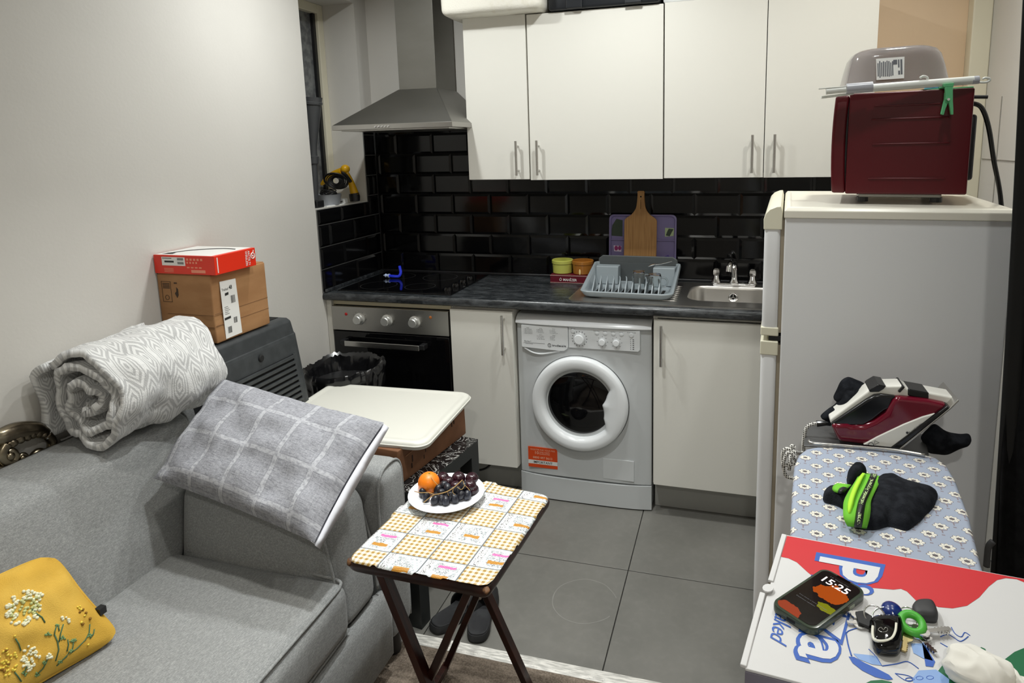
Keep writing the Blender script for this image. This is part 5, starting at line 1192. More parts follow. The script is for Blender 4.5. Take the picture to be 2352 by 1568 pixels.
# ------------------------------------------------------------------ sofa
def fabric(name, c1, c2, scale=460):
    m = Mat(name, c1, 0.92, 0, 0.15)
    a = m.noise(m.coord('Object', (1, 0.22, 1)), scale, 3, 0.7).step(0.35, 0.72); b = m.noise(m.coord('Object', (0.3, 1, 0.3)), scale*1.3, 2, 0.6).step(0.35, 0.75)
    m.col(m.mix(a*0.6+b*0.4, c1, c2)); m.bump(m.noise(m.coord('Object'), 520, 2), 0.2, 0.001); m.b.inputs['Sheen Weight'].default_value = 0.15
    return m
M_sofa = fabric('grey_weave', srgb(128, 130, 130), srgb(172, 173, 172))
t = thing('sofa', 'grey fabric sofa with piped cushions along the left wall', 'sofa', (-0.48, -2.0, 0))
build('base', MB().box((-0.88, -3.1, 0.085), (-0.14, -0.935, 0.27)), M_sofa, t)
# front rail
R = []; n = 6
for y in (-3.1, -2.4, -1.8, -1.3, -1.10, -1.07, -1.062):
    dr_ = 0.0 if y < -1.075 else 0.008
    P = [(-0.090, 0.20), (-0.090+dr_, 0.270), (-0.084, 0.285-dr_), (-0.072, 0.291-dr_), (-0.056, 0.285-dr_), (-0.045, 0.262), (-0.042, 0.20), (-0.045, 0.078), (-0.09, 0.078)]
    R.append([Vector((x, y, z)) for x, z in P])
build('front_rail', MB().loft(R), M_sofa, t, smooth='all')
# arm
arm = build('arm', MB().rbox((-0.90, -1.050, 0.08), (-0.052, -0.905, 0.645), 0.045, 5, 6, (0.006, 0.004, 0.004)), M_sofa, t, smooth='all')
def piping(pts, parent, r=0.0042, closed=False, n=5): return build('piping', MB().tube(spline(pts, n, closed), r, 8, closed=closed), M_sofa, parent, smooth='all')
ax_ = -0.070
piping([(ax_, -1.045, 0.085), (ax_, -1.049, 0.30), (ax_, -1.049, 0.55), (ax_, -1.040, 0.610), (ax_, -1.015, 0.640), (ax_, -0.975, 0.647), (ax_, -0.935, 0.638), (ax_, -0.913, 0.61), (ax_, -0.906, 0.55), (ax_, -0.906, 0.3), (ax_, -0.908, 0.09)], arm)
# back frame and back cushion
build('back_frame', MB().rbox((-0.895, -3.1, 0.08), (-0.79, -0.92, 0.760), 0.03, 3, 4), M_sofa, t, smooth='all')
def wback(p):
    f = (p.z-0.40)/0.40
    p = Vector((p.x, p.y+0.20*max(0, f)*max(0, min(1, (p.y+1.6)/0.365)), p.z))
    if p.x > -0.80: p = Vector((p.x-0.115*max(0, f)-0.0, p.y, p.z))
    return p
bk = build('back_cushion', MB().rbox((-0.888, -3.05, 0.40), (-0.592, -1.235, 0.786), 0.040, 6, 14, (0.018, 0.008, 0.004), wback), M_sofa, t, smooth='all')
piping([(-0.632, -1.225, 0.43), (-0.655, -1.165, 0.55), (-0.700, -1.082, 0.72), (-0.722, -1.062, 0.762), (-0.755, -1.055, 0.779)], bk, 0.003)
# seat cushion
sc = build('seat_cushion', MB().rbox((-0.64, -3.05, 0.296), (-0.046, -1.245, 0.452), 0.038, 5, 16, (0.024, 0.012, 0.012)), M_sofa, t, smooth='all')
piping([(-0.060, -2.95, 0.4445), (-0.050, -2.5, 0.447), (-0.046, -2.0, 0.449), (-0.050, -1.6, 0.449), (-0.056, -1.32, 0.447), (-0.062, -1.268, 0.446), (-0.078, -1.250, 0.446), (-0.13, -1.247, 0.448), (-0.3, -1.240, 0.452), (-0.58, -1.245, 0.450)], sc)
piping([(-0.060, -2.95, 0.305), (-0.046, -2.0, 0.302), (-0.056, -1.32, 0.304), (-0.066, -1.262, 0.306)], sc)
# end cushion against the arm
def wend(p):
    f = max(0, (p.x+0.35)/0.29); g = (p.z-0.30)/0.33
    return Vector((p.x-0.055*g*f, p.y+0.05*g, p.z-0.035*f*f*g))
ec = build('end_cushion', MB().rbox((-0.625, -1.262, 0.285), (-0.062, -1.085, 0.632), 0.045, 6, 12, (0.012, 0.022, 0.012), wend), M_sofa, t, smooth='all')
piping([(-0.575, -1.216, 0.628), (-0.45, -1.220, 0.640), (-0.28, -1.222, 0.640), (-0.19, -1.222, 0.626), (-0.145, -1.226, 0.585), (-0.112, -1.240, 0.50), (-0.082, -1.256, 0.42), (-0.070, -1.262, 0.36)], ec)
piping([(-0.20, -1.052, 0.628), (-0.145, -1.054, 0.59), (-0.108, -1.062, 0.50), (-0.078, -1.078, 0.40), (-0.066, -1.09, 0.31)], ec)
build('foot', MB().tube([(-0.10, -0.975, 0.0045), (-0.10, -0.975, 0.085)], [0.024, 0.032], 16), M_black_plastic, t, smooth=True)
build('foot', MB().tube([(-0.82, -0.975, 0.0045), (-0.82, -0.975, 0.085)], [0.024, 0.032], 16), M_black_plastic, t, smooth=True)
build('care_tag', MB().box((-0.066, -1.50, 0.292), (-0.0635, -1.485, 0.300)), M_wsticker, t)

# checked pillow
def pillow(name, label, cat, A, B, Cc, D, H, mtop, mbot, n=28, uvw=(1, 1), pin=0.05, nz=0.006, seed=0, loc=None, rc=0.0):
    """A near-left, B near-right, C far-right, D far-left corners; H half thickness"""
    A, B, Cc, D = (Vector(p) for p in (A, B, Cc, D)); nrm = ((B-A).cross(D-A)+(Cc-B).cross(A-B)*-1*-1*0).normalized()
    mb = MB()
    def sh(u, v, s):
        cx, cy = 2*u-1, 2*v-1; q_ = 1-rc*(cx*cy)**6; cx *= q_; cy *= q_
        uu = 0.5+0.5*(cx*(1-pin*(1-cy*cy))); vv = 0.5+0.5*(cy*(1-pin*(1-cx*cx)))
        p = A*(1-uu)*(1-vv)+B*uu*(1-vv)+Cc*uu*vv+D*(1-uu)*vv
        h = H*max(0, (1-cx**2)*(1-cy**2))**0.42
        w_ = noise.noise(Vector((u*5, v*5, seed)))*nz*2*min(1, h/H*2)+noise.noise(Vector((u*14, v*7, seed+3)))*nz*0.8*min(1, h/H*3)
        return p+nrm*(s*h+w_)
    mb.grid(lambda u, v: sh(u, v, 1), n, n, lambda u, v: (u*uvw[0], v*uvw[1])); mb.cur = 1
    mb.grid(lambda u, v: sh(1-u, v, -0.8), n, n, lambda u, v: ((1-u)*uvw[0], v*uvw[1]))
    o = build(name, mb, [mtop, mbot], smooth='all', loc=loc or (A+B)/2); tag(o, label, cat)
    return o, sh
def checked(name, c1, c2, c3):
    m = Mat(name, c1, 0.9, 0, 0.15); uv = m.coord('UV'); x, y, z = m.xyz(uv)
    a = m.noise(m.coord('UV', (30, 160, 1)), 1.6, 4, 0.8).step(0.30, 0.62); b = m.noise(m.coord('UV', (160, 30, 1)), 1.6, 3, 0.8).step(0.35, 0.75)
    k = m.mix(a*0.55+b*0.35, c1, c2)
    def line(t_, per, off, wd): return ((t_/per+off).fract()-0.5).abs().lt(wd)
    lx = line(x, 0.125, 0.25, 0.055); ly = line(y, 0.155, 0.22, 0.05)
    ex_ = line(x, 0.125, 0.25, 0.075).max(line(y, 0.155, 0.22, 0.07)); nn = m.noise(uv, 90, 3).step(0.30, 0.60)*0.55+0.10
    k = m.mix(ex_*0.25, k, c1); k = m.mix(lx.max(ly)*nn, k, c3)
    m.col(k); m.bump(m.noise(uv, 260, 2), 0.25, 0.002); return m
M_chk = checked('grey_check', srgb(108, 109, 115), srgb(176, 177, 183), srgb(190, 191, 196))
M_chk2 = checked('pale_check', srgb(196, 197, 206), srgb(226, 227, 232), srgb(180, 182, 192))
pA, pB, pC, pD = PY(352, 1098, -1.30), PY(722, 1246, -1.36), PY(882, 970, -1.05), PY(508, 868, -1.03)
po, psh = pillow('bed_pillow', 'large grey checked bed pillow leaning over the sofa end cushion', 'pillow', pA, pB, pC, pD, 0.066, M_chk, M_chk2, 48, (0.62, 0.46), 0.035, 0.009, 2)
# pale hem along the right side, where the case turns over
mb = MB().loft([[psh(1.0, v, 1)+Vector((0.004, -0.004, -0.004)), psh(1.0, v, 1)+Vector((0.014+0.004*math.sin(v*PI), 0.0, -0.014-0.014*math.sin(v*PI))), psh(0.98, v, -0.8)] for v in [i/20 for i in range(21)]], closed=False)
build('hem', mb, M_chk2, po, smooth='all', solid=0.002)

# yellow cushion
M_mus = mottled('mustard_cotton', srgb(226, 184, 84), srgb(214, 170, 70), 9, 0.85, 0.4, 500, spec=0.15)
yA, yB, yC, yD = Vector((-0.545, -1.92, 0.460)), Vector((-0.448, -1.562, 0.460)), Vector((-0.560, -1.612, 0.696)), Vector((-0.675, -1.93, 0.700))
yo, ysh = pillow('scatter_cushion', 'mustard yellow cushion embroidered with cow parsley flowers on the sofa seat', 'cushion', yA, yB, yC, yD, 0.055, M_mus, M_mus, 30, (1, 1), 0.06, 0.004, 9, rc=0.10)
build('piping', MB().tube([ysh(u, v, 0)*1.0 for u, v in [(i/16, 0) for i in range(16)]+[(1, i/16) for i in range(16)]+[(1-i/16, 1) for i in range(16)]+[(0, 1-i/16) for i in range(16)]], 0.003, 6, closed=True), M_mus, yo, smooth='all')
build('tag', MB().box(ysh(0.985, 0.30, 0)+Vector((0.0, -0.004, 0)), ysh(0.985, 0.30, 0)+Vector((0.016, 0.012, 0.016))), M_black_plastic, yo)
# embroidery: raised stitches on the cushion face
random.seed(11)
def onface(px_, py_):
    """find u,v on the cushion face seen at this picture point"""
    best = None
    for it in range(3):
        rng = [(i/24, j/24) for i in range(25) for j in range(25)] if it == 0 else [(best[1]+i*(0.02/(4**(it-1)))/3, best[2]+j*(0.02/(4**(it-1)))/3) for i in range(-4, 5) for j in range(-4, 5)]
        for u, v in rng:
            if not (0 < u < 1 and 0 < v < 1): continue
            p = ysh(u, v, 1)-CP; z = p.dot(FW); a = PPX+FPX*p.dot(RT)/z; b = PPY-FPX*p.dot(UP)/z; d = (a-px_)**2+(b-py_)**2
            if best is None or d < best[0]: best = (d, u, v)
    return ysh(best[1], best[2], 1)
FN = ((yB-yA).cross(yD-yA)).normalized()
def stitches(name, mat, pts, r):
    mb = MB()
    for u, v in pts:
        p = onface(u, v); mb.ball(p+FN*0.001, (r*random.uniform(.7, 1.2), r*random.uniform(.7, 1.2), r*random.uniform(.7, 1.1)), 6, 4)
    return stuff(build(name, mb, mat, yo, smooth='all'))
def ell(cx, cy, rx, ry, n, th=0, hollow=0):
    o = []
    while len(o) < n:
        a, r = random.random()*2*PI, (hollow+(1-hollow)*random.random())**0.5; x, y = rx*r*math.cos(a), ry*r*math.sin(a); o.append((cx+x*math.cos(th)-y*math.sin(th), cy+x*math.sin(th)+y*math.cos(th)))
    return o
def Yc(x, y): return (x/5.09, 1260+y/5.09)
M_ew = Mat('cream_stitch', srgb(240, 238, 206), 0.8); M_eg = Mat('sage_stitch', srgb(120, 150, 98), 0.8); M_es = Mat('pale_green_stitch', srgb(204, 206, 140), 0.8); M_eb = Mat('brown_stitch', srgb(140, 100, 26), 0.8); M_ey = Mat('lemon_stitch', srgb(236, 212, 84), 0.8); M_ed = Mat('deep_green_stitch', srgb(78, 112, 80), 0.8)
stitches('embroidered_umbel', M_es, ell(*Yc(280, 690), 42, 28, 42, -0.55), 0.0035)
stitches('embroidered_umbel', M_ew, ell(*Yc(290, 690), 50, 37, 80, -0.55, 0.25), 0.0036)
stitches('embroidered_flower', M_ew, ell(*Yc(345, 1260), 24, 24, 44, 0.5)+ell(*Yc(320, 1380), 12, 10, 12)+ell(*Yc(765, 830), 12, 6, 10, 0.6)+ell(*Yc(570, 1255), 12, 5, 9, 0.1), 0.0030)
stitches('embroidered_bud', M_eb, [Yc(*p) for p in ((970, 710), (1005, 750), (935, 735), (1050, 815), (965, 880), (70, 1185), (95, 1345), (20, 1410), (50, 1430))], 0.0034)
stitches('embroidered_bud', M_ey, ell(*Yc(90, 1330), 22, 32, 34)+[Yc(*p) for p in ((905, 680), (935, 672), (945, 710), (925, 700), (170, 1020), (950, 860), (1030, 1120), (990, 780))], 0.0028)
def stem(pts, r=0.0013, mat=None): return build('embroidered_stem', MB().tube([onface(*Yc(*p))+FN*0.001 for p in pts], r, 5), mat or M_ed, yo, smooth='all')
for s in ([(360, 700), (430, 760), (490, 800), (525, 860)], [(635, 1000), (670, 1080), (685, 1180), (650, 1310)], [(665, 880), (640, 960), (635, 1010)], [(740, 880), (710, 980), (690, 1090)], [(690, 960), (680, 900)], [(860, 1060), (850, 1160), (760, 1270), (660, 1370)], [(1050, 880), (1040, 980), (1000, 1060), (900, 1160), (740, 1290)], [(1100, 940), (1090, 1000), (1050, 1050)], [(180, 1050), (215, 1110), (245, 1190)], [(350, 1330), (300, 1400), (280, 1470)], [(560, 1270), (540, 1330), (500, 1400), (420, 1480)], [(780, 1200), (800, 1120), (790, 1060)], [(170, 1440), (210, 1490), (250, 1550)]): stem(s)
lf = []
for cx, cy, n in ((560, 1000, 9), (860, 1070, 12), (820, 1190, 8), (1050, 1010, 7), (730, 1040, 6), (520, 1330, 6), (430, 1470, 8), (290, 1460, 5), (700, 1320, 6), (670, 880, 4)):
    for k in range(n):
        a = random.random()*2*PI; l = random.uniform(25, 50); lf.append(((cx, cy), (cx+l*math.cos(a), cy+l*math.sin(a)*0.8)))
mb = MB()
for a, b in lf:
    p, q = onface(*Yc(*a))+FN*0.0008, onface(*Yc(*b))+FN*0.0012; m_ = (p+q)/2; mb.tube([p, m_, q], [0.0004, 0.0022, 0.0004], 5)
stuff(build('embroidered_leaf', mb, M_eg, yo, smooth='all'))

# ------------------------------------------------------------------ rolled blanket on the sofa back
M_bl = Mat('fleece_blanket', rough=1.0, spec=0.05)
x, y, z = M_bl.xyz(M_bl.coord('UV')); wv = M_bl.noise(M_bl.coord('UV'), 9, 2)
x = x+(wv-0.5)*0.012; y = y+(M_bl.noise(M_bl.coord('UV', (1, 1, 1)), 11, 2)-0.5)*0.012
def hexd(ox, oy):
    sx, sy = 0.070, 0.124
    cx = ((x/sx+ox).fract()-0.5)*sx; cy = ((y/sy+oy).fract()-0.5)*sy
    ax = cx.abs(); ay = cy.abs()
    return ax.max(ax*0.5+ay*0.58)
hd = hexd(0.0, 0.0).min(hexd(0.5, 0.5))
rings_ = ((hd*(2*PI/0.0078)).sin()).step(-0.4, 0.5); edge = hd.step(0.0300, 0.0325)
k = M_bl.mix(rings_*(1-edge), srgb(222, 222, 221), srgb(184, 184, 184)); M_bl.col(k)
M_bl.bump(M_bl.noise(M_bl.coord('UV'), 380, 3), 0.5, 0.004); M_bl.b.inputs['Sheen Weight'].default_value = 0.4
mb = MB(); NT, NLg = 150, 46
def spiral(s, v):
    """s along the rolled cloth (0 outside), v along the roll"""
    turns = 2.75; ang = 2*PI*turns*s; f = s
    rad = (0.126+0.012*v)*(1-f)**0.72+0.010
    a = 2.35-ang
    ell_x, ell_z = 1.0, 1.02-0.06*v
    yy = -1.350+0.325*v
    cx_ = -0.748+0.02*v; cz_ = 0.926+0.006*v
    wob = noise.noise(Vector((math.cos(a)*1.6, math.sin(a)*1.6+s*6, v*3.0)))*0.020+noise.noise(Vector((math.cos(a)*4, math.sin(a)*4+s*9, v*7.0+4)))*0.009
    end = (0.012*math.sin(a*2+1)+0.010*math.sin(a*5))*(0.5-v)*1.2
    rad += wob*(0.5+0.5*min(1, rad/0.1))-0.022*math.exp(-((v-0.36)/0.12)**2)*max(0, math.cos(a+0.45))**3*(1 if s < 0.35 else 0.3)
    px_ = cx_+rad*math.cos(a)*ell_x; pz_ = cz_+rad*math.sin(a)*ell_z
    return Vector((px_, yy+end, pz_))
mb.grid(lambda u, v: spiral(u, v), NT, NLg, lambda u, v: (v*0.46, u*1.35))
bl = build('rolled_blanket', mb, M_bl, smooth='all', loc=(-0.75, -1.2, 0.86), solid=0.020)
bl.modifiers['solid'].offset = 0.0
tag(bl, 'rolled pale grey fleece blanket with hexagon pattern on top of the sofa back', 'blanket')
def flap(u, v):
    p = Vector((-0.905+0.10*max(0, v-0.75)*4*0.5+0.008*noise.noise(Vector((u*6, v*4, 2))), -1.360+0.32*u+0.01*math.sin(v*5), 0.810+0.190*min(v/0.8, 1)+0.02*math.sin(min(1, max(0, (v-0.8)/0.2))*PI/2)))
    p.z += 0.030*u
    return p
mb = MB().grid(flap, 24, 16, lambda u, v: (u*0.48, v*0.26)); b2 = build('outer_fold', mb, M_bl, bl, smooth='all', solid=0.022)

# ------------------------------------------------------------------ bronze scroll frame behind the sofa
M_brz = mottled('aged_bronze', (0.36, 0.31, 0.22, 1), (0.17, 0.14, 0.10, 1), 18, 0.28, 0.2, 60, metal=1.0)
xo = -0.908
t = thing('mirror_frame', 'scrolled bronze ornamental frame corner standing behind the sofa back', 'frame', (xo, -1.5, 0))
def BX(x_, y_, d=0): return PX(x_/4.127, 940+y_/4.127, xo+d)
def bt(name, pts, r, d=0, n=6): return build(name, MB().tube(spline([BX(a, b, d) for a, b in pts], n), r, 10), M_brz, t, smooth='all')
L0 = [(-300, 330), (-120, 280), (0, 262), (120, 215), (220, 195), (320, 190), (380, 205), (430, 225)]
bt('top_rail', L0, [0.016+0.008*math.sin(i/42*PI) for i in range(43)])
for k, (a, b) in enumerate((((60, 330), (150, 340)), ((120, 285), (215, 310)), ((185, 250), (275, 290)), ((240, 228), (325, 268)), ((300, 212), (375, 262)))):
    m_ = ((a[0]+b[0])/2+14, (a[1]+b[1])/2-18); bt('leaf_lobe', [a, m_, b], [0.005+0.008*math.sin(PI*i/12) for i in range(13)], 0.008)
bt('scroll', [(60, 330), (20, 400), (20, 470), (70, 505), (130, 490), (145, 430), (110, 390), (75, 405)], [0.014-0.006*i/42 for i in range(43)], 0.006)
build('boss', MB().ball(BX(100, 445, 0.012), (0.008, 0.011, 0.011), 14, 8).ball(BX(218, 460, 0.012), (0.006, 0.008, 0.008), 14, 8), M_brz, t, smooth='all')
bt('scroll', [(250, 445), (225, 425), (195, 440), (190, 480), (150, 520), (80, 540), (0, 560), (-100, 600)], 0.006, 0.006)
bt('scroll', [(440, 235), (490, 300), (480, 380), (420, 410), (370, 400), (330, 420), (290, 470)], [0.014-0.005*i/36 for i in range(37)], 0.002)
build('boss', MB().ball(BX(418, 238, 0.010), (0.010, 0.010, 0.009), 14, 8), M_brz, t, smooth='all')
build('frame_bar', MB().box((-0.932, -1.95, 0.0), (-0.904, -1.47, 0.80)), M_brz, t, bevel=0.006)

# ------------------------------------------------------------------ boxes and heater
M_heat = mottled('charcoal_plastic', srgb(52, 55, 57), srgb(60, 63, 65), 30, 0.42, 0.25, 500)
t = thing('air_cooler', 'dark grey portable air cooler with sloping louvred front between sofa and bin', 'air cooler', (-0.79, -0.75, 0))
def fx_(z): return -0.700+0.075*max(0, min(1, (0.95-z)/0.50))
P = [(-0.930, 0.0), (-0.930, 0.955), (-0.720, 0.955), (-0.703, 0.945)]+[(fx_(z), z) for z in (0.90, 0.80, 0.70, 0.60, 0.50, 0.40)]+[(-0.625, 0.0)]
yA_, yB_ = -0.965, -0.560
hb = build('housing', MB().prism([Vector((x, yA_, z)) for x, z in P], (0, yB_-yA_, 0)), M_heat, t, bevel=0.008, bseg=3)
def hp(y, z, d=0): return Vector((fx_(z)+d, y, z))
build('front_bezel', MB().loft([[hp(yA_+g, z0, d), hp(yB_-g, z0, d), hp(yB_-g, z1, d), hp(yA_+g, z1, d)] for g, z0, z1, d in ((0.0, 0.40, 0.900, -0.004), (0.004, 0.40, 0.895, 0.004), (0.020, 0.40, 0.885, 0.006))]), M_heat, t)
build('grille_recess', MB().loft([[hp(yA_+0.045, 0.42, d), hp(yB_-0.045, 0.42, d), hp(yB_-0.045, 0.825, d), hp(yA_+0.045, 0.825, d)] for d in (0.002, 0.0066)]), M_dark, t)
for i in range(17):
    z = 0.818-0.0205*i
    a, b = hp(yA_+0.045, z, 0.011), hp(yB_-0.045, z, 0.011)
    build('louvre', MB().beam(a, b, 0.008, 0.0115), M_heat, t, bevel=0.001)
for yy in (yA_+0.040, yB_-0.042): build('grille_stile', MB().beam(hp(yy, 0.42, 0.008), hp(yy, 0.828, 0.008), 0.006, 0.010, (0, 1, 0)), M_heat, t)
g = MB().lathe([(0, 0.004), (0.010, 0.004), (0.0125, 0.001), (0.0125, -0.001)], (0, 0, 0), 24, 'x'); c = hp(-0.765, 0.862, 0.008)
g.v = [p+c for p in g.v]; build('badge', g, M_dark, t, smooth=True)
build('top_slot', MB().box((-0.90, -0.70, 0.9545), (-0.75, -0.575, 0.957)), M_dark, t)
# cardboard box on the cooler
M_kraft = mottled('kraft_card', srgb(170, 128, 88), srgb(158, 116, 78), 6, 0.75, 0.15, 200, spec=0.2, stretch=(1, 1, 3))
t = thing('cardboard_box', 'brown cardboard parcel box with white tracking label on the air cooler', 'box', (-0.82, -0.79, 0.957))
cx_a, cx_b, cy_a, cy_b, cza, czb = -0.932, -0.712, -0.918, -0.662, 0.959, 1.188
mb = MB().rbox((cx_a, cy_a, cza), (cx_b, cy_b, czb), 0.006, 2, 8)
for i, p in enumerate(mb.v):
    if p.x > -0.75 and p.y < -0.88: mb.v[i] = p+Vector((-0.006, 0.004, 0))*math.sin((p.z-cza)/(czb-cza)*PI)**2
cb = build('carton', mb, M_kraft, t, smooth=True)
M_crease = Mat('crease', srgb(120, 84, 52), 0.8)
for z in (cza+0.058, cza+0.098): build('crease', MB().box((cx_b-0.001, cy_a+0.004, z), (cx_b+0.0005, cy_b-0.003, z+0.0018)).box((cx_a+0.03, cy_a-0.0005, z-0.004), (cx_b-0.004, cy_a+0.001, z-0.0022)), M_crease, cb)
build('top_flap', MB().box((cx_a+0.004, cy_a+0.004, czb-0.001), (cx_b-0.004, (cy_a+cy_b)/2-0.001, czb+0.0015)), M_kraft, t); build('top_flap', MB().box((cx_a+0.004, (cy_a+cy_b)/2+0.001, czb-0.001), (cx_b-0.004, cy_b-0.004, czb+0.0015)), M_kraft, t)
la, lb = -0.880, -0.812; xs = cx_b+0.0012
lb_ = build('parcel_label', MB().prism([(xs-0.001, la, cza+0.006), (xs-0.001, lb+0.006, cza+0.008), (xs-0.001, lb, czb-0.030), (xs-0.001, la-0.003, czb-0.027)], (0.0012, 0, 0)), M_wsticker, cb)
M_ink = Mat('black_print', (0.02, 0.02, 0.02, 1), 0.6)
def xq(ya, yb, za, zb): return [(xs+0.0004, ya, za), (xs+0.0004, yb, za), (xs+0.0004, yb, zb), (xs+0.0004, ya, zb)]
textq('lettering', 'Tracked', xq(-0.878, -0.850, cza+0.168, cza+0.177), M_ink, lb_, 0.0003); textq('lettering', '48', xq(-0.846, -0.832, cza+0.168, cza+0.182), M_ink, lb_, 0.0003, 0.02)
def bars(mb, ya, yb, za, zb, n, vertical=True):
    for k in range(n):
        f = k/n; w_ = random.uniform(0.3, 0.7)/n; mb.add([(xs+0.0006, ya+(yb-ya)*f, za), (xs+0.0006, ya+(yb-ya)*(f+w_), za), (xs+0.0006, ya+(yb-ya)*(f+w_), zb), (xs+0.0006, ya+(yb-ya)*f, zb)], [(0, 1, 2, 3)])
mb = MB(); bars(mb, -0.842, -0.822, cza+0.120, cza+0.146, 12); bars(mb, -0.838, -0.822, cza+0.050, cza+0.070, 10); bars(mb, -0.868, -0.850, cza+0.022, cza+0.044, 9)
mb.add([(xs+0.0006, -0.866, cza+0.150), (xs+0.0006, -0.850, cza+0.152), (xs+0.0006, -0.850, cza+0.161), (xs+0.0006, -0.866, cza+0.159)], [(0, 1, 2, 3)]).add([(xs+0.0006, -0.878, cza+0.069), (xs+0.0006, -0.850, cza+0.071), (xs+0.0006, -0.850, cza+0.079), (xs+0.0006, -0.878, cza+0.077)], [(0, 1, 2, 3)])
for k in range(5): z = cza+0.112-0.006*k; mb.add([(xs+0.0006, -0.874, z), (xs+0.0006, -0.858+0.004*(k % 3), z), (xs+0.0006, -0.858+0.004*(k % 3), z+0.0014), (xs+0.0006, -0.874, z+0.0014)], [(0, 1, 2, 3)])
build('barcode', mb, M_ink, lb_)
mb = MB(); yy = cy_a-0.0008
for a, b, c_, d in ((0.018, 0.0192, 0.135, 0.205), (0.0548, 0.056, 0.135, 0.205), (0.018, 0.056, 0.204, 0.205), (0.018, 0.056, 0.135, 0.1362)): mb.box((cx_a+a, yy, cza+c_), (cx_a+b, yy+0.001, cza+d))
for k in range(4): mb.box((cx_a+0.023, yy, cza+0.196-0.005*k), (cx_a+0.051, yy+0.001, cza+0.1985-0.005*k))
mb.tube([(cx_a+0.037+0.008*math.cos(a*PI/5), yy, cza+0.150+0.008*math.sin(a*PI/5)) for a in range(10)], 0.0008, 5, closed=True)
mb.prism([(cx_a+0.070, yy, cza+0.165), (cx_a+0.078, yy, cza+0.150), (cx_a+0.084, yy, cza+0.160), (cx_a+0.084, yy, cza+0.180), (cx_a+0.078, yy, cza+0.186), (cx_a+0.077, yy, cza+0.172)], (0, 0.001, 0)).box((cx_a+0.070, yy, cza+0.198), (cx_a+0.082, yy+0.001, cza+0.202))
build('printed_mark', mb, Mat('brown_print', srgb(58, 42, 28), 0.7), cb)
# red box
t = thing('headset_box', 'flat orange-red product box with white top, lying on the cardboard box', 'box', (-0.80, -0.82, 1.190))
M_or = Mat('orange_red_card', srgb(226, 48, 22), 0.35)
ra, rb, rya, ryb, rza, rzb = -0.931, -0.686, -0.921, -0.735, 1.1905, 1.2525
rbx = build('carton', MB().box((ra, rya, rza), (rb, ryb, rzb)), M_or, t, bevel=0.0015)
build('top_print', MB().box((ra+0.003, rya+0.004, rzb-0.001), (rb-0.014, ryb-0.003, rzb+0.0006)), M_wsticker, rbx)
mb = MB(); P = spline([(ra+0.03, rya+0.03, rzb+0.0008), (ra+0.06, rya+0.10, rzb+0.0008), (ra+0.14, rya+0.145, rzb+0.0008), (rb-0.04, rya+0.14, rzb+0.0008)], 6)
mb.loft([[p+Vector((0.006, -0.008, 0)), p+Vector((-0.006, 0.008, 0))] for p in P], closed=False)
mb.add([(ra+0.02, rya+0.015, rzb+0.0008), (ra+0.06, rya+0.02, rzb+0.0008), (ra+0.05, rya+0.045, rzb+0.0008), (ra+0.02, rya+0.04, rzb+0.0008)], [(0, 1, 2, 3)])
build('headset_print', mb, M_print, rbx)
yf = rya-0.0008
build('sticker', MB().box((ra+0.034, yf, rza+0.028), (ra+0.128, yf+0.001, rza+0.056)), M_wsticker, rbx)
mb = MB()
for k in range(2):
    for i in range(14): mb.box((ra+0.098+0.0018*i, yf-0.0003, rza+0.033+0.013*k), (ra+0.0988+0.0018*i, yf+0.001, rza+0.041+0.013*k))
mb.box((ra+0.037, yf-0.0003, rza+0.051), (ra+0.075, yf+0.001, rza+0.053)).box((ra+0.045, yf-0.0003, rza+0.038), (ra+0.083, yf+0.001, rza+0.044))
build('sticker_print', mb, M_ink, rbx)
M_rp = Mat('pale_red_print', srgb(240, 150, 120), 0.5); mb = MB()
for k in range(5): mb.box((ra+0.134+0.014*k, yf, rza+0.046), (ra+0.142+0.014*k, yf+0.001, rza+0.053))
for k in range(4): mb.box((ra+0.134+0.012*k, yf, rza+0.036), (ra+0.140+0.012*k, yf+0.001, rza+0.042))
for k in range(4): mb.box((ra+0.134+0.016*k, yf, rza+0.021), (ra+0.144+0.016*k, yf+0.001, rza+0.025))
mb.box((ra+0.150, yf, rza+0.006), (ra+0.206, yf+0.001, rza+0.0155))
for k in range(5): mb.box((ra+0.04, yf, rza+0.006+0.003*k), (ra+0.078, yf+0.0008, rza+0.007+0.003*k))
build('printed_mark', mb, M_rp, rbx)
xr_ = rb+0.0008
build('printed_line', MB().box((rb-0.001, rya+0.010, rza+0.006), (xr_, rya+0.0135, rza+0.056)), M_wsticker, rbx)
def xrq(ya, yb, za, zb): return [(xr_, ya, zb), (xr_, ya, za), (xr_, yb, za), (xr_, yb, zb)]
textq('lettering', 'ARCTIS 7+', xrq(ryb-0.038, ryb-0.028, rza+0.006, rza+0.057), M_wsticker, rbx, 0.0003, 0.01); textq('lettering', 'WIRELESS', xrq(ryb-0.050, ryb-0.041, rza+0.006, rza+0.057), M_wsticker, rbx, 0.0003, 0.01)
c = Vector((xr_, ryb-0.015, rza+0.036)); mb = MB().tube([c+Vector((0, 0.0085*math.cos(a*PI/8), 0.0095*math.sin(a*PI/8))) for a in range(16)], 0.0018, 6, closed=True).cyl(c+Vector((-.001, 0, 0)), c+Vector((.0006, 0, 0)), 0.003, n=12).beam(c+Vector((0, 0.002, 0.010)), c+Vector((0, 0.006, 0.019)), 0.0012, 0.003)
build('logo_mark', mb, M_wsticker, rbx)

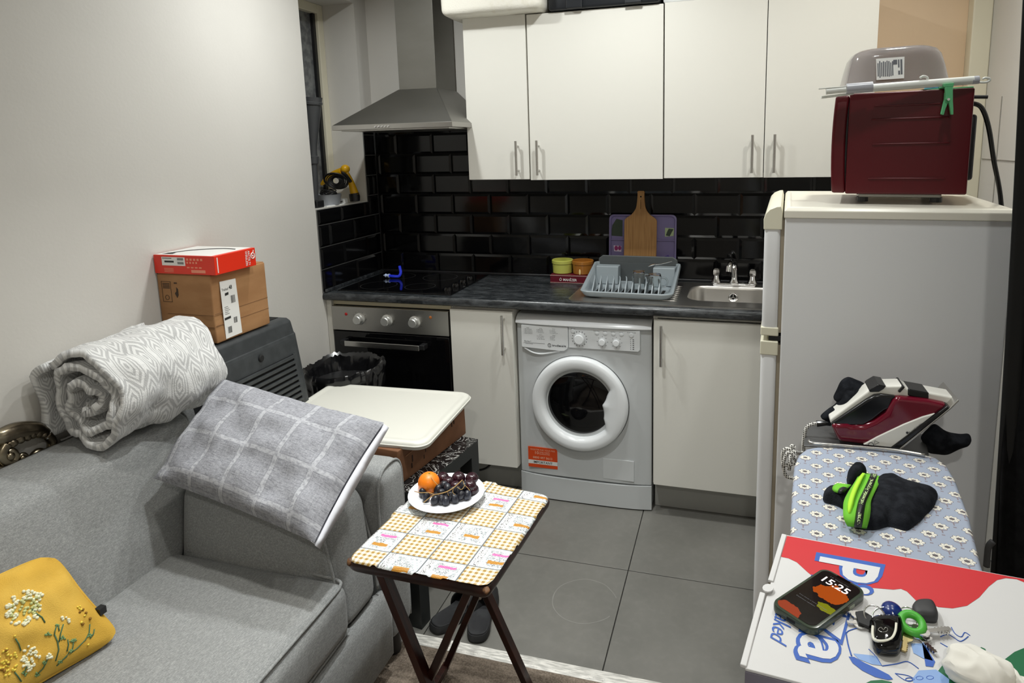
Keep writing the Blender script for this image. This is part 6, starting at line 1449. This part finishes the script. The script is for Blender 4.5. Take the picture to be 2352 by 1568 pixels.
# ------------------------------------------------------------------ pedal bin with black bag
t = thing('waste_bin', 'bin lined with a crumpled black bag between the air cooler and the oven', 'bin', (-0.69, -0.25, 0))
build('bin_body', MB().tube([(-0.69, -0.25, 0.0), (-0.69, -0.25, 0.60)], [0.115, 0.135], 28), M_black_plastic, t, smooth=True)
M_bag = Mat('black_bag', (0.006, 0.006, 0.007, 1), 0.22, 0, 0.6)
def bag(u, v):
    a = 2*PI*u; c = Vector((-0.69, -0.27, 0))
    prof = [(0.138, 0.40), (0.146, 0.50), (0.152, 0.60), (0.158, 0.650), (0.150, 0.668), (0.136, 0.655), (0.126, 0.60), (0.110, 0.50), (0.06, 0.46), (0.0, 0.45)]
    f = v*(len(prof)-1); i = min(int(f), len(prof)-2); f -= i; r = prof[i][0]*(1-f)+prof[i+1][0]*f; z = prof[i][1]*(1-f)+prof[i+1][1]*f
    n_ = noise.noise(Vector((math.cos(a)*3.2, math.sin(a)*3.2, z*9)))*0.016+abs(noise.noise(Vector((math.cos(a)*9, math.sin(a)*9, z*14))))*0.016
    return c+Vector((math.cos(a)*(r+n_)*1.05, math.sin(a)*(r+n_)*0.98, z+n_*0.9+0.010*math.sin(a+0.6)))
mb = MB().grid(bag, 96, 40); build('bin_bag', mb, M_bag, t, smooth=True, angle=0.5)

# ------------------------------------------------------------------ black marble-top side table, carton and lid
Ms = Matrix.Translation((0.0, -0.458, 0)) @ Matrix.Rotation(math.radians(-7.5), 4, 'Z')
t = thing('side_table', 'small black side table with white-veined marble effect top', 'side table', M=Ms)
M_marb = Mat('black_marble', rough=0.22)
v = M_marb.coord('Object'); a = M_marb.noise(v, 7, 4, 0.55, 1.0); ve = ((a-0.5).abs()).step(0.012, 0.0); vb = ((M_marb.noise(v, 22, 3, 0.5, 0.8)-0.5).abs()).step(0.018, 0.0)
M_marb.col(M_marb.mix(ve.max(vb*0.6), (0.012, 0.012, 0.013, 1), srgb(200, 198, 194)))
M_tb = Mat('black_lacquer', (0.016, 0.018, 0.018, 1), 0.4)
TZ_ = 0.490
part('table_top', MB().box((-0.50, -0.415, TZ_-0.004), (0, 0, TZ_)), M_marb, t)
part('apron', MB().box((-0.50, -0.415, TZ_-0.052), (0, 0, TZ_-0.0045)), M_tb, t, bevel=0.001)
for x in (-0.5, -0.052):
    for y in (-0.415, -0.052): part('leg', MB().box((x, y, 0), (x+0.052, y+0.052, TZ_-0.05)), M_tb, t, bevel=0.001)
t = thing('cardboard_box', 'worn brown cardboard box on the marble-topped side table, under the white lid', 'box', (-0.3, -0.62, 0.49))
Mk2 = Matrix.Translation((-0.062, -0.425, 0.4905)) @ Matrix.Rotation(math.radians(-8), 4, 'Z')
t['label']; RM[t.name] = Mk2; t.matrix_world = Mk2
M_kr2 = mottled('worn_kraft', srgb(128, 88, 62), srgb(112, 76, 52), 8, 0.7, 0.3, 40, spec=0.3)
part('carton', MB().rbox((-0.44, -0.415, 0.0), (0, 0, 0.118), 0.004, 2, 6).noise(0.003, 12, 2), M_kr2, t, smooth=True)
mb = MB()
random.seed(4)
for y, z in ((-0.10, 0.07), (-0.085, 0.075), (-0.27, 0.05), (-0.28, 0.03), (-0.24, 0.075), (-0.35, 0.03), (-0.345, 0.05)):
    mb.box((-0.001, y, z), (0.0022, y+0.004, z+random.uniform(0.012, 0.024)))
part('torn_mark', mb, Mat('torn_dark', srgb(50, 34, 24), 0.8), t)
part('tape', MB().tube([(0.002, -0.38, 0.085), (0.003, -0.26, 0.095), (0.0025, -0.2, 0.080), (0.003, -0.15, 0.10)], 0.0015, 5).box((-0.43, -0.20, 0.116), (0.001, -0.15, 0.1195)), Mat('glossy_tape', srgb(164, 122, 92), 0.25), t)
# white lid
zl = 0.632
lq = [PZ(672, 938, zl), PZ(930, 1040, zl), PZ(1086, 900, zl), PZ(760, 878, zl)]
o_ = lq[3].copy(); exl = (lq[2]-lq[3]); ex1 = exl.normalized(); ey1 = Vector((ex1.y, -ex1.x, 0)); W_ = exl.length; D_ = 0.455
Ml = Matrix((ex1, -ey1, dz)).transposed().to_4x4(); Ml.translation = o_+Vector((0, 0, -0.026))
t = thing('plastic_cover', 'large cream plastic box lid with rounded corners on the brown cardboard box', 'lid', M=Ml)
M_lid = Mat('cream_plastic', srgb(220, 219, 210), 0.38); M_lid.bump(M_lid.noise(M_lid.coord('Object'), 8, 2), 0.08, 0.01)
def RL(g, z, r=0.045): return [Vector((p.x, p.y, z)) for p in rrect(g, W_-g, -D_+g, -g, r, z, 8)]
mb = MB().loft([RL(0.012, 0.004, 0.038), RL(0.004, -0.002), RL(0.0, 0.0), RL(-0.002, 0.010), RL(0.0, 0.020), RL(0.006, 0.0252), RL(0.014, 0.026), RL(0.022, 0.0245, 0.038), RL(0.030, 0.0225, 0.034), RL(0.036, 0.0225, 0.03)], caps=True)
part('lid', mb, M_lid, t, smooth=True, angle=0.9)
part('rim', MB().tube(RL(-0.002, 0.012), 0.0028, 6, closed=True), M_lid, t, smooth='all')

# ------------------------------------------------------------------ slippers
def slipper(label, heel, ang, L=0.265, deco=True):
    M = Matrix.Translation(heel) @ Matrix.Rotation(ang, 4, 'Z')
    t = thing('slipper', label, 'slipper', M=M, group='black slippers under the folding table')
    out = [Vector(p) for p in ((0.0, 0.0, 0), (0.026, 0.008, 0), (0.038, 0.04, 0), (0.037, 0.09, 0), (0.040, 0.15, 0), (0.048, 0.20, 0), (0.040, 0.245, 0), (0.012, 0.265, 0), (-0.022, 0.258, 0), (-0.042, 0.22, 0), (-0.045, 0.17, 0), (-0.036, 0.10, 0), (-0.036, 0.04, 0), (-0.024, 0.008, 0))]
    o2 = spline(out, 4, True); c = Vector((0, 0.13, 0))
    m1 = Mat('slipper_sole', (0.012, 0.012, 0.013, 1), 0.7); m2 = mottled('slipper_footbed', (0.028, 0.029, 0.031, 1), (0.016, 0.016, 0.018, 1), 20, 0.85, 0.2, 300)
    part('sole', MB().loft([[c+(p-c)*s+dz*h for p in o2] for s, h in ((0.95, 0.0), (1.0, 0.006), (1.0, 0.020), (0.97, 0.026))]), m1, t, smooth=True)
    part('footbed', MB().loft([[c+(p-c)*s+dz*h for p in o2] for s, h in ((0.95, 0.0262), (0.90, 0.0285), (0.86, 0.0265))]), m2, t, smooth='all')
    def up_(u, v):
        y = 0.135+0.125*v; w_ = 0.049-0.030*max(0, v-0.45)**2*4*0.9; a = PI*u
        return Vector((-math.cos(a)*w_+0.002, y-0.02*math.cos(a)**2*(1-v), 0.012+(0.062-0.030*v)*math.sin(a)**0.8))
    up_m = part('upper', MB().grid(up_, 20, 12), Mat('slipper_velvet', (0.008, 0.008, 0.009, 1), 0.8), t, smooth='all', solid=0.004)
    if deco:
        mb = MB()
        for k in range(9):
            a = 2*PI*k/9; p = Vector((0.002, 0.175, 0.072)); mb.tube([p, p+Vector((0.013*math.cos(a), 0.013*math.sin(a), 0.001))], [0.0012, 0.0004], 5)
        for k in range(7): mb.ball((-0.022+0.0075*k, 0.150+0.012*math.sin(k*1.3), 0.066-0.0009*(k-3)**2), 0.0026, 6, 4)
        part('gold_ornament', mb, Mat('gold_thread', (0.75, 0.6, 0.28, 1), 0.3, 1), t)
    return t
slipper('black slipper lying nearest the threshold, heel towards the carpet', (0.146, -0.883, 0.0), math.radians(14), deco=False)
slipper('black slipper with gold ornament beside the leg of the side table', (-0.015, -0.875, 0.0), math.radians(-28))
# tote bag scrap under the side table
mb = MB(); inflate(mb, [Vector((0.02, -0.50, 0.004)), Vector((0.14, -0.50, 0.004)), Vector((0.12, -0.30, 0.004)), Vector((-0.02, -0.28, 0.004))], (0, 0, 1), 0.05, 5); mb.noise(0.006, 25)
mb = MB().prism([(0.0, -0.60, 0.002), (0.012, -0.60, 0.002), (0.10, -0.36, 0.19), (0.05, -0.36, 0.20)], (-0.03, 0.02, 0)); mb.noise(0.004, 20)
tag(build('carrier_bag', mb, mottled('green_cream_bag', srgb(96, 120, 52), srgb(190, 180, 150), 9, 0.5, lo=0.45, hi=0.6), smooth=True, loc=(0.05, -0.5, 0.0)), 'crumpled green and cream bag half hidden behind the folding table legs', 'bag')

# ------------------------------------------------------------------ folding table
FT = 0.640
fa, fb_, fc, fd = Vector((0.068, -1.412, FT)), Vector((0.424, -1.424, FT)), Vector((0.452, -1.030, FT)), Vector((0.092, -0.985, FT))
t = thing('folding_table', 'dark brown folding snack table with crossed legs', 'table', (0.255, -1.21, 0))
M_mah = mottled('mahogany_varnish', srgb(34, 12, 9), srgb(56, 24, 15), 14, 0.3, 0.1, 90, spec=0.5, stretch=(1, 6, 1))
def tq4(g, z, r=0.02, n=5):
    """rounded quad ring inset by g"""
    c = (fa+fb_+fc+fd)/4; out = []
    P = [fa, fb_, fc, fd]
    for i in range(4):
        p, a, b = P[i], P[i-1], P[(i+1) % 4]; da, db = (a-p).normalized(), (b-p).normalized()
        q = p+(da+db)*g
        for k in range(n+1):
            f = k/n; s = q+da*r*(1-f)**2+db*r*f**2
            out.append(Vector((s.x, s.y, z)))
    return out
top = build('table_top', MB().loft([tq4(0.004, FT-0.028), tq4(0.0, FT-0.022), tq4(-0.002, FT-0.012), tq4(0.001, FT-0.003), tq4(0.006, FT)]), M_mah, t, smooth=True, angle=0.9)
M_worn = mottled('worn_wood', srgb(120, 84, 52), srgb(58, 30, 18), 60, 0.6, lo=0.4, hi=0.6)
mbw = MB().ball(fb_+Vector((-0.006, 0.004, -0.006)), (0.009, 0.008, 0.008), 12, 8).noise(0.004, 90); build('chipped_corner', mbw, M_worn, top, smooth='all')
mbw = MB().ball(fa+Vector((0.006, 0.006, -0.008)), (0.008, 0.009, 0.010), 12, 8).noise(0.004, 90); build('chipped_corner', mbw, M_worn, top, smooth='all')
def leg(a, b, wd=0.030, th=0.018): return build('leg', MB().beam(a, b, th, wd, (0, 1, 0)), M_mah, t, bevel=0.002)
yf_, yb_ = -1.375, -1.020
leg((0.140, yf_-0.010, 0.615), (0.362, yf_-0.010, 0.0045)); leg((0.368, yf_+0.010, 0.615), (0.095, yf_+0.010, 0.0045))
leg((0.105, yb_+0.010, 0.615), (0.366, yb_+0.010, 0.0045)); leg((0.360, yb_-0.010, 0.615), (0.095, yb_-0.010, 0.0045))
for a, b in (((0.130, yf_, 0.06+0.55), (0.130, yb_, 0.61)), ((0.355, yf_, 0.61), (0.355, yb_, 0.61))): build('rail', MB().beam(a, b, 0.02, 0.024), M_mah, t, bevel=0.002)
for a, b in (((0.112, yf_+0.01, 0.045), (0.112, yb_-0.01, 0.045)),): build('rail', MB().beam(a, b, 0.018, 0.02), M_mah, t, bevel=0.002)
for c in ((0.2405, yf_-0.020, 0.332), (0.2335, yb_-0.021, 0.30)): build('rivet', MB().lathe([(0, 0.003), (0.005, 0.002), (0.007, 0)], c, 16, 'y', caps=False), M_steel2, t, smooth='all')
# vinyl cloth
M_cl = Mat('patchwork_vinyl', rough=0.35, spec=0.4)
x, y, z = M_cl.xyz(M_cl.coord('UV'))
X_, Y_ = (x-0.083)/0.098+10.0, (y-(x-0.181)*0.05-0.057)/0.0795+10.0; fx0, fy0 = X_.floor(), Y_.floor(); u_, v_ = X_.fract(), Y_.fract(); par = ((X_*0.5).floor()+fy0+1.0).mod(2.0)
gx, gy = (u_*7.0).fract().lt(0.5), (v_*6.0).fract().lt(0.5)
g_ = M_cl.mix((gx+gy)*0.5, srgb(238, 234, 218), srgb(164, 130, 64))
du, dv_ = (u_*9.0+(v_*9.0).floor()*0.5).fract()-0.5, (v_*9.0).fract()-0.5; dots = ((du*du+dv_*dv_).sqrt()).lt(0.20)
p_ = M_cl.mix(dots, srgb(222, 226, 225), srgb(178, 190, 191))
sc_ = (M_cl.noise(M_cl.coord('UV'), 260, 2, 0.5, 0.5)-0.5).abs().lt(0.040)
w1 = u_.gt(0.06)*u_.lt(0.22); p_ = M_cl.mix(w1, p_, srgb(226, 226, 226)); p_ = M_cl.mix(w1*((M_cl.noise(M_cl.coord('UV'), 190, 1)-0.5).abs().lt(0.03)), p_, srgb(60, 58, 60))
w2 = u_.gt(0.30)*u_.lt(0.9)*(v_.gt(0.1))*v_.lt(0.9); p_ = M_cl.mix(w2*sc_*M_cl.noise(M_cl.coord('UV'), 45, 1).gt(0.46), p_, srgb(110, 112, 120))
cel = (fx0*3.7+fy0*1.9).sin()
wob_ = (M_cl.noise(M_cl.coord('UV'), 70, 2)-0.5)*0.10
b1 = (v_-0.62-cel*0.12+wob_).abs().lt(0.055)*(u_-0.60).abs().lt(0.22); b2_ = (v_-0.34+cel*0.06+wob_).abs().lt(0.07)*(u_-0.58).abs().lt(0.20)
spots = ((u_*26.0).fract()-0.5).abs().lt(0.2)*((v_*26.0).fract()-0.5).abs().lt(0.2)
pinkm = M_cl.mix(spots, srgb(236, 92, 160), srgb(250, 190, 215)); brn = M_cl.mix(spots, srgb(176, 116, 40), srgb(240, 200, 110))
p_ = M_cl.mix(b1*cel.gt(-0.35), p_, pinkm); p_ = M_cl.mix(b2_, p_, brn)
k = M_cl.mix(par, g_, p_)
ln = u_.lt(0.018).max(u_.gt(0.982)).max(v_.lt(0.018)).max(v_.gt(0.982)); k = M_cl.mix(ln, k, srgb(112, 116, 120))
M_cl.col(k)
mb = MB(); random.seed(3)
def clf(u, v):
    e = min(u, 1-u, v, 1-v); a = fa*(1-u)*(1-v)+fb_*u*(1-v)+fc*u*v+fd*(1-u)*v; c = (fa+fb_+fc+fd)/4
    s = 1.012-0.010*abs(noise.noise(Vector((u*9, v*9, 0.5)))) if e < 0.01 else 1.0
    corner = max(0, abs(u-0.5)+abs(v-0.5)-0.93)*0.55
    s -= corner
    p = c+(a-c)*s
    p.z = FT+0.0022+0.0009*noise.noise(Vector((u*8, v*8, 0)))-(0.0045 if e < 0.01 else 0.0)*(1 if (u < 0.5 or v > 0.4) else -0.6)*(1 if noise.noise(Vector((u*7, v*7, 3))) > -0.15 else -0.3)
    return p
W1, H1 = (fb_-fa).length, (fd-fa).length
mb.grid(clf, 60, 60, lambda u, v: (u*W1, v*H1))
tag(build('vinyl_cloth', mb, M_cl, smooth='all', solid=0.0008, loc=(0.25, -1.21, FT)), 'gingham and floral patchwork vinyl cloth on the folding table', 'tablecloth')

# ------------------------------------------------------------------ plate of fruit
pc = PZ(1026, 1136, FT+0.018); pc.z = FT+0.0035
t = thing('plate', 'round white plate of fruit at the back of the folding table', 'plate', pc)
M_por = Mat('white_porcelain', srgb(236, 238, 244), 0.15, 0, 0.6)
part('dish', MB().lathe([(0.0, 0.003), (0.058, 0.003), (0.064, 0.0), (0.068, 0.002), (0.088, 0.014), (0.101, 0.0215), (0.102, 0.0235), (0.099, 0.0235), (0.086, 0.017), (0.066, 0.0065), (0.0, 0.0055)], (0, 0, 0), 64), M_por, t, smooth=True, angle=0.9)
pz0 = FT+0.009
def fz(u, v, r, lift=0): return PZ(u, v, pz0+r+lift)
t = thing('orange', 'bright orange at the left of the fruit plate', 'orange', fz(985, 1108, 0.029)-dz*0.029)
M_orn = Mat('orange_peel', srgb(240, 128, 20), 0.38, 0, 0.5); M_orn.bump(M_orn.noise(M_orn.coord('Object'), 420, 1), 0.25, 0.001)
part('fruit', MB().ball((0, 0, 0.029), (0.0295, 0.0295, 0.029), 32, 20), M_orn, t, smooth='all')
part('stem_scar', MB().ball((0.004, -0.002, 0.0578), (0.003, 0.003, 0.001), 8, 6), Mat('green_scar', srgb(110, 120, 50), 0.7), t)
M_plum = mottled('plum_skin', srgb(48, 13, 25), srgb(32, 10, 20), 30, 0.22, spec=0.6)
plums = [((1017, 1098), 0.0175, 0.0, 'plum at the back left, touching the orange'), ((1053, 1098), 0.0185, 0.002, 'glossy plum at the back centre of the plate'), ((1084, 1099), 0.0180, 0.0, 'plum with a dented top at the back right'), ((1030, 1106), 0.0150, 0.010, 'plum in front of the back left one, highest of the left pair'), ((1079, 1115), 0.0175, 0.008, 'reddish plum in front of the dented one on the right'), ((1087, 1124), 0.0150, 0.0, 'lowest plum at the right rim of the plate'), ((1046, 1116), 0.0155, 0.003, 'plum half hidden by grapes at the plate centre')]
for (u, v), r, lf_, lb in plums:
    p = fz(u, v, r, lf_); tt = thing('plum', 'dark purple '+lb, 'plum', p-dz*r, group='plums on the plate')
    mb = MB().ball((0, 0, r), (r*1.04, r, r*0.98), 26, 16)
    for i, q in enumerate(mb.v):
        d = (q-Vector((0, -0.2*r, r*2))).length/r
        if d < 0.6: mb.v[i] = q-dz*r*0.16*(1-d/0.6)
    part('fruit', mb, M_plum, tt, smooth='all')
M_gr = mottled('grape_skin', srgb(26, 26, 34), srgb(56, 60, 72), 60, 0.35, spec=0.5, lo=0.45, hi=0.85)
M_grs = Mat('grape_stem', srgb(160, 128, 76), 0.7)
t = thing('grape_bunch', 'small bunch of black grapes on a bare stalk at the front of the plate', 'grapes', PZ(1030, 1145, pz0))
random.seed(8)
for u, v, lf_ in ((1018, 1114, .014), (1006, 1123, .008), (1028, 1121, .012), (1015, 1131, .006), (971, 1131, .004), (979, 1141, .002), (999, 1148, .002), (1014, 1147, .001), (1024, 1149, .001), (1033, 1139, .006), (1044, 1144, .002), (1058, 1137, .004), (1073, 1136, .003), (1065, 1118, .016), (1051, 1127, .012), (1040, 1128, .010)):
    c = fz(u, v, 0.011, lf_); mb = MB().ball((0, 0, 0), (0.0108, 0.0108, 0.0138), 18, 12); E_ = Euler((random.uniform(-.8, .8), random.uniform(-.8, .8), 0)).to_matrix()
    mb.v = [c+E_ @ q for q in mb.v]; build('grape', mb, M_gr, t, smooth='all')
mb = MB(); zz_ = pz0+0.032
def st_(pts, r, z=zz_): mb.tube(spline([PZ(u, v, z+dz_) for u, v, dz_ in pts], 4), r, 6)
st_([(973, 1154, -.026), (985, 1144, -.014), (998, 1136, -.006), (1012, 1133, 0), (1028, 1128, .004), (1044, 1118, .010), (1062, 1102, .016)], 0.0013)
st_([(952, 1128, -.010), (966, 1131, -.006), (985, 1131, -.003), (998, 1136, -.006)], 0.0010); st_([(1006, 1114, .012), (998, 1106, .014), (990, 1096, .020)], 0.0009)
st_([(1064, 1104, .012), (1066, 1112, .006), (1074, 1120, 0), (1079, 1126, -.004)], 0.0008); st_([(1042, 1119, .008), (1040, 1130, 0), (1046, 1136, -.008)], 0.0008); st_([(1028, 1129, .002), (1030, 1138, -.008)], 0.0008); st_([(1050, 1118, .006), (1060, 1124, .002), (1068, 1114, .006)], 0.0008)
build('stalk', mb, M_grs, t, smooth='all')
